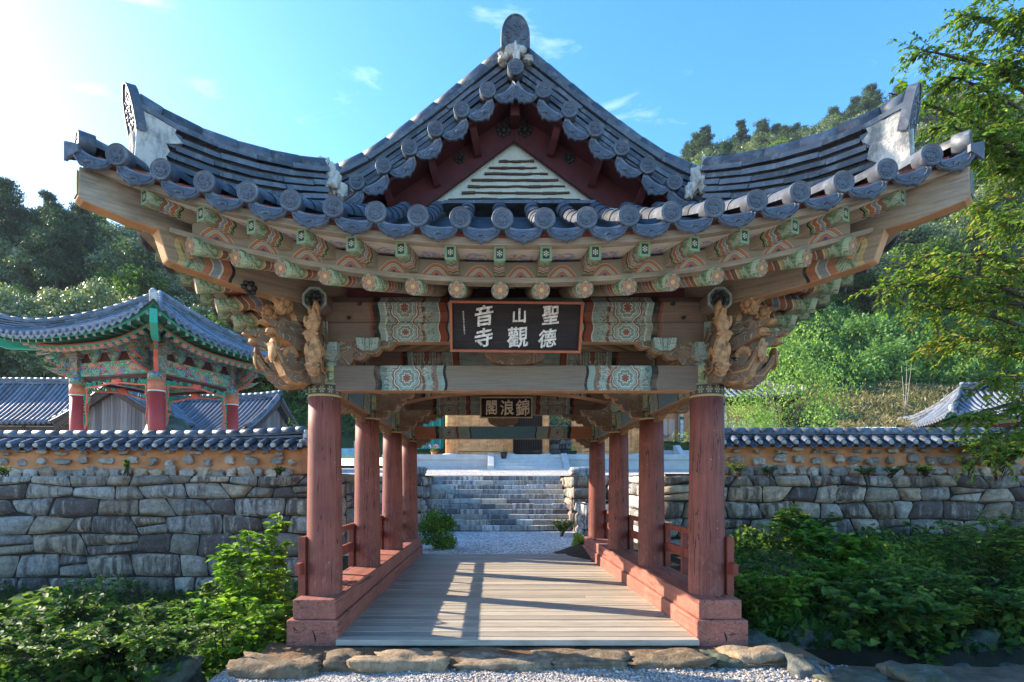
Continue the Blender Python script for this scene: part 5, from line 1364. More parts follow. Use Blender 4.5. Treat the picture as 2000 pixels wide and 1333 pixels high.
stone_wall('stone_return_wall', 'sunlit pale stone wall running back beside the path on the right', (3.80, 7.22, 0), (0, 1, 0), (-1, 0, 0), 6.3, -0.3, 1.86, 35, STEPSTONE)
def block_pier(name, label, x0, x1, y0, y1, z1, seed, mat=STONE):
    """squared stone pier with coursed faces to the front and to the path"""
    r = empty(name, ((x0 + x1) / 2, (y0 + y1) / 2, -0.03), label, 'pier')
    for fc in ('f', 'l', 'r'):
        if fc == 'f': o = stone_wall('block_face', None, (x0, y0, 0), (1, 0, 0), (0, -1, 0), x1 - x0, -0.1, z1, seed, mat, (0.4, 0.6), (0.5, 0.9), y1 - y0, bulge=0.025)
        elif fc == 'l': o = stone_wall('block_face', None, (x0, y0, 0), (0, 1, 0), (-1, 0, 0), y1 - y0, -0.1, z1, seed + 1, mat, (0.4, 0.6), (0.5, 0.9), x1 - x0, bulge=0.025)
        else: o = stone_wall('block_face', None, (x1, y0, 0), (0, 1, 0), (1, 0, 0), y1 - y0, -0.1, z1, seed + 2, mat, (0.4, 0.6), (0.5, 0.9), x1 - x0, bulge=0.025)
        del o['category']
        o.parent = r; o.location = -r.location
block_pier('stair_pier', 'streaked stone pier at the right end of the stone stairs', 2.52, 3.86, 13.4, 16.9, 1.93, 41)
block_pier('stair_pier', 'streaked stone pier at the left end of the stone stairs', -3.80, -2.62, 13.4, 16.9, 1.93, 45)
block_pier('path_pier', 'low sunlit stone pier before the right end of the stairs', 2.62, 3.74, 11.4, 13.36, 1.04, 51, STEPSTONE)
for xx, lab in ((-3.2, 'single dark stone block on the wall left of the stair head'), (3.15, 'single white-topped stone block on the wall right of the stair head')):
    m = MB(); m.rock((xx, 15.2, 2.1), (0.55, 0.5, 0.2), 3 + xx, 3, 0.15, 0, box=0.95, tint=0.4); o = m.build('coping_block', [STONE if xx < 0 else STEPSTONE]); tag(o, lab, 'stone block')
st = empty('stone_stairs', (0, 15.2, 0), 'broad flight of eleven weathered grey stone steps behind the pavilion', 'stairs')
rd = random.Random(8)
for k in range(11):
    m = MB(); x = -2.62; y0 = 13.6 + 0.302 * k; zt = 0.177 * (k + 1)
    while x < 2.5:
        x1 = min(2.52, x + rd.uniform(0.5, 1.05))
        if 2.52 - x1 < 0.3: x1 = 2.52
        dz, dy = rd.uniform(-0.012, 0.012), rd.uniform(-0.015, 0.015)
        m.box(((x + x1) / 2, y0 + 0.27 + dy, zt - 0.095 + dz), (x1 - x, 0.54, 0.19), rd.uniform(-0.01, 0.01), tint=rd.random())
        x = x1 + 0.006
    m.box((-0.05, y0 + 0.3, zt - 0.14), (5.1, 0.44, 0.16), mat=1)
    bevel(m.build('step', [STEPSTONE, JOINT], st), 0.03, 3)

# ---- mud walls with a tiled cap
def mud_wall(label, x0, x1, y, zb, zt, zridge, sp, seed, endcap):
    r = empty('tile_capped_wall', ((x0 + x1) / 2, y, zb), label, 'wall'); rd = random.Random(seed)
    m = MB()
    nx = int((x1 - x0) / 0.15)
    def f(s, t): x = lerp(x0, x1, s); z = lerp(zb - 0.05, zt, t); return (x, y + 0.05 * (t) - 0.07 * fbm(x, z, 2.6), z)
    m.grid(f, nx, 6); m.poly([(x1, y - 0.02, zb), (x1, y + 0.5, zb), (x1, y + 0.5, zt), (x1, y - 0.02, zt)]); m.poly([(x0, y + 0.5, zb), (x0, y - 0.02, zb), (x0, y - 0.02, zt), (x0, y + 0.5, zt)])
    m.build('mud_body', [MUD], r)
    m = MB()
    for row, (z, hgt, wr, gap) in enumerate(((zb + 0.08, 0.12, (0.22, 0.40), 0.03), (zb + 0.36, 0.09, (0.20, 0.36), 0.17), (zb + 0.58, 0.05, (0.18, 0.30), 0.22))):
        x = x0 + rd.uniform(0, 0.2)
        while x < x1 - 0.2:
            w = rd.uniform(*wr); h = hgt * rd.uniform(0.8, 1.15)
            m.rock((x + w / 2, y - 0.02 - (0.06 if row == 0 else 0.0), z + rd.uniform(-0.04, 0.04)), (w / 2 * 1.08, 0.075, h * 1.15), rd.random() * 50, 2, 0.6, 0, box=0.7, tint=rd.random(), smooth=False)
            x += w + gap * rd.uniform(0.5, 1.8)
    m.build('embedded_stones', [FIELDSTONE], r)
    m = MB(); pl = MB(); n = int((x1 - x0 + 0.2) / sp)
    ez = zt + 0.02; yo = y - 0.24
    m.poly([(x0 - 0.1, yo + 0.04, ez - 0.05), (x1 + 0.1, yo + 0.04, ez - 0.05), (x1 + 0.1, y + 0.25, ez + 0.17), (x0 - 0.1, y + 0.25, ez + 0.17)], None, 0)
    m.poly([(x0 - 0.1, y + 0.25, ez + 0.17), (x1 + 0.1, y + 0.25, ez + 0.17), (x1 + 0.1, y + 0.75, ez - 0.05), (x0 - 0.1, y + 0.75, ez - 0.05)], None, 0)
    m.poly([(x0 - 0.1, yo + 0.05, ez - 0.06), (x0 - 0.1, y + 0.1, ez - 0.06), (x1 + 0.1, y + 0.1, ez - 0.06), (x1 + 0.1, yo + 0.05, ez - 0.06)], None, 1)
    for k in range(n + 1):
        x = x0 - 0.05 + k * sp + rd.uniform(-0.008, 0.008)
        a, b = Vector((x, yo, ez + 0.02)), Vector((x + 0.06, y + 0.22, ez + 0.20))
        m.tube([a, b], [0.082, 0.076], 10, 0, False, False, a0=-0.2, a1=math.pi + 0.2, up=(0, 0, 1), tint=rd.random())
        pl.rock((x, yo + 0.012, ez + 0.028), (0.070, 0.03, 0.066), k, 2, 0.15)
        # hanging concave tile between rows
        if k < n:
            xs = [x + 0.05 + (sp - 0.1) * q / 8 for q in range(9)]
            for dz, yy in ((0, yo + 0.0), (0.02, yo + 0.09)):
                up_ = [(xx, yy, ez + dz - 0.035 - 0.05 * math.sin((xx - xs[0]) / (sp - 0.1) * math.pi)) for xx in xs]; lo_ = [(p[0], p[1], p[2] - 0.022) for p in up_]
                i = m.add(up_ + lo_ + [(p[0], y + 0.2, p[2] + 0.17) for p in up_])
                for q in range(8): m.face((i + q, i + 9 + q, i + 10 + q, i + q + 1), None, 0, True); m.face((i + q, i + q + 1, i + 19 + q, i + 18 + q), None, 0, True)
    m.build('cap_tiles', [TILE, EARTH], r); pl.build('plaster_plugs', [PLASTER], r)
    up_end = 0.12 if endcap else 0.0
    path = [Vector((lerp(x0 - 0.1, x1 + 0.02, k / 12), y + 0.23, ez + 0.12)) for k in range(13)]
    hts = [zridge - ez - 0.12] * 13
    if endcap > 0: hts[-1] += 0.11; hts[-2] += 0.02
    o = ridge('cap_ridge', [p for p in path], hts, 0.24, 0.11, 0.07, 0.34, r)
    if endcap:
        m = MB(); xe = x1 + 0.06
        m.rock((xe, y + 0.2, ez + 0.26), (0.09, 0.16, 0.16), 4, 3, 0.4, 0, box=0.4); m.rock((xe, y - 0.05, ez + 0.1), (0.10, 0.11, 0.08), 5, 3, 0.4, 0, box=0.4)
        m.build('plaster_end', [PLASTER], r)
    return r
mud_wall('orange mud-and-stone wall with a tiled cap, left of the pavilion', -24, -4.85, 7.5, 1.80, 2.50, 2.90, 0.315, 3, 1)
mud_wall('orange mud-and-stone wall with a tiled cap, right of the pavilion', 5.05, 13.6, 7.5, 1.84, 2.57, 2.97, 0.285, 9, 0)
# ================================================================ other temple buildings
def WX(px, D): return (px - 959) * D / 1120 - 0.2745
def WZ(py, D): return 1.6 + (947 - py) * D / 1120
def hip_roof(root, cx, cy, rz, A, B, rl, ze, zr, rs, sp=0.3, r=0.075, tile=None, gable=0.0, curve=0.5, discs=True, rowseg=0.5, ridge_h=0.35, under=None, sag=0.0):
    """curved tiled roof: eave half-sizes A (along the ridge) x B, ridge half-length rl; with gable > 0 a hip-and-gable roof"""
    tile = tile or TILE
    M = Matrix.Translation((cx, cy, 0)) @ Matrix.Rotation(rz, 4, 'Z')
    def T(p): return M @ Vector(p)
    org = origin(root)
    def prof(t): return (t - curve * t * (1 - t))          # 0 at the eave, 1 at the ridge
    def pt(side, v, t):
        """side 0,1: long sides (y = -B, +B); 2,3: short sides (x = -A, +A); t 0 eave..1 apex"""
        if side < 2:
            half, dep = A, B; a = abs(v) / half
            y = lerp(-B, 0, t) * (1 if side == 0 else -1); x = v
        else:
            half, dep = B, A - rl; a = abs(v) / half
            x = lerp(-A, -rl, t) * (1 if side == 2 else -1); y = v
        z = lerp(ze, zr, prof(t)) + rs * a ** 3 * (1 - t) ** 1.5
        return Vector((x, y, z))
    def tmax(side, v):
        if side < 2: return 1.0 if abs(v) <= rl else max(0.02, (A - abs(v)) / (A - rl))
        tm = max(0.02, 1 - abs(v) / B)
        return tm
    mr, mu = MB(), MB(); md = MB()
    for side in range(4):
        half = A if side < 2 else B
        n = 48
        def f(s, t_):
            v = lerp(-half, half, s) * (1 if side in (0, 3) else -1); p = pt(side, v, tmax(side, v) * t_); return T((p.x, p.y, p.z - r * 0.75))
        mr.grid(f, n, 6, 0, False)
        k = int((2 * half - 0.2) / sp); 
        for q in range(k + 1):
            v = -half + (2 * half - k * sp) / 2 + q * sp; tm = tmax(side, v)
            if tm < 0.05: continue
            nn = max(2, int(tm * 6)); pts = [T(pt(side, v, tm * j / nn)) for j in range(nn + 1)]
            mr.tube(pts, r, 7, 0, False, False, a0=-0.1, a1=math.pi + 0.1, up=(0, 0, 1), tint=random.random())
            if discs:
                d = (pts[0] - pts[1]).normalized(); h = Vector((d.x, d.y, 0)).normalized()
                md.tube([pts[0] - h * 0.02, pts[0] + h * 0.035], r * 1.12, 12, 0, False, True)
                if q < k:
                    p2 = T(pt(side, v + sp, 0)); mid = (pts[0] + p2) / 2 + h * 0.02; e = (p2 - pts[0]).normalized()
                    md.prism([(-sp * 0.46, -0.01), (0, -0.08), (sp * 0.46, -0.01), (sp * 0.44, -0.09), (sp * 0.2, -0.15), (0, -0.19), (-sp * 0.2, -0.15), (-sp * 0.44, -0.09)], mid, e, (0, 0, 1), 0.03)
        def fu(s, t_):
            v = lerp(-half, half, s) * (1 if side in (0, 3) else -1); p = pt(side, v, tmax(side, v) * t_); return T((p.x, p.y, lerp(p.z - r - 0.05, min(p.z - 0.22, max(ze + 0.75, p.z - 0.45)), min(1, t_ * 2.2))))
        mu.grid(fu, n, 3, 0, False, flip=True)
    mr.build('roof', [tile], root); mu.build('roof_soffit', [under or WOOD_DARK], root)
    if discs: md.build('eave_tile_ends', [tile], root)
    for sx in (-1, 1):
        for sy in (-1, 1):
            side = 0 if sy < 0 else 1; path = []; hs_ = []
            for k in range(9):
                t = lerp(0.06, 1.0, k / 8); v = sx * lerp(A, rl, t); p = pt(side, v, t); path.append(T((p.x, p.y, p.z + 0.0))); hs_.append(ridge_h * (1 + 0.35 * max(0, 0.3 - t) / 0.3))
            ridge('roof_ridge', path, hs_, 0.17, 0.085, 0.07, 0.4, root, tile)
            e = path[0]; mm = MB(); mm.rock(e + Vector((0, 0, hs_[0] * 0.5)), (0.12, 0.12, hs_[0] * 0.55), sx + sy + 5, 2, 0.3, 0, box=0.5); mm.build('plaster_ridge_end', [PLASTER], root)
    if rl > 0.1:
        ridge('main_ridge', [T((lerp(-rl, rl, k / 8), 0, zr + 0.12 * (abs(k - 4) / 4) ** 2)) for k in range(9)], [ridge_h * 1.3] * 9, 0.2, 0.1, 0.07, 0.4, root, tile)
    return T, pt

# ---- bell pavilion (painted), rotated so one corner points this way
def m_dan(name, sc, pal):
    t = NT(name); uv = t.uv(); v_ = t.voro(t.map(uv, (sc, sc, 1)), 1.0, 'F1', 'Color', 0.75); d = t.voro(t.map(uv, (sc, sc, 1)), 1.0, 'F1', 'Distance', 0.75)
    r, g, b = t.sep(v_)
    col = t.ramp(r, [(k / len(pal), c) for k, c in enumerate(pal)], 'CONSTANT')
    ring = t.mth('FRACT', t.mth('MULTIPLY', d, 4.5))
    col = t.mix(t.mth('LESS_THAN', ring, 0.2), col, (0.55, 0.52, 0.45, 1))
    col = t.mix(t.mth('MULTIPLY', t.mth('GREATER_THAN', ring, 0.72), 0.9), col, (0.01, 0.10, 0.07, 1))
    return t.pbr(col, 0.6)
TEALP = (0.03, 0.40, 0.28, 1); REDP = (0.70, 0.06, 0.035, 1); BLUEP = (0.05, 0.09, 0.52, 1); ORP = (0.70, 0.27, 0.08, 1); GRP = (0.015, 0.20, 0.10, 1); MAR = (0.20, 0.02, 0.02, 1)
DAN = m_dan('bright_dancheong', 8.0, [GRP, REDP, TEALP, GRP, BLUEP, ORP, GRP, MAR])
DANB = m_dan('bright_dancheong_beam', 4.5, [GRP, TEALP, REDP, TEALP, BLUEP, GRP, ORP, MAR])
TEAL_M = m_plain('teal_paint', TEALP, 0.6, 0.15); GREEN_M = m_plain('green_paint', (0.015, 0.13, 0.07, 1), 0.6, 0.2)
RED_BR = m_plain('bright_red_paint', (0.42, 0.05, 0.045, 1), 0.5, 0.12, 3.0); ORANGE_M = m_plain('orange_paint', (0.62, 0.20, 0.10, 1), 0.6, 0.2)
REDLINE = m_plain('scarlet_trim', (0.72, 0.16, 0.10, 1), 0.6, 0.1); WHITE_M = m_plain('white_paint', (0.75, 0.73, 0.68, 1), 0.6, 0.1)
D0 = 19.0
bx, by = WX(306, D0), D0 - 6.4
va = Vector((-0.1738, 0.0516, 0)) * D0; vb = Vector((0.0516, 0.1738, 0)) * D0
BELL = empty('bell_pavilion', (bx + (va.x + vb.x) / 2, by + (va.y + vb.y) / 2, 1.9), 'brightly painted bell pavilion with red columns and teal eaves behind the left wall', 'pavilion')
bc = [Vector((bx, by, 0)), Vector((bx, by, 0)) + va, Vector((bx, by, 0)) + va + vb, Vector((bx, by, 0)) + vb]
ztop = WZ(728, D0)
for k, c in enumerate(bc):
    m = MB(); m.tube([c + Vector((0, 0, 1.9)), c + Vector((0, 0, 3.5)), c + Vector((0, 0, ztop - 0.62))], [0.27, 0.26, 0.25], 24); col = m.build('column', [RED_BR], BELL)
    m = MB(); m.tube([c + Vector((0, 0, ztop - 0.62)), c + Vector((0, 0, ztop - 0.25))], 0.266, 24, 0); m.build('orange_band', [ORANGE_M], col)
    m = MB(); m.tube([c + Vector((0, 0, ztop - 0.25)), c + Vector((0, 0, ztop + 0.06))], 0.268, 24, 0); m.build('painted_capital', [DAN], col)
    m = MB(); m.tube([c + Vector((0, 0, ztop - 0.64)), c + Vector((0, 0, ztop - 0.60))], 0.272, 24, 0); m.build('white_line', [WHITE_M], col)
    m = MB(); m.box(c + Vector((0, 0, ztop + 0.35)), (0.42, 0.42, 0.6), math.atan2(va.y, va.x)); m.box(c + Vector((0, 0, ztop + 0.78)), (0.62, 0.62, 0.26), math.atan2(va.y, va.x)); m.build('post_head', [DAN], BELL)
rzb = math.atan2(va.y, va.x)
cen = (bc[0] + bc[2]) / 2
for k in range(4):
    p, q = bc[k], bc[(k + 1) % 4]; d = (q - p).normalized(); n = Vector((d.y, -d.x, 0))
    if n.dot(p - cen) < 0: n = -n
    m = MB(); m.beam(p + Vector((0, 0, ztop + 0.24)), q + Vector((0, 0, ztop + 0.24)), 0.2, 0.46); m.build('painted_lintel', [DANB], BELL)
    m = MB(); m.beam(p - d * 0.5 + Vector((0, 0, ztop + 0.95)), q + d * 0.5 + Vector((0, 0, ztop + 0.95)), 0.26, 0.32); m.build('painted_purlin', [DANB], BELL)
    m = MB(); m.beam(p + d * 0.2 + Vector((0, 0, ztop + 0.62)), q - d * 0.2 + Vector((0, 0, ztop + 0.62)), 0.08, 0.34); m.build('bracket_board', [MAR and RED_DARK], BELL)
    m = MB()
    for j in range(3):
        e = p.lerp(q, (j + 1) / 4) + Vector((0, 0, ztop + 0.62))
        m.prism([(-0.28, 0.16), (0.28, 0.16), (0.2, 0.0), (0.1, -0.14), (-0.1, -0.14), (-0.2, 0.0)], e + n * 0.06, d, (0, 0, 1), 0.12)
    m.build('cloud_brackets', [DAN], BELL)
    # openwork scroll trim round the opening
    m = MB(); L = (q - p).length
    zt = ztop - 0.05
    path = [(0.30, zt - 1.75), (0.42, zt - 1.45), (0.36, zt - 1.0), (0.44, zt - 0.6), (0.42, zt - 0.34), (0.8, zt - 0.30), (L / 2, zt - 0.20), (L - 0.8, zt - 0.30), (L - 0.42, zt - 0.34), (L - 0.44, zt - 0.6), (L - 0.36, zt - 1.0), (L - 0.42, zt - 1.45), (L - 0.30, zt - 1.75)]
    sp_ = smooth_path([p + d * s + Vector((0, 0, z)) for s, z in path], 8)
    m.tube([a + n * 0.02 for a in sp_], 0.034, 6, 1)
    for j in range(0, len(sp_) - 1, 3):
        a = sp_[j]; ctr = p.lerp(q, 0.5) + Vector((0, 0, zt + 0.3)); off = (Vector((0, 0, 1)) if 26 < j < 70 else (d * (-1 if j <= 26 else 1)))
        c_ = a + off * 0.10
        m.tube([c_ + d * (math.cos(w * 0.9 + j) * 0.095 * (1 - w / 11)) + Vector((0, 0, math.sin(w * 0.9 + j) * 0.095 * (1 - w / 11))) for w in range(9)], 0.026, 5, 0)
    m.rock(p.lerp(q, 0.5) + Vector((0, 0, zt - 0.14)), (0.22, 0.06, 0.12), 3, 2, 0.5, 1, rz=math.atan2(d.y, d.x))
    m.build('scroll_trim', [TEAL_M, REDLINE], BELL)
    m = MB(); m.beam(p + d * 0.3 + Vector((0, 0, zt - 0.03)), q - d * 0.3 + Vector((0, 0, zt - 0.03)), 0.05, 0.10); m.build('trim_board', [RED_DARK], BELL)
    # rafters: round ones with flower ends, square ones above
    half = L / 2; mid = (p + q) / 2; ov1, ov2 = 1.3, 1.9
    for tier in (0, 1):
        mm = MB(); ov = ov1 if tier == 0 else ov2; H_ = half + ov; nr = 19 if tier == 0 else 21
        for j in range(nr):
            v = lerp(-H_ + 0.22, H_ - 0.22, j / (nr - 1)); a = abs(v) / H_; rs_ = 0.62 * a ** 3
            tip = mid + d * v + n * ov + Vector((0, 0, ztop + (0.62 if tier == 0 else 0.78) + rs_))
            anc = mid + d * (v * 0.55) - n * 0.1 + Vector((0, 0, ztop + 1.22 + rs_ * 0.3))
            if tier == 0: mm.tube([tip, tip.lerp(anc, 0.5), anc], 0.085, 10, 0, capmat=1)
            else: mm.beam(tip, tip.lerp(anc, 0.75), 0.09, 0.11, mat=0, endmat=1)
        mm.build('rafters' if tier == 0 else 'flying_rafters', [GREEN_M if tier else DAN, FLOWER_RED if tier == 0 else DAN], BELL)
    mm = MB()
    for zz, oo, hh, mt in ((0.70, 1.28, 0.05, 0), (0.86, 1.9, 0.06, 0), (0.76, 1.25, 0.05, 1)):
        prev = None
        for j in range(25):
            H_ = half + oo; v = lerp(-H_, H_, j / 24); a = abs(v) / H_
            e = mid + d * v + n * oo + Vector((0, 0, ztop + zz + 0.62 * a ** 3))
            if prev is not None: mm.beam(prev, e, 0.06, hh, mat=mt)
            prev = e
    mm.build('eave_boards', [TEAL_M, REDLINE], BELL)
    # corner hip rafter and winged brackets
    dg = (p - cen); dg.z = 0; dg.normalize()
    mm = MB(); z0 = ztop + 0.85
    mm.prism([(-0.6, 0.3), (0.6, 0.05), (1.9, -0.05), (2.65, 0.15), (2.7, 0.55), (1.8, 0.4), (0.5, 0.45), (-0.6, 0.6)], p + Vector((0, 0, z0)), dg, (0, 0, 1), 0.2, 0, 0); mm.build('hip_rafter', [TEAL_M], BELL)
    for w in (dg, n, None):
        dd = w if w is not None else None
        if dd is None:
            pk = bc[(k - 1) % 4]; dd = (p - pk).normalized()
        mm = MB()
        ol = [(-0.1, -0.2), (0.35, -0.16), (0.75, 0.0), (1.0, 0.18), (0.7, 0.12), (0.5, 0.16), (0.95, 0.42), (0.62, 0.34), (0.45, 0.42), (0.8, 0.72), (0.45, 0.6), (-0.1, 0.7)]
        mm.prism(ol, p + Vector((0, 0, ztop + 0.15)), dd, (0, 0, 1), 0.12, 0, 1)
        for j in range(5):
            x_, z_ = 0.3 + 0.1 * j, 0.0 + 0.14 * j
            mm.tube([p + dd * (x_ + math.cos(w2 * 0.9) * 0.1 * (1 - w2 / 9)) + Vector((0, 0, ztop + 0.15 + z_ + math.sin(w2 * 0.9) * 0.1 * (1 - w2 / 9))) for w2 in range(8)], 0.03, 5, 2)
        mm.build('winged_bracket', [DAN, REDLINE, TEAL_M], BELL)
hipA = va.length / 2 + 2.0; hipB = vb.length / 2 + 2.0
T_, pt_ = hip_roof(BELL, cen.x, cen.y, rzb, hipA, hipB, 0.05, ztop + 0.98, ztop + 3.1, 0.72, 0.30, 0.075, TILE_LITE, ridge_h=0.34, under=GREEN_M)
# bronze bell hanging inside
m = MB(); pz = WZ(842, D0 + 2); bc_ = Vector((cen.x + 0.35, cen.y, 0))
prof = [(0.86, 2.35), (0.90, 2.5), (0.88, 3.0), (0.82, 3.4), (0.72, 3.75), (0.55, 3.98), (0.30, 4.08), (0.0, 4.1)]
for (r0, z0), (r1, z1) in zip(prof, prof[1:]): m.tube([bc_ + Vector((0, 0, z0)), bc_ + Vector((0, 0, z1))], [max(r0, 0.001), max(r1, 0.001)], 32, 0, False, False)
for z in (2.45, 3.45): m.tube([bc_ + Vector((0, 0, z)), bc_ + Vector((0, 0, z + 0.09))], 0.91 if z < 3 else 0.85, 32, 0)
m.tube(smooth_path([bc_ + Vector((-0.14, 0, 4.08)), bc_ + Vector((-0.12, 0, 4.26)), bc_ + Vector((0.12, 0, 4.26)), bc_ + Vector((0.14, 0, 4.08))], 4), 0.05, 8)
tag(m.build('temple_bell', [m_plain('green_bronze', (0.075, 0.115, 0.095, 1), 0.5, 0.4, 6.0, spec=0.5)]), 'large dark green bronze bell behind the middle red column of the bell pavilion', 'bell')

# ---- long halls behind the bell pavilion
def gable_hall(name, label, cx, cy, rz, L, B, zb, ze, zr, wall, sp=0.26, oh=0.5):
    """gabled hall, ridge along local x, half-length L, eave half-width B"""
    r = empty(name, (cx, cy, zb), label, 'hall')
    M = Matrix.Translation((cx, cy, 0)) @ Matrix.Rotation(rz, 4, 'Z')
    def T(x, y, z): return M @ Vector((x, y, z))
    mr = MB(); md = MB()
    def z_(t): return lerp(ze, zr, t - 0.28 * t * (1 - t))
    for sy in (-1, 1):
        mr.grid(lambda s, t: T(lerp(-L, L, s) * -sy, sy * B * (1 - t), z_(t) - 0.05 + 0.12 * abs(2 * s - 1) ** 3), 16, 8, 0, False)
        n = int(2 * L / sp)
        for k in range(n + 1):
            x = -L + k * sp; bow = 0.12 * abs(x / L) ** 3
            pts = [T(x, sy * B * (1 - j / 6), z_(j / 6) + bow) for j in range(7)]
            mr.tube(pts, 0.066, 6, 0, True, False, a0=0, a1=math.pi, up=(0, 0, 1), tint=random.random())
            md.tube([pts[0], pts[0] + (pts[0] - pts[1]).normalized() * 0.05], 0.078, 10, 0)
    mr.build('roof', [TILE_LITE], r); md.build('eave_tile_ends', [TILE_LITE], r)
    ridge('main_ridge', [T(lerp(-L, L, k / 10), 0, zr - 0.05 + 0.16 * (abs(k - 5) / 5) ** 3) for k in range(11)], [0.36] * 11, 0.2, 0.1, 0.07, 0.4, r, TILE_LITE)
    for sx in (-1, 1):
        for sy in (-1, 1): ridge('verge_ridge', [T(sx * (L - 0.15), sy * B * (1 - j / 6), z_(j / 6) + 0.1) for j in range(7)], [0.26] * 7, 0.16, 0.085, 0.07, 0.4, r, TILE_LITE)
    W2, L2 = B - oh, L - oh
    for sx in (-1, 1):
        m = MB(); rdd = random.Random(5); y = -W2
        while y < W2:
            y1 = min(W2, y + rdd.uniform(0.14, 0.22)); zt = lambda yy: lerp(zr - 0.25, ze - 0.12, abs(yy) / B)
            m.beam(T(sx * L2, (y + y1) / 2, zb), T(sx * L2, (y + y1) / 2, max(zb + 0.1, zt((y + y1) / 2))), y1 - y - 0.012, 0.05 + rdd.uniform(0, 0.02), M.to_3x3() @ Vector((1, 0, 0)), tint=rdd.random()); y = y1
        m.build('plank_gable', [WOOD_GREY], r)
        m = MB()
        for sy in (-1, 1): m.beam(T(sx * (L - 0.1), sy * (B - 0.1), ze - 0.16), T(sx * (L - 0.1), 0, zr - 0.18), 0.06, 0.26)
        m.build('barge_board', [WOOD_DARK], r)
    m = MB()
    for sy in (-1, 1): m.beam(T(-L2, sy * W2, (zb + ze) / 2 - 0.05), T(L2, sy * W2, (zb + ze) / 2 - 0.05), 0.12, ze - zb - 0.1)
    m.build('wall', [wall], r)
    m = MB(); k = int(2 * L2 / 1.6)
    for j in range(k + 1):
        for sy in (-1, 1): m.beam(T(-L2 + j * 2 * L2 / k, sy * (W2 + 0.03), zb), T(-L2 + j * 2 * L2 / k, sy * (W2 + 0.03), ze - 0.05), 0.16, 0.16, (0, 1, 0))
    for sy in (-1, 1):
        m.beam(T(-L2, sy * (W2 + 0.02), ze - 0.25), T(L2, sy * (W2 + 0.02), ze - 0.25), 0.14, 0.2)
        for j in range(int(2 * L / 0.4)): m.beam(T(-L + 0.2 + j * 0.4, sy * (B - 0.1), ze - 0.10), T(-L + 0.2 + j * 0.4, sy * (W2 - 0.2), ze + 0.12), 0.09, 0.09)
    m.build('timber_frame', [WOOD_DARK], r)
    return r
def m_greywood():
    t = NT('grey_plank_wood'); uv = t.uv(); o = t.geo(); ti = t.attr('tint'); g = grain(t, uv, 0.8, 5)
    col = t.ramp(g, [(0.3, (0.12, 0.105, 0.10, 1)), (0.7, (0.33, 0.31, 0.31, 1))]); col = t.mix(1.0, col, t.ramp(ti, [(0, 0.5), (1, 1.3)]), 'MULTIPLY')
    return t.pbr(col, 0.85)
WOOD_GREY = m_greywood()
Dg = 27.0
gable_hall('plank_gable_hall', 'weathered hall with a plank gable and tiled roof, behind the bell pavilion', WX(240, Dg), Dg - 6.4 + 5.0, R(90 - 8), 5.0, 3.1, 2.6, WZ(826, Dg), WZ(752, Dg), PLASTER_CREAM)
gable_hall('long_tiled_hall', 'long low hall with a wide pale tiled roof, left edge behind the bell pavilion', WX(10, 33) - 1.5, 33 - 6.4, R(5), 8.2, 3.2, 2.8, WZ(826, 30), WZ(748, 33), PLASTER_CREAM)
gable_hall('low_tiled_hall', 'low hall whose blue-grey roof shows between the bell pavilion columns and the pavilion', WX(437, 31), 31 - 6.4, R(-7), 3.3, 3.2, 2.0, WZ(846, 28), WZ(782, 31), PLASTER_CREAM)

# ---- new timber hall seen through the pavilion, on a granite platform
DH = 33.0; yh = DH - 6.4
PLZ = WZ(893, DH)
ph = empty('granite_platform', (WX(1000, DH), yh, 2.3), 'pale cut granite platform with a short stair, seen through the pavilion', 'platform')
m = MB(); x0, x1 = WX(752, DH), WX(1392, DH - 1)
m.box(((x0 + x1) / 2, yh + 2.6, (PLZ + 2.0) / 2 - 0.12), (x1 - x0 - 0.16, 6.84, PLZ - 2.0)); m.build('platform_body', [GRANITE], ph)
m = MB(); m.box(((x0 + x1) / 2, yh + 2.6, PLZ - 0.05), (x1 - x0, 7.0, 0.30)); bevel(m.build('platform_coping', [GRANITE], ph), 0.02)
sx0, sx1 = WX(965, 31.5), WX(1098, 31.5)
for k in range(4):
    m = MB(); yy = yh - 1.0 - 0.32 * (3 - k); zt = lerp(WZ(918, 31), PLZ + 0.1, (k + 1) / 4.6); m.box(((sx0 + sx1) / 2, yy + 0.16 + 0.16, zt - 0.3), (sx1 - sx0, 0.64, 0.6)); bevel(m.build('step', [GRANITE], ph), 0.012)
m = MB(); m.box(((sx0 + sx1) / 2, yh - 2.3, WZ(918, 31) - 0.05), (sx1 - sx0 + 1.6, 0.7, 0.18)); m.build('base_slab', [GRANITE], ph)
for xx in (sx0 - 0.17, sx1 + 0.17):
    m = MB(); m.prism([(-2.2, 2.25), (-2.2, 2.62), (-1.9, 2.74), (-0.95, PLZ + 0.16), (-0.8, PLZ + 0.16), (-0.8, 2.25)], (xx, yh, 0), (0, 1, 0), (0, 0, 1), 0.34); bevel(m.build('stair_cheek', [GRANITE], ph), 0.02)
hall = empty('timber_hall', (0, yh, PLZ), 'unpainted new timber hall with plank walls and an open middle bay, behind the stairs', 'hall')
def col_(root, px, D, r, z0, z1, mat, name='column', base=True):
    x = WX(px, D); m = MB(); m.tube([(x, D - 6.4, z0), (x, D - 6.4, z1)], r, 20); c = m.build(name, [mat], root)
    if base:
        b = MB(); b.tube([(x, D - 6.4, z0 - 0.06), (x, D - 6.4, z0 + 0.14), (x, D - 6.4, z0 + 0.2)], [r * 2.0, r * 1.7, r * 1.15], 20); b.build('stone_base', [GRANITE], c)
HT = 7.6
for px in (880, 992, 1066, 1126, 1248): col_(hall, px, DH, 0.30 if px not in (1066,) else 0.2, PLZ, HT, WOOD_NEW)
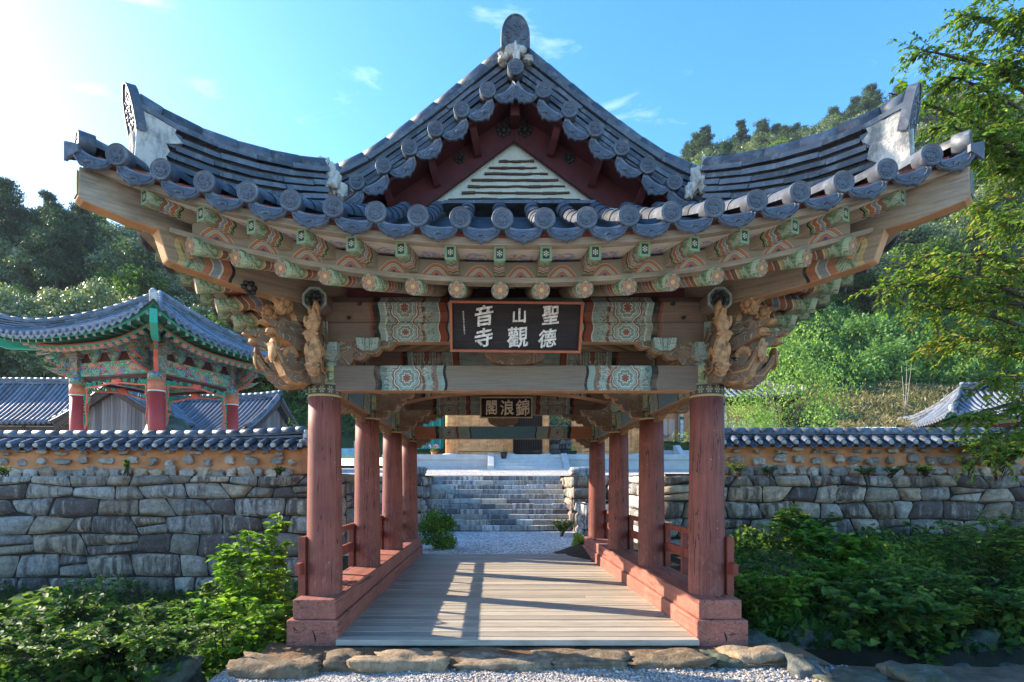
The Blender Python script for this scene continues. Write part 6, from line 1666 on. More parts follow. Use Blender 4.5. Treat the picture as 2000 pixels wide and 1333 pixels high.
def plank_panel(px0, px1, D):
    xa, xb = WX(px0, D), WX(px1, D); y = D - 6.4
    m = MB(); n = 6 if xb - xa > 2 else 3
    for k in range(n):
        a, b = lerp(xa, xb, k / n), lerp(xa, xb, (k + 1) / n)
        m.beam(((a + b) / 2, y + 0.05, PLZ + 0.5), ((a + b) / 2, y + 0.05, HT), b - a - 0.01, 0.05, (0, 1, 0), tint=random.random())
    m.build('plank_wall', [WOOD_NEW], hall)
    for z, h in ((PLZ + 0.14, 0.28), (PLZ + 0.43, 0.22), (WZ(836, D), 0.2), (HT - 0.1, 0.3)):
        m = MB(); m.beam((xa, y - 0.02, z), (xb, y - 0.02, z), 0.16, h); m.build('rail', [WOOD_NEW], hall)
    for xx in (xa + 0.12, xb - 0.12):
        m = MB(); m.beam((xx, y - 0.03, PLZ), (xx, y - 0.03, HT), 0.16, 0.16, (0, 1, 0)); m.build('stile', [WOOD_NEW], hall)
plank_panel(888, 984, DH); plank_panel(1134, 1240, DH)
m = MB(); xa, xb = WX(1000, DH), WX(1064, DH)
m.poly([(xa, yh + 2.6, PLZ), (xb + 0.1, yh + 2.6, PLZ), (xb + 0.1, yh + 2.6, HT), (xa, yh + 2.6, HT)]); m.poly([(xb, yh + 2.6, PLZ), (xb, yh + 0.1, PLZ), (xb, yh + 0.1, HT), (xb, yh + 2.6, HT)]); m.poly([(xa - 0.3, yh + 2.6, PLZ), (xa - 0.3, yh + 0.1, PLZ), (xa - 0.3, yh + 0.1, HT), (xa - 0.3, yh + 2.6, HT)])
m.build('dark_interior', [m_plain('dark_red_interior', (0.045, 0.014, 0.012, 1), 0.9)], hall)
m = MB()
for k in range(16):
    t = k / 15; p = Vector((lerp(xa - 0.2, xb - 0.15, t), lerp(yh + 2.0, yh + 0.2, t), 0)); m.beam(p + Vector((0, 0, PLZ + 0.3)), p + Vector((0, 0, PLZ + 2.6)), 0.06, 0.06, (0, 1, 0))
for z in (PLZ + 0.28, PLZ + 2.6, PLZ + 0.14): m.beam((xa - 0.2, yh + 2.0, z), (xb - 0.15, yh + 0.2, z), 0.09, 0.28 if z < PLZ + 1 else 0.14)
m.build('slatted_door', [WOOD_DARK], hall)
hip_roof(hall, WX(930, DH), yh + 2.6, 0, 5.0, 4.4, 2.6, HT + 0.2, HT + 3.0, 0.4, 0.4, 0.09, TILE, discs=False)
# teal painted hall, far left through the columns
th = empty('teal_hall', (WX(820, 37), 37 - 6.4, 3.2), 'turquoise painted doors of a small hall, glimpsed left of the timber hall', 'hall')
m = MB(); y = 37 - 6.4; xa, xb = WX(770, 37), WX(866, 37); m.box(((xa + xb) / 2, y + 1.5, 5.6), (xb - xa, 3, 4.8)); m.build('wall', [m_plain('turquoise_paint', (0.02, 0.33, 0.30, 1), 0.6, 0.2)], th)
for k in range(7):
    m = MB(); xx = lerp(xa + 0.2, xb - 0.2, k / 6); m.beam((xx, y - 0.05, 3.9), (xx, y - 0.05, 7.6), 0.1, 0.08, (0, 1, 0)); m.build('door_stile', [m_plain('light_turquoise_paint', (0.06, 0.55, 0.50, 1), 0.6, 0.1)], th)
for k in range(6):
    m = MB(); xx = lerp(xa + 0.42, xb - 0.42, k / 5); m.rock((xx, y - 0.02, 4.05), (0.18, 0.03, 0.16), k, 2, 0.1); m.build('door_panel', [m_plain('pale_blue_panel', (0.15, 0.55, 0.70, 1), 0.6)], th)
hip_roof(th, WX(818, 37), y + 1.5, 0, 3.0, 2.6, 1.4, 7.9, 10.0, 0.3, 0.4, 0.09, TILE, discs=False)
# orange lattice-door hall to the right
DO = 38.0; yo_ = DO - 6.4
oh = empty('lattice_door_hall', (WX(1400, DO), yo_, 4.0), 'orange timber hall with lattice doors and dark plaques, right of the far columns', 'hall')
ORW = m_plain('orange_timber', (0.55, 0.23, 0.11, 1), 0.6, 0.2, 4.0); ORL = m_plain('pale_orange_timber', (0.66, 0.36, 0.18, 1), 0.6, 0.15, 4.0)
zb_, zt_ = WZ(868, DO), WZ(792, DO)
xa, xb = WX(1230, DO), WX(1530, DO)
m = MB(); m.box(((xa + xb) / 2, yo_ + 2.2, (zb_ + zt_) / 2), (xb - xa, 4.0, zt_ - zb_)); m.build('wall', [ORW], oh)
LAT = None
def m_lat():
    t = NT('lattice_paper'); u, v, w = t.sep(t.uv()); a = t.mth('FRACT', t.mth('MULTIPLY', t.mth('ADD', u, v), 9.0)); b = t.mth('FRACT', t.mth('MULTIPLY', t.mth('SUBTRACT', u, v), 9.0))
    k = t.mth('MAXIMUM', t.mth('LESS_THAN', a, 0.35), t.mth('LESS_THAN', b, 0.35)); return t.pbr(t.mix(k, (0.62, 0.60, 0.62, 1), (0.50, 0.22, 0.12, 1)), 0.7)
LAT = m_lat()
for px0, px1 in ((1292, 1306), (1306, 1320), (1346, 1360), (1424, 1440), (1442, 1458), (1460, 1476), (1478, 1494)):
    a, b = WX(px0, DO), WX(px1, DO); z0, z1 = WZ(864, DO), WZ(818, DO)
    m = MB(); m.box(((a + b) / 2, yo_ + 0.17, (z0 + z1) / 2), (b - a - 0.04, 0.06, z1 - z0)); d = m.build('door', [ORL], oh)
    m = MB(); zz = WZ(854, DO); m.poly([(a + 0.07, yo_ + 0.135, zz), (b - 0.07, yo_ + 0.135, zz), (b - 0.07, yo_ + 0.135, z1 - 0.08), (a + 0.07, yo_ + 0.135, z1 - 0.08)], [(0, 0), ((b - a), 0), ((b - a), z1 - zz), (0, z1 - zz)]); m.build('lattice', [LAT], d)
for px in (1222, 1330, 1415, 1506):
    m = MB(); x = WX(px, DO); m.tube([(x, yo_ + 0.05, zb_ - 0.2), (x, yo_ + 0.05, zt_ + 0.4)], 0.17, 16); m.build('column', [m_plain('cream_column', (0.66, 0.52, 0.38, 1), 0.7, 0.1)], oh)
PLQ = m_plain('navy_plaque', (0.012, 0.022, 0.06, 1), 0.5); PLQG = m_plain('green_leaf_paint', (0.05, 0.30, 0.06, 1), 0.6)
for px, lab, tx in ((1330, 'tall navy plaque with white characters beside the lattice doors, seen right of the third column', '願我臨欲命終時'), (1506, 'tall navy plaque with white characters on the last orange hall column, above the wall', '盡除一切諸障礙')):
    x = WX(px, DO); z0, z1 = WZ(862, DO), WZ(815, DO)
    r = empty('column_plaque', (x, yo_ - 0.16, z0), lab, 'sign', 'plaques on the orange hall columns')
    m = MB(); m.box((x, yo_ - 0.16, (z0 + z1) / 2), (0.27, 0.04, z1 - z0)); m.build('board', [PLQ], r)
    for k, ch in enumerate(tx):
        me = text_mesh(ch, 0.23, 0.006, 0.003); me.materials.append(WHITE_M)
        link_mesh('lettering', me, r, mw=Matrix.Translation(Vector((x, yo_ - 0.186, lerp(z1 - 0.30, z0 + 0.26, k / 6))) - r.location) @ Matrix.Rotation(R(90), 4, 'X'))
    m = MB(); m.rock((x, yo_ - 0.17, z1 - 0.10), (0.09, 0.025, 0.06), 3, 2, 0.2); m.build('leaf_emblem', [PLQG], r)
    m = MB(); m.rock((x, yo_ - 0.17, z0 + 0.08), (0.09, 0.025, 0.05), 3, 2, 0.1); m.build('lotus_emblem', [m_plain('pink_paint', (0.7, 0.25, 0.2, 1), 0.6)], r)
hip_roof(oh, (xa + xb) / 2, yo_ + 2.2, 0, (xb - xa) / 2 + 0.9, 3.4, 3.2, zt_ + 0.35, zt_ + 2.6, 0.4, 0.4, 0.09, TILE, discs=False)
m = MB(); m.box((WX(1330, 36), 36 - 6.4, WZ(898, 36)), (9, 2.6, 1.0)); tag(m.build('granite_terrace', [GRANITE]), 'white granite terrace below the orange hall', 'terrace')
m = MB(); m.prism([(-0.8, 0), (-0.8, 0.35), (0.5, 1.1), (0.8, 1.1), (0.8, 0)], (WX(1328, 34), 34 - 6.4, WZ(905, 34)), (0, 1, 0), (0, 0, 1), 0.3); tag(m.build('stair_cheek_stone', [GRANITE]), 'sloping white granite stair cheek near the orange hall', 'stone')
# tiled hall at far right
DR = 30.0
rh = empty('tiled_hall', (WX(1960, DR), DR - 6.4, 2.6), 'small hall with a pale tiled roof at the far right behind the wall', 'hall')
m = MB(); m.box((WX(1990, DR) + 2.4, DR - 6.4 + 2.4, 3.9), (4.6, 3.4, 2.6)); m.build('wall', [RED_DARK], rh)
m = MB(); m.box((WX(1990, DR) + 2.4, DR - 6.4 + 2.4, WZ(818, DR)), (5.2, 3.9, 0.3)); m.build('painted_beam', [DANB], rh)
hip_roof(rh, WX(1990, DR) + 2.4, DR - 6.4 + 2.4, R(-14), 5.0, 3.3, 3.0, WZ(818, DR) + 0.1, WZ(752, DR + 1), 0.35, 0.3, 0.085, TILE_LITE, ridge_h=0.3, under=GREEN_M)
# notice banner left, stone wall and slope seen through the gap
m = MB(); D = 24.0; m.beam((WX(640, D), D - 6.4, WZ(886, D)), (WX(692, D), D - 6.4, WZ(886, D)), 0.03, 0.42); o = m.build('banner', [m_plain('pale_blue_banner', (0.25, 0.50, 0.62, 1), 0.7)]); tag(o, 'pale blue banner stretched behind the first left column', 'banner')
m = MB(); m.beam((WX(640, D), D - 6.42, WZ(891, D)), (WX(692, D), D - 6.42, WZ(891, D)), 0.03, 0.07); m.build('banner_stripe', [m_plain('lime_stripe', (0.45, 0.58, 0.20, 1), 0.7)], o)
m = MB(); m.beam((WX(694, D), D - 6.45, 2.2), (WX(694, D), D - 6.45, WZ(862, D)), 0.08, 0.05, (0, 1, 0)); tag(m.build('notice_post', [m_plain('pale_post', (0.5, 0.48, 0.45, 1), 0.7)]), 'pale upright post at the end of the blue banner', 'post')
stone_wall('far_stone_wall', 'distant dry stone wall under a grassy slope, seen through the gap beside the timber hall', (WX(1040, 37.5), 37.5 - 6.4, 0), (1, 0, 0), (0, -1, 0), 3.6, 2.6, WZ(830, 37.5), 61, STONE, (0.25, 0.4), (0.3, 0.6))
# ================================================================ plants: leaf meshes are built with numpy
def leaf_mesh(name, C_, D_, N_, L_, W_, T_, mat, shape='leaf', fold=0.25):
    """C_ base points, D_ directions, N_ normals (n x 3), L_/W_ sizes, T_ tints"""
    n = len(C_)
    D_ = D_ / (np.linalg.norm(D_, axis=1, keepdims=True) + 1e-9)
    S_ = np.cross(D_, N_); S_ = S_ / (np.linalg.norm(S_, axis=1, keepdims=True) + 1e-9)
    U_ = np.cross(S_, D_)
    L_ = L_[:, None]; W_ = W_[:, None]
    if shape == 'leaf':      # base, 2 left, tip, 2 right; folded along the midrib
        prof = [(0, 0, 0), (0.28, 0.5, fold), (0.68, 0.38, fold * 0.8), (1.0, 0, -0.12), (0.68, -0.38, fold * 0.8), (0.28, -0.5, fold)]
        faces = [(0, 1, 2, 3), (0, 3, 4, 5)]
    else:                    # kite
        prof = [(0, 0, 0), (0.45, 0.5, fold * 0.5), (1.0, 0, 0), (0.45, -0.5, fold * 0.5)]
        faces = [(0, 1, 2, 3)]
    V = np.stack([C_ + D_ * (a * L_) + S_ * (b * W_) + U_ * (c * W_) for a, b, c in prof], 1)
    k = len(prof); nf = len(faces)
    F = (np.array(faces)[None] + (np.arange(n) * k)[:, None, None]).reshape(-1)
    me = bpy.data.meshes.new(name)
    me.vertices.add(n * k); me.vertices.foreach_set('co', V.reshape(-1).astype(np.float32))
    me.loops.add(len(F)); me.loops.foreach_set('vertex_index', F.astype(np.int32))
    me.polygons.add(n * nf); me.polygons.foreach_set('loop_start', (np.arange(n * nf) * 4).astype(np.int32)); me.polygons.foreach_set('loop_total', np.full(n * nf, 4, np.int32))
    at = me.attributes.new('tint', 'FLOAT', 'FACE'); at.data.foreach_set('value', np.repeat(np.clip(T_, 0, 1), nf).astype(np.float32))
    me.materials.append(mat); me.update(calc_edges=True); return me
def runit(r, n):
    v = r.randn(n, 3); return v / np.linalg.norm(v, axis=1, keepdims=True)
def clumps(r, centres, radii, per, leaf, asp=0.5, up=0.5, tint=(0.2, 0.8), flat=1.0):
    """leaves filling blobs, thicker near each blob's skin"""
    C_, D_, N_, T_ = [], [], [], []
    for c, rad in zip(centres, radii):
        n = max(4, int(per * (rad / np.mean(radii)) ** 2)); d = runit(r, n)
        q = (r.rand(n, 1) ** 0.45) * rad
        p = d * q; p[:, 2] *= flat
        C_.append(np.asarray(c) + p); N_.append(d + np.array([0, 0, up]) + 0.5 * r.randn(n, 3))
        D_.append(np.cross(d, r.randn(n, 3)) + 0.3 * d); t0 = r.uniform(*tint)
        T_.append(t0 + 0.22 * r.randn(n))
    C_ = np.concatenate(C_); n = len(C_); s = leaf * r.uniform(0.6, 1.35, n)
    return C_, np.concatenate(D_), np.concatenate(N_), s, s * asp, np.concatenate(T_)
def limb_tree(m, r, base, h, spread, levels=2, r0=0.15, nb=6, mat=0, lean=(0, 0)):
    """tapered trunk and limbs; returns limb tips"""
    tips = []
    def grow(p, d, L, rad, lev):
        pts = [p]; n = 5
        for k in range(n):
            d = (d + Vector(r.randn(3)) * 0.13 + Vector((0, 0, 0.05))).normalized(); pts.append(pts[-1] + d * (L / n))
        m.tube(pts, [rad * (1 - 0.7 * k / n) for k in range(n + 1)], 7 if lev else 10, mat, False, True)
        if lev >= levels: tips.append(pts[-1]); tips.append(pts[3]); return
        for k in range(nb if lev == 0 else 4):
            t = r.uniform(0.4, 1.0) if lev == 0 else r.uniform(0.3, 1.0); i = min(n - 1, int(t * n)); q = pts[i].lerp(pts[i + 1], t * n - i)
            a = r.uniform(0, 6.28); o = Vector((math.cos(a), math.sin(a), r.uniform(0.15, 0.9) if lev == 0 else r.uniform(-0.1, 0.7))).normalized()
            grow(q, (d * 0.35 + o).normalized(), (spread if lev == 0 else L * 0.55) * r.uniform(0.6, 1.05), rad * 0.45, lev + 1)
        tips.append(pts[-1])
    grow(Vector(base), Vector((lean[0], lean[1], 1)).normalized(), h * 0.62, r0, 0)
    return tips
def broadleaf(name, seed, h, spread, per, leaf, mat, nclump=38, bark=None, asp=0.55, flat=0.8, tint=(0.15, 0.8), r0=0.16, low=0.18):
    r = np.random.RandomState(seed); m = MB()
    tips = limb_tree(m, r, (0, 0, -0.3), h, spread, 2, r0)
    trunk = m.mesh(name + '_trunk', [bark or BARK])
    cen, rad = [], []
    for k in range(nclump):
        a = r.uniform(0, 6.28); v = r.uniform(-1, 1); q = math.sqrt(1 - v * v) * r.uniform(0.55, 1.0)
        z = h * (low + (1 - low) * (0.5 + 0.5 * v)); w = spread * (1.0 if v < 0.2 else 0.9)
        cen.append((math.cos(a) * q * w, math.sin(a) * q * w, z)); rad.append(spread * r.uniform(0.20, 0.42))
    for t in tips[::3]: cen.append(tuple(t)); rad.append(spread * r.uniform(0.16, 0.3))
    A = clumps(r, cen, rad, per, leaf, asp, 0.5, tint, flat)
    return trunk, leaf_mesh(name + '_crown', *A, mat, 'kite')
def pine(name, seed, h, spread, per, leaf, mat, layers=9):
    r = np.random.RandomState(seed); m = MB(); pts = [Vector((0, 0, -0.3))]
    for k in range(8): pts.append(pts[-1] + Vector((r.randn() * 0.12, r.randn() * 0.12, (h + 0.3) / 8)))
    m.tube(pts, [0.2 * (1 - 0.85 * k / 8) + 0.02 for k in range(9)], 9, 0, False, True)
    cen, rad = [], []
    for k in range(layers):
        t = lerp(0.35, 0.98, k / (layers - 1)); z = h * t; w = spread * (1.15 - t) * r.uniform(0.75, 1.15); nb = 4 if t < 0.9 else 2
        base = pts[min(8, int(t * 8))]
        for j in range(nb):
            a = r.uniform(0, 6.28); e = Vector((base.x + math.cos(a) * w, base.y + math.sin(a) * w, z + r.uniform(-0.1, 0.5) + w * 0.12))
            m.tube([Vector((base.x, base.y, z)), (Vector((base.x, base.y, z)) + e) / 2 + Vector((0, 0, 0.15)), e], [0.07, 0.05, 0.02], 5, 0, False, True)
            for q in (0.45, 0.75, 1.0):
                p = Vector((base.x, base.y, z)).lerp(e, q); cen.append((p.x + r.randn() * 0.2, p.y + r.randn() * 0.2, p.z + 0.12)); rad.append(spread * r.uniform(0.16, 0.30) * (1.25 - 0.4 * q))
    cen.append((pts[-1].x, pts[-1].y, h)); rad.append(spread * 0.18)
    A = clumps(r, cen, rad, per, leaf, 0.22, 0.9, (0.2, 0.8), 0.45)
    return m.mesh(name + '_trunk', [BARK]), leaf_mesh(name + '_crown', *A, mat, 'kite')
def put_tree(name, pair, loc, sc, rz, label, group, cat='tree'):
    r = bpy.data.objects.new(name, None); COL.objects.link(r); r.location = loc; r.rotation_euler.z = rz; r.scale = sc if hasattr(sc, '__len__') else (sc, sc, sc)
    tag(r, label, cat, group)
    link_mesh('trunk', pair[0], r); link_mesh('crown', pair[1], r); return r

# ---------------------------------------------------------------- hills
def hill_z(x, y):
    D = y + 6.4
    right = interp(D, [(34, 3.0), (38, 4.4), (41, 5.2), (43, 6.6), (52, 13.8), (54, 14.4), (62, 19.5), (118, 74), (135, 78), (200, 74)])
    crest = interp(x, [(0, 0.55), (25, 0.68), (42, 0.785), (84, 0.975), (140, 1.08)])
    if D > 60: right = lerp(right, 19 + (right - 19) * crest, min(1, (D - 60) / 10))
    rb = interp(D, [(33, 4.6), (36, 5.4), (42, 8.3), (44, 9.6), (54, 16.2), (62, 20.5)])
    if D < 62: right = lerp(right, max(right, rb), max(0.0, min(1.0, (x - 17) / 4)))
    left = interp(D, [(34, 3.0), (40, 4.6), (48, 10), (78, 30.0), (95, 33), (150, 30)])
    wl = max(0.0, min(1.0, (3.0 - x) / 12.0)); wl = wl * wl * (3 - 2 * wl)
    lowc = interp(x, [(-26, 1.0), (-10, 0.72), (5, 0.72), (14, 1.0)]) if D > 45 else 1.0
    z = lerp(right, left, wl) * lowc
    if 0.5 < x < 9 and D < 38.6: z = 2.4
    return z + (0.8 * fbm(x, y, 0.11) + 0.3 * fbm(x, y, 0.4)) * min(1, max(0, (D - 36) / 10))
sheet('hill', nonuni(-140, 220, -60, 90, 2.0, 8.0), nonuni(28.5, 260, 28, 70, 1.4, 6.0), hill_z, HILL)

def gmat(o): return o
oak = [broadleaf('oak%d' % k, 20 + k, 7.5, 3.3, 150, 0.30, LEAF_OAK, 42, low=0.12) for k in range(4)]
dark = [broadleaf('darktree%d' % k, 40 + k, 8.0, 3.0, 130, 0.32, LEAF_DARK, 40, low=0.1) for k in range(3)]
lite = [broadleaf('lighttree%d' % k, 60 + k, 6.5, 2.6, 140, 0.28, LEAF_LIGHT, 36, low=0.1) for k in range(2)]
pines = [pine('pine%d' % k, 80 + k, 11.0, 3.2, 120, 0.42, LEAF_PINE) for k in range(3)]
rnd = random.Random(17)
LAB = {'oak': ('silvery green oak in the wood on the hillside', 'oak_tree', oak), 'dark': ('dark shaded leafy tree in the wood on the hillside', 'leafy_tree', dark), 'lite': ('yellow-green leafy tree in the wood on the hillside', 'leafy_tree', lite), 'pine': ('dark green pine in the wood on the hillside', 'pine_tree', pines)}
placed = []
def wood(n, px, Dr, weights, mind, sc, where):
    kinds = list(weights); wts = [weights[k] for k in kinds]; c = 0; tries = 0
    while c < n and tries < n * 60:
        tries += 1
        D = rnd.uniform(*Dr); x = WX(rnd.uniform(*px), D); y = D - 6.4
        if any((x - a) ** 2 + (y - b) ** 2 < (mind * (0.6 + D / 130)) ** 2 for a, b in placed): continue
        placed.append((x, y)); k = rnd.choices(kinds, wts)[0]; lab, nm, pr = LAB[k]; s = rnd.uniform(*sc)
        put_tree(nm, rnd.choice(pr), (x, y, hill_z(x, y) - 0.2), (s * rnd.uniform(0.85, 1.15), s * rnd.uniform(0.85, 1.15), s), rnd.uniform(0, 6.28), lab + where, k + ' trees' + where); c += 1
# left hill
wood(26, (-150, 640), (44, 56), {'oak': 6, 'dark': 3, 'lite': 1}, 3.4, (0.7, 1.05), ' left of the pavilion')
wood(46, (-150, 660), (56, 84), {'oak': 5, 'dark': 3, 'pine': 3, 'lite': 1}, 3.6, (0.8, 1.15), ' left of the pavilion')
for px, D, s in ((30, 70, 1.15), (95, 73, 0.95), (-40, 66, 1.2), (60, 62, 0.9)):
    x = WX(px, D); put_tree('pine_tree', rnd.choice(pines), (x, D - 6.4, hill_z(x, D - 6.4)), s, rnd.uniform(0, 6), {30: 'tall pine standing highest at the left edge of the photo against the pale sky', 95: 'flat-topped pine second from the left edge on the skyline', -40: 'big pine cut off by the left edge of the photo', 60: 'smaller dark pine just below the skyline near the left edge'}[px], 'pines on the left skyline')
# seen low between the columns
wood(10, (560, 900), (50, 62), {'dark': 4, 'oak': 2}, 3.2, (0.6, 0.9), ' left of the pavilion')
# right hill
wood(46, (1480, 2150), (58, 74), {'dark': 5, 'oak': 3, 'pine': 2, 'lite': 1}, 3.3, (0.85, 1.15), ' right of the pavilion')
wood(70, (1330, 2200), (74, 104), {'oak': 5, 'dark': 3, 'pine': 2, 'lite': 1}, 3.2, (0.9, 1.2), ' right of the pavilion')
wood(46, (1330, 2200), (104, 120), {'oak': 8, 'dark': 1, 'lite': 1}, 2.9, (0.95, 1.15), ' right of the pavilion')
wood(70, (1320, 1880), (117, 128), {'pine': 4, 'oak': 5}, 1.1, (0.65, 1.15), ' right of the pavilion, along the skyline')

# bush-covered bank below the wood: one thick cover nobody could count
def cover(name, n, pxr, Dr, leaf, mat, seed, h, zf, asp=0.6, tint=(0.1, 0.8), patch=0.5, up=0.6, kite=True, mask=None):
    r = np.random.RandomState(seed); C_ = []
    t_ = []
    while len(C_) < n:
        D = r.uniform(*Dr); x = WX(r.uniform(*pxr), D); y = D - 6.4
        nz = fbm(x * 1.0, y * 1.0, patch)
        if mask is not None and not mask(x, y, nz, r): continue
        hh = h * max(0.05, 0.45 + 0.9 * nz)
        C_.append((x, y, zf(x, y) + hh * r.rand() ** 0.6)); t_.append(0.42 + 0.4 * nz + 0.20 * r.randn())
    C_ = np.array(C_); n = len(C_); s = leaf * r.uniform(0.6, 1.4, n)
    o = link_mesh(name, leaf_mesh(name, C_, runit(r, n) + np.array([0, 0, 0.3]), runit(r, n) + np.array([0, -0.3, up]), s, s * asp, np.array(t_), mat, 'kite' if kite else 'leaf')); o['kind'] = 'stuff'; return o
cover('bank_bushes', 64000, (1380, 2100), (43.5, 57), 0.25, LEAF_BANK, 5, 2.2, hill_z, 0.7, patch=0.42)
cover('hill_undergrowth', 16000, (-150, 900), (40, 60), 0.34, LEAF_DARK, 6, 1.3, hill_z, 0.7, patch=0.3)
cover('dry_grass', 16000, (1040, 2100), (34, 43), 0.30, m_leaf('dry_grass_blades', [(0, (0.12, 0.11, 0.04, 1)), (0.5, (0.27, 0.21, 0.10, 1)), (1, (0.36, 0.29, 0.16, 1))]), 8, 0.35, hill_z, 0.2, patch=0.5, up=0.2, mask=lambda x, y, nz, r: x > 16 or y > 31.6)

# ---------------------------------------------------------------- middle-distance trees
ml = broadleaf('myrtle', 101, 5.0, 3.0, 84, 0.12, LEAF_LIGHT, 66, TWIG, 0.6, 0.8, (0.1, 0.7), 0.10, 0.22)
put_tree('myrtle_tree', ml, (WX(1548, 27), 27 - 6.4, 2.3), (1.18, 0.9, 1.28), 1.2, 'airy bright green tree with many thin stems behind the right-hand wall', None)
for px, D, s, lab in ((1440, 24, 0.55, 'low bright green tree beside the front right column, behind the wall'),):
    put_tree('myrtle_tree', ml, (WX(px, D), D - 6.4, 2.1), (s * 1.1, s, s), 3.0, lab, None)
sap = broadleaf('sapling', 111, 1.5, 0.5, 12, 0.10, LEAF_LIGHT, 10, TWIG, 0.5, 0.9, (0.4, 0.9), 0.03, 0.4)
put_tree('pruned_sapling', sap, (WX(563, 17), 17 - 6.4, 2.1), (1.0, 1.0, 0.95), 0, 'pruned sapling with sparse leaves behind the end of the left tiled wall', None, 'sapling')
for px, zt in ((1768, 768),):
    m = MB(); D = 37.0; x = WX(px, D); 
    for dx in (-0.12, 0.05, 0.2): m.tube([(x, D - 6.4, hill_z(x, D - 6.4)), (x + dx * 2, D - 6.4, hill_z(x, D - 6.4) + 3.4)], [0.022, 0.009], 6)
    tag(m.build('bare_sapling', [m_plain('pale_bark', (0.36, 0.33, 0.28, 1), 0.9)]), 'pale bare forked sapling on the dry slope left of the far right hall', 'sapling')

# ---------------------------------------------------------------- big zelkova whose boughs hang in from the right
def PXY(px, py, D): return Vector((WX(px, D), D - 6.4, WZ(py, D)))
def zelkova():
    r = np.random.RandomState(5); root = empty('zelkova_tree', (9.3, 2.8, -0.3), 'tall tree at the right edge with boughs of small green and yellowing leaves', 'tree')
    m = MB(); fork = Vector((9.0, 2.6, 3.6))
    m.tube(smooth_path([(9.3, 2.8, -0.4), (9.2, 2.75, 1.5), fork, (9.2, 2.7, 6.5), (9.4, 2.6, 9.0)], 4), [0.30 - 0.2 * k / 16 for k in range(17)], 12, 0, False, True)
    TIPS = [  # bough tip (px, py, depth), attach height, leaf density, yellow
        ((1735, 182, 8.2), 6.8, 0.55, 0.1), ((1800, 100, 8.2), 7.2, 0.8, 0.15), ((1880, 30, 8.4), 8.2, 1.0, 0.15), ((1950, -60, 8.6), 9, 1.0, 0.2), ((1860, 150, 7.8), 7.0, 1.2, 0.15), ((1840, 240, 8.0), 6.2, 1.0, 0.15),
        ((1900, 200, 8.6), 6.5, 1.3, 0.2), ((1960, 120, 8.4), 7, 1.3, 0.2), ((1880, 300, 8.4), 5.8, 1.0, 0.25), ((1930, 260, 7.8), 6, 1.3, 0.25), ((1975, 330, 8.2), 5.6, 1.0, 0.3), ((1985, 30, 8.0), 8, 1.2, 0.2),
        ((1900, 400, 8.3), 5.2, 0.8, 0.4), ((1960, 430, 8.0), 5.0, 0.8, 0.45), ((1810, 500, 8.0), 4.6, 1.1, 0.45), ((1715, 560, 8.0), 4.5, 1.0, 0.3), ((1760, 540, 8.3), 4.4, 1.2, 0.35), ((1850, 540, 7.8), 4.4, 1.2, 0.5), ((1880, 590, 8.2), 4.0, 1.0, 0.5), ((1790, 600, 8.2), 4.0, 0.8, 0.4),
        ((1800, 672, 8.2), 3.6, 0.8, 0.6), ((1850, 655, 8.0), 3.6, 0.9, 0.6), ((1930, 640, 7.8), 3.6, 0.6, 0.5), ((1960, 520, 8.0), 4.2, 0.8, 0.5),
        ((1890, 815, 7.6), 2.6, 0.8, 0.5), ((1940, 740, 7.6), 3.0, 1.0, 0.45), ((1975, 680, 7.8), 3.2, 0.9, 0.4), ((1950, 850, 7.4), 2.2, 0.9, 0.5), ((1985, 800, 7.6), 2.6, 1.0, 0.4), ((1910, 880, 7.6), 2.0, 0.4, 0.6)]
    C_, D_, N_, T_ = [], [], [], []
    for (px, py, D), ah, dens, yel in TIPS:
        tip = PXY(px, py, D); base = Vector((lerp(9.1, 9.4, r.rand()), 2.7, ah - r.uniform(0.2, 0.9)))
        mid = base.lerp(tip, 0.5) + Vector((0, 0, 0.25 + 0.2 * r.rand())); L = (tip - base).length
        bough = smooth_path([base, mid, tip.lerp(mid, 0.3) + Vector((0, 0, 0.05)), tip], 6)
        n = len(bough); m.tube(bough, [0.045 * (1 - 0.88 * k / (n - 1)) for k in range(n)], 6, 1, False, True)
        for k in range(int((66 if py < 470 else 40) * dens)):          # twigs along the outer two thirds
            t = r.uniform(0.30, 1.0); i = min(n - 2, int(t * (n - 1))); p = bough[i].lerp(bough[i + 1], t * (n - 1) - i); bd = (bough[i + 1] - bough[i]).normalized()
            sd = Vector(r.randn(3)); sd.z *= 0.45; d = (bd * r.uniform(0.3, 1.0) + sd.normalized() * 0.9 + Vector((0, 0, -0.15))).normalized(); Lt = r.uniform(0.22, 0.6)
            q = [p]
            for s in range(4): d = (d + Vector((0, 0, -0.10)) + Vector(r.randn(3)) * 0.08).normalized(); q.append(q[-1] + d * (Lt / 4))
            m.tube(q, [0.006, 0.005, 0.004, 0.003, 0.002], 4, 1, False, False)
            nl = int(Lt * 36)
            for j in range(nl):
                u = r.uniform(0.08, 1.0); a = min(3, int(u * 4)); c = q[a].lerp(q[a + 1], u * 4 - a)
                side = 1 if j % 2 else -1; tw = (q[a + 1] - q[a]).normalized(); sv = tw.cross(Vector((0, 0, 1))).normalized() * side
                C_.append(c); D_.append(tw * 0.7 + sv + Vector(r.randn(3)) * 0.25 + Vector((0, 0, -0.25))); N_.append(Vector((0, 0, 1)) + Vector(r.randn(3)) * 0.45); T_.append(np.clip(0.30 + yel * 0.7 * r.rand() + 0.18 * r.randn() + (0.35 if r.rand() < yel * 0.3 else 0), 0, 1))
    n = len(C_); s = r.uniform(0.055, 0.10, n)
    m.build('trunk', [BARK, TWIG], root)
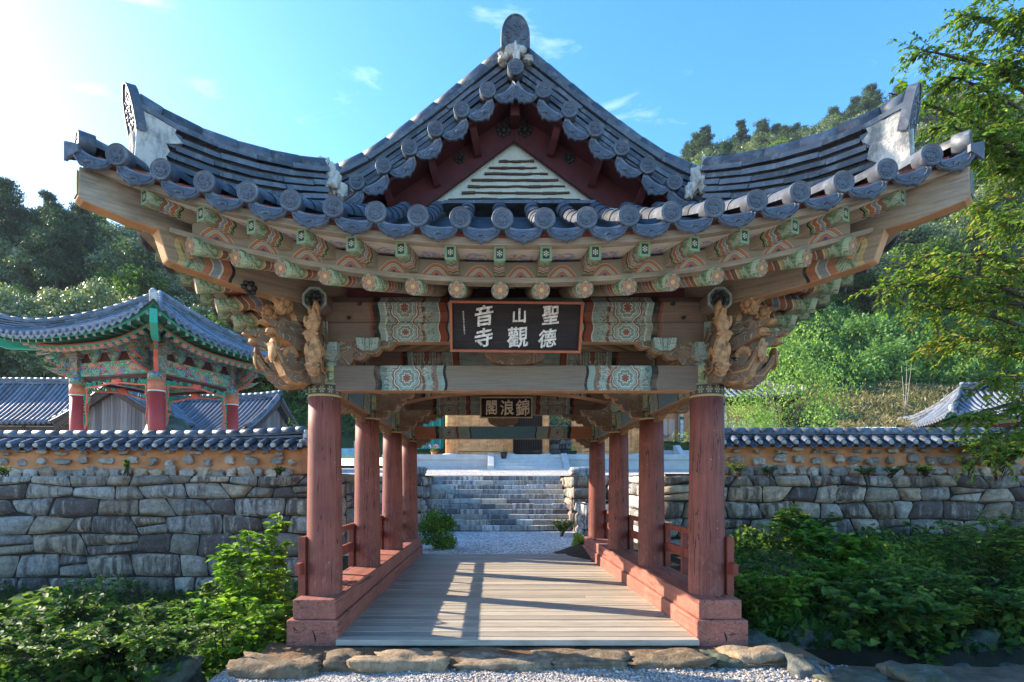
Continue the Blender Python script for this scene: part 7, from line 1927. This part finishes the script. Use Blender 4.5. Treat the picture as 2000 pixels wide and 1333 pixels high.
    o = link_mesh('crown', leaf_mesh('crown', np.array([tuple(p) for p in C_]), np.array([tuple(p) for p in D_]), np.array([tuple(p) for p in N_]), s, s * 0.42, np.array(T_), LEAF_ZELK, 'leaf', 0.2), root); o.location = -root.location
    return n
zelkova()

# ---------------------------------------------------------------- undergrowth beside the stream
def shrub(name, label, base, h, spread, nstem, leaf, mat, seed, per=36, asp=0.62, cat='shrub', group=None, droop=0.0, tint=(0.3, 0.9), lean=(0, 0)):
    r = np.random.RandomState(seed); root = empty(name, base, label, cat, group); m = MB(); C_, D_, N_, T_ = [], [], [], []
    b = Vector(base)
    for k in range(nstem):
        a = r.uniform(0, 6.28); tip = b + Vector((math.cos(a) * spread * r.uniform(0.25, 1) + lean[0], math.sin(a) * spread * r.uniform(0.2, 0.8) + lean[1], h * r.uniform(0.55, 1.0)))
        mid = b.lerp(tip, 0.55) + Vector((0, 0, h * 0.12 + droop * 0.2)); P_ = smooth_path([b + Vector(r.randn(3)) * 0.04, mid, tip - Vector((0, 0, droop * r.rand()))], 6); n = len(P_)
        m.tube(P_, [0.010 * (1 - 0.8 * q / (n - 1)) + 0.001 for q in range(n)], 5, 0, False, False)
        stems = [P_]
        for q in range(5):
            t = r.uniform(0.3, 0.95); i = min(n - 2, int(t * (n - 1))); p = P_[i]; d = Vector((r.randn(), r.randn(), 0.35)).normalized(); Lt = spread * r.uniform(0.25, 0.5)
            S_ = [p, p + d * Lt * 0.5 + Vector((0, 0, 0.03)), p + d * Lt]; stems.append(S_); m.tube(S_, [0.005, 0.004, 0.002], 4, 0, False, False)
        t0 = r.uniform(*tint)
        for S_ in stems:
            for j in range(int(per / (1 if S_ is P_ else 2.6))):
                u = r.uniform(0.25 if S_ is P_ else 0.1, 1.0); f = u * (len(S_) - 1); i = min(len(S_) - 2, int(f)); c = S_[i].lerp(S_[i + 1], f - i)
                a = r.uniform(0, 6.28); C_.append(tuple(c)); D_.append((math.cos(a), math.sin(a), r.uniform(-0.35, 0.35))); N_.append((r.randn() * 0.35, r.randn() * 0.35 - 0.15, 1.0)); T_.append(t0 * 0.6 + 0.35 * u + 0.15 * r.randn())
    n = len(C_); s = leaf * r.uniform(0.55, 1.25, n)
    m.build('stems', [TWIG], root)
    o = link_mesh('leaves', leaf_mesh('leaves', np.array(C_), np.array(D_), np.array(N_), s, s * asp, np.array(T_), mat, 'leaf', 0.22), root); o.location = -root.location
    return root
def SH(px, py, D): return (WX(px, D), D - 6.4, WZ(py, D))
GZ = lambda px, D, dz=0.0: (WX(px, D), D - 6.4, ground_z(WX(px, D), D - 6.4) + dz)
shrub('mulberry_shrub', 'tall bright green leafy shrub against the stone wall just left of the pavilion', GZ(515, 7.0), 2.6, 0.62, 16, 0.105, LEAF_SHRUB, 3, 62, tint=(0.5, 0.9))
shrub('mulberry_shrub', 'second bright leafy shrub lower down between the tall one and the left sill', GZ(450, 6.3), 1.45, 0.85, 14, 0.10, LEAF_SHRUB, 4, 50, tint=(0.4, 0.8))
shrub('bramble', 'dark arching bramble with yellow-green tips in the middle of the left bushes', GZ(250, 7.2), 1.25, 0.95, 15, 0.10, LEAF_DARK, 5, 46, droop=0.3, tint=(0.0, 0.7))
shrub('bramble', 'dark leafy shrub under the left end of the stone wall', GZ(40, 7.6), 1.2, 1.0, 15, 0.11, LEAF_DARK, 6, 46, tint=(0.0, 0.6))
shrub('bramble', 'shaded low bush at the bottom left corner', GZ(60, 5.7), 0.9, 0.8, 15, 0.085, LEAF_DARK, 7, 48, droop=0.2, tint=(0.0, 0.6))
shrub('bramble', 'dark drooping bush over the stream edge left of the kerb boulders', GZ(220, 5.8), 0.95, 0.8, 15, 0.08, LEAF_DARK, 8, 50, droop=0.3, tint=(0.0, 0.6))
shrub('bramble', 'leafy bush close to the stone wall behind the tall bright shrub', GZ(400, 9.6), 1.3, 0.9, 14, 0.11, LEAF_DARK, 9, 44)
shrub('bramble', 'low leafy weeds spilling over the bottom edge left of the kerb boulders', (WX(330, 5.2), -1.2, -0.2), 0.5, 0.6, 14, 0.07, LEAF_DARK, 11, 46, droop=0.15, tint=(0.3, 0.9))
shrub('bramble', 'yellow-flecked low bush in the very corner of the bottom left', (WX(110, 5.1), -1.3, -0.25), 0.6, 0.7, 15, 0.07, LEAF_DARK, 12, 46, droop=0.15, tint=(0.3, 0.9))
shrub('knotweed', 'sunlit leafy stalks among the weeds beside the front right sill', GZ(1510, 7.2), 0.8, 0.55, 14, 0.09, LEAF_SHRUB, 13, 40, tint=(0.4, 0.9))
shrub('knotweed', 'sunlit leafy stalks right of the weed clump, before the stone wall', GZ(1620, 8.0), 0.95, 0.6, 14, 0.10, LEAF_SHRUB, 14, 40, tint=(0.3, 0.8))
shrub('broadleaf_weed', 'big-leaved dark weed at the foot of the wall at the left edge', GZ(20, 9.6), 0.95, 0.9, 8, 0.24, LEAF_DARK, 10, 16, 0.8)
for k, (px, D, h, lab) in enumerate(((35, 8.4, 0.95, 'feathery mugwort clump by the left edge'), (300, 6.4, 0.95, 'pale feathery mugwort clump in the middle of the left bushes'), (130, 5.9, 0.8, 'feathery mugwort clump low at the lower left'), (480, 8.2, 1.2, 'pale mugwort behind the tall bright shrub'), (1470, 7.6, 0.85, 'sunlit weed clump beside the front right sill'), (1560, 8.4, 0.8, 'sunlit feathery weeds right of the pavilion'), (1960, 10.5, 1.2, 'tall pale grass-like weeds at the right edge below the wall'))):
    shrub('mugwort', lab, GZ(px, D), h, 0.55, 22, 0.055, LEAF_HERB, 20 + k, 70, 0.28, 'weed')
shrub('leafy_shrub', 'fresh green shrub in front of the right wall with pale young leaves', GZ(1640, 9.0), 1.25, 0.9, 14, 0.12, LEAF_SHRUB, 30, 40, tint=(0.2, 0.6))
shrub('leafy_shrub', 'dark ivy-like shrub climbing the right wall beside the column', GZ(1570, 12.4), 1.0, 0.8, 14, 0.13, LEAF_DARK, 31, 40)
shrub('fig_shrub', 'large-leaved dark fig branch hanging over the stream on the right', GZ(1700, 7.15), 0.45, 0.8, 11, 0.13, LEAF_DARK, 32, 34, 0.8, droop=1.1, lean=(-0.15, -0.35))
shrub('leafy_shrub', 'sprawling shrub in the middle of the right bushes with lit tops', GZ(1760, 7.6), 1.0, 1.1, 16, 0.09, LEAF_DARK, 33, 48, droop=0.2, tint=(0.5, 1.0))
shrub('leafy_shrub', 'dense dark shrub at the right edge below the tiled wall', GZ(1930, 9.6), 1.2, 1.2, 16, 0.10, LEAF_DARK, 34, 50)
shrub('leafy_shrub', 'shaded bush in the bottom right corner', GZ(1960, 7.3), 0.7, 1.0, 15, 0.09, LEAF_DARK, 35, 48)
shrub('leafy_shrub', 'brown-tinged shrub on the right bank above the grey rocks', GZ(1840, 7.3), 0.6, 0.7, 13, 0.07, LEAF_ZELK, 36, 44, 0.5)
shrub('wall_creeper', 'leafy creeper hanging over the tiled wall end at the far right', (WX(1935, 13.2), 6.6, 1.7), 1.1, 1.0, 18, 0.10, LEAF_DARK, 37, 50, droop=0.4)
def bush(label, c, size, n, leaf, mat, seed, tint):
    r = np.random.RandomState(seed); root = empty('box_bush', c, label, 'bush'); cen = [(c[0] + r.uniform(-1, 1) * size[0] * 0.7, c[1] + r.uniform(-1, 1) * size[1] * 0.7, c[2] + r.uniform(0.1, 0.85) * size[2]) for _ in range(16)]
    A = clumps(r, cen, [size[0] * r.uniform(0.25, 0.45) for _ in cen], n, leaf, 0.45, 0.6, tint)
    o = link_mesh('leaves', leaf_mesh('leaves', *A, mat, 'leaf'), root); o.location = -root.location
    m = MB()
    for k in range(6): m.tube([Vector(c), Vector(cen[k])], [0.012, 0.004], 5)
    m.build('stems', [TWIG], root)
bush('rounded green bush with yellow tips at the far left end of the deck', (WX(850, 14.6), 14.6 - 6.4, -0.03), (0.62, 0.5, 1.05), 260, 0.065, LEAF_SHRUB, 40, (0.2, 0.7))
bush('small bright yellow-green bush at the far right end of the deck', (WX(1133, 13.9), 13.9 - 6.4, -0.03), (0.20, 0.2, 0.5), 110, 0.05, LEAF_LIGHT, 41, (0.5, 1.0))
shrub('flower_clump', 'sparse marigold clump at the foot of the right stair pier', (WX(1098, 18), 18 - 6.4, 0.0), 0.5, 0.4, 16, 0.06, LEAF_SHRUB, 42, 30, 0.4, 'flowers')
m = MB(); rd = random.Random(3)
for k in range(9): m.rock((WX(1098, 18) + rd.uniform(-0.35, 0.3), 11.5 + rd.uniform(-0.2, 0.2), 0.4 + rd.uniform(-0.15, 0.2)), (0.035, 0.035, 0.022), k, 1, 0.2)
for o_ in [o for o in S.objects if o.name.startswith('flower_clump')]: m.build('blossoms', [m_plain('marigold_petals', (0.8, 0.22, 0.03, 1), 0.6)], o_)
# ferns and tufts on the wall ledges
for k, (px, py, D, h, lab) in enumerate(((1500, 918, 13.5, 0.32, 'fern tuft on the right wall ledge near the column'), (1690, 918, 13.5, 0.32, 'fern tuft on the right wall ledge, second from the column'), (1740, 912, 13.5, 0.4, 'leafy tuft on the right wall ledge before the grey stones'), (1800, 920, 13.4, 0.28, 'bright small weed on the right wall ledge'), (1806, 880, 13.3, 0.42, 'sprig of leaves growing up across the right tiled cap'), (1440, 915, 13.5, 0.45, 'weedy clump on the ledge against the front right column'), (545, 915, 13.4, 0.36, 'fern tuft on the left wall ledge near its end'), (15, 935, 13.2, 0.3, 'leafy sprig on the left wall ledge at the photo edge'), (250, 905, 13.4, 0.6, 'thin white-flowered weed standing on the left wall ledge'), (1895, 905, 13.4, 0.6, 'dark weed clump on the right wall ledge under the branches'))):
    shrub('ledge_weed', lab, (WX(px, D), D - 6.4 - 0.05, 1.80), h * 0.66, 0.3 if k != 8 else 0.06, 9, 0.06, LEAF_SHRUB if k % 3 else LEAF_DARK, 60 + k, 14, 0.35, 'weed')
# ground cover on the banks (uncountable)
def bank(x, y, nz, r): return (y > -0.9 or x < -3.0) and not (x > 2 and y < 0.45) and not (abs(x) < 2.95 and y < 7)
cover('bank_weeds', 13000, (-120, 640), (4.9, 13.4), 0.10, LEAF_DARK, 70, 0.55, ground_z, 0.55, tint=(0.0, 0.6), patch=0.8, kite=False, mask=bank)
cover('bank_weeds', 15000, (1395, 2120), (6.0, 13.4), 0.115, LEAF_DARK, 71, 0.55, ground_z, 0.55, tint=(0.3, 1), patch=0.8, kite=False, mask=bank)
cover('sun_tinted_weeds', 9000, (1410, 1760), (6.9, 9.8), 0.085, LEAF_SHRUB, 75, 0.62, ground_z, 0.5, tint=(0.3, 1), patch=1.1, kite=False, mask=bank)  # brighter leaf colour stands in for sunlight on this stretch of bank
cover('bank_grass', 4000, (1400, 2120), (7.0, 13.4), 0.16, GRASS, 72, 0.35, ground_z, 0.07, patch=0.6, up=0.0, mask=bank)
cover('bank_grass', 3000, (-100, 620), (6.0, 13.0), 0.16, GRASS, 73, 0.30, ground_z, 0.07, patch=0.6, up=0.0, mask=bank)
# plant pots near the halls
for px, py, D, lab, lm in ((1291, 880, 35, 'terracotta pot of leafy flowers on the granite terrace below the lattice doors', LEAF_LIGHT), (848, 886, 34, 'pot of mauve chrysanthemums left of the timber hall', LEAF_SHRUB), (984, 888, 32, 'small black pot at the head of the granite stair', LEAF_DARK), (1120, 886, 32.3, 'black pot with a green sprig right of the granite stair', LEAF_LIGHT)):
    p = Vector((WX(px, D), D - 6.4, WZ(py + 8, D))); r = empty('flower_pot', p, lab, 'flower pot', 'pots near the halls')
    m = MB(); m.tube([p, p + Vector((0, 0, 0.34))], [0.13, 0.2], 14); m.tube([p + Vector((0, 0, 0.32)), p + Vector((0, 0, 0.37))], 0.215, 14); m.build('pot', [m_plain('terracotta', (0.5, 0.2, 0.09, 1), 0.8) if px in (1291, 848) else IRON], r)
    rs = np.random.RandomState(px); A = clumps(rs, [tuple(p + Vector((0, 0, 0.52)))], [0.26], 90 if px < 1300 and px != 984 else 14, 0.09, 0.5); o = link_mesh('foliage', leaf_mesh('foliage', *A, lm, 'kite'), r); o.location = -r.location
    if px == 848:
        m = MB(); [m.rock(p + Vector((rs.uniform(-0.28, 0.28), rs.uniform(-0.2, 0.2), 0.62 + rs.uniform(-0.05, 0.14))), (0.06, 0.06, 0.04), k, 1, 0.2) for k in range(18)]; m.build('blossoms', [m_plain('mauve_petals', (0.50, 0.33, 0.62, 1), 0.7)], r)
# ================================================================ pale valley haze
m = MB(); m.box((35, 112, 60), (420, 318, 126))
t = NT('valley_haze'); pv = t.n('VolumePrincipled', {'Color': (0.80, 0.88, 1.0, 1), 'Density': 0.00022, 'Anisotropy': 0.1})
t.t.links.new(pv.outputs[0], t.out.inputs['Volume'])
hz_ = m.build('haze', [t.m]); hz_['kind'] = 'stuff'
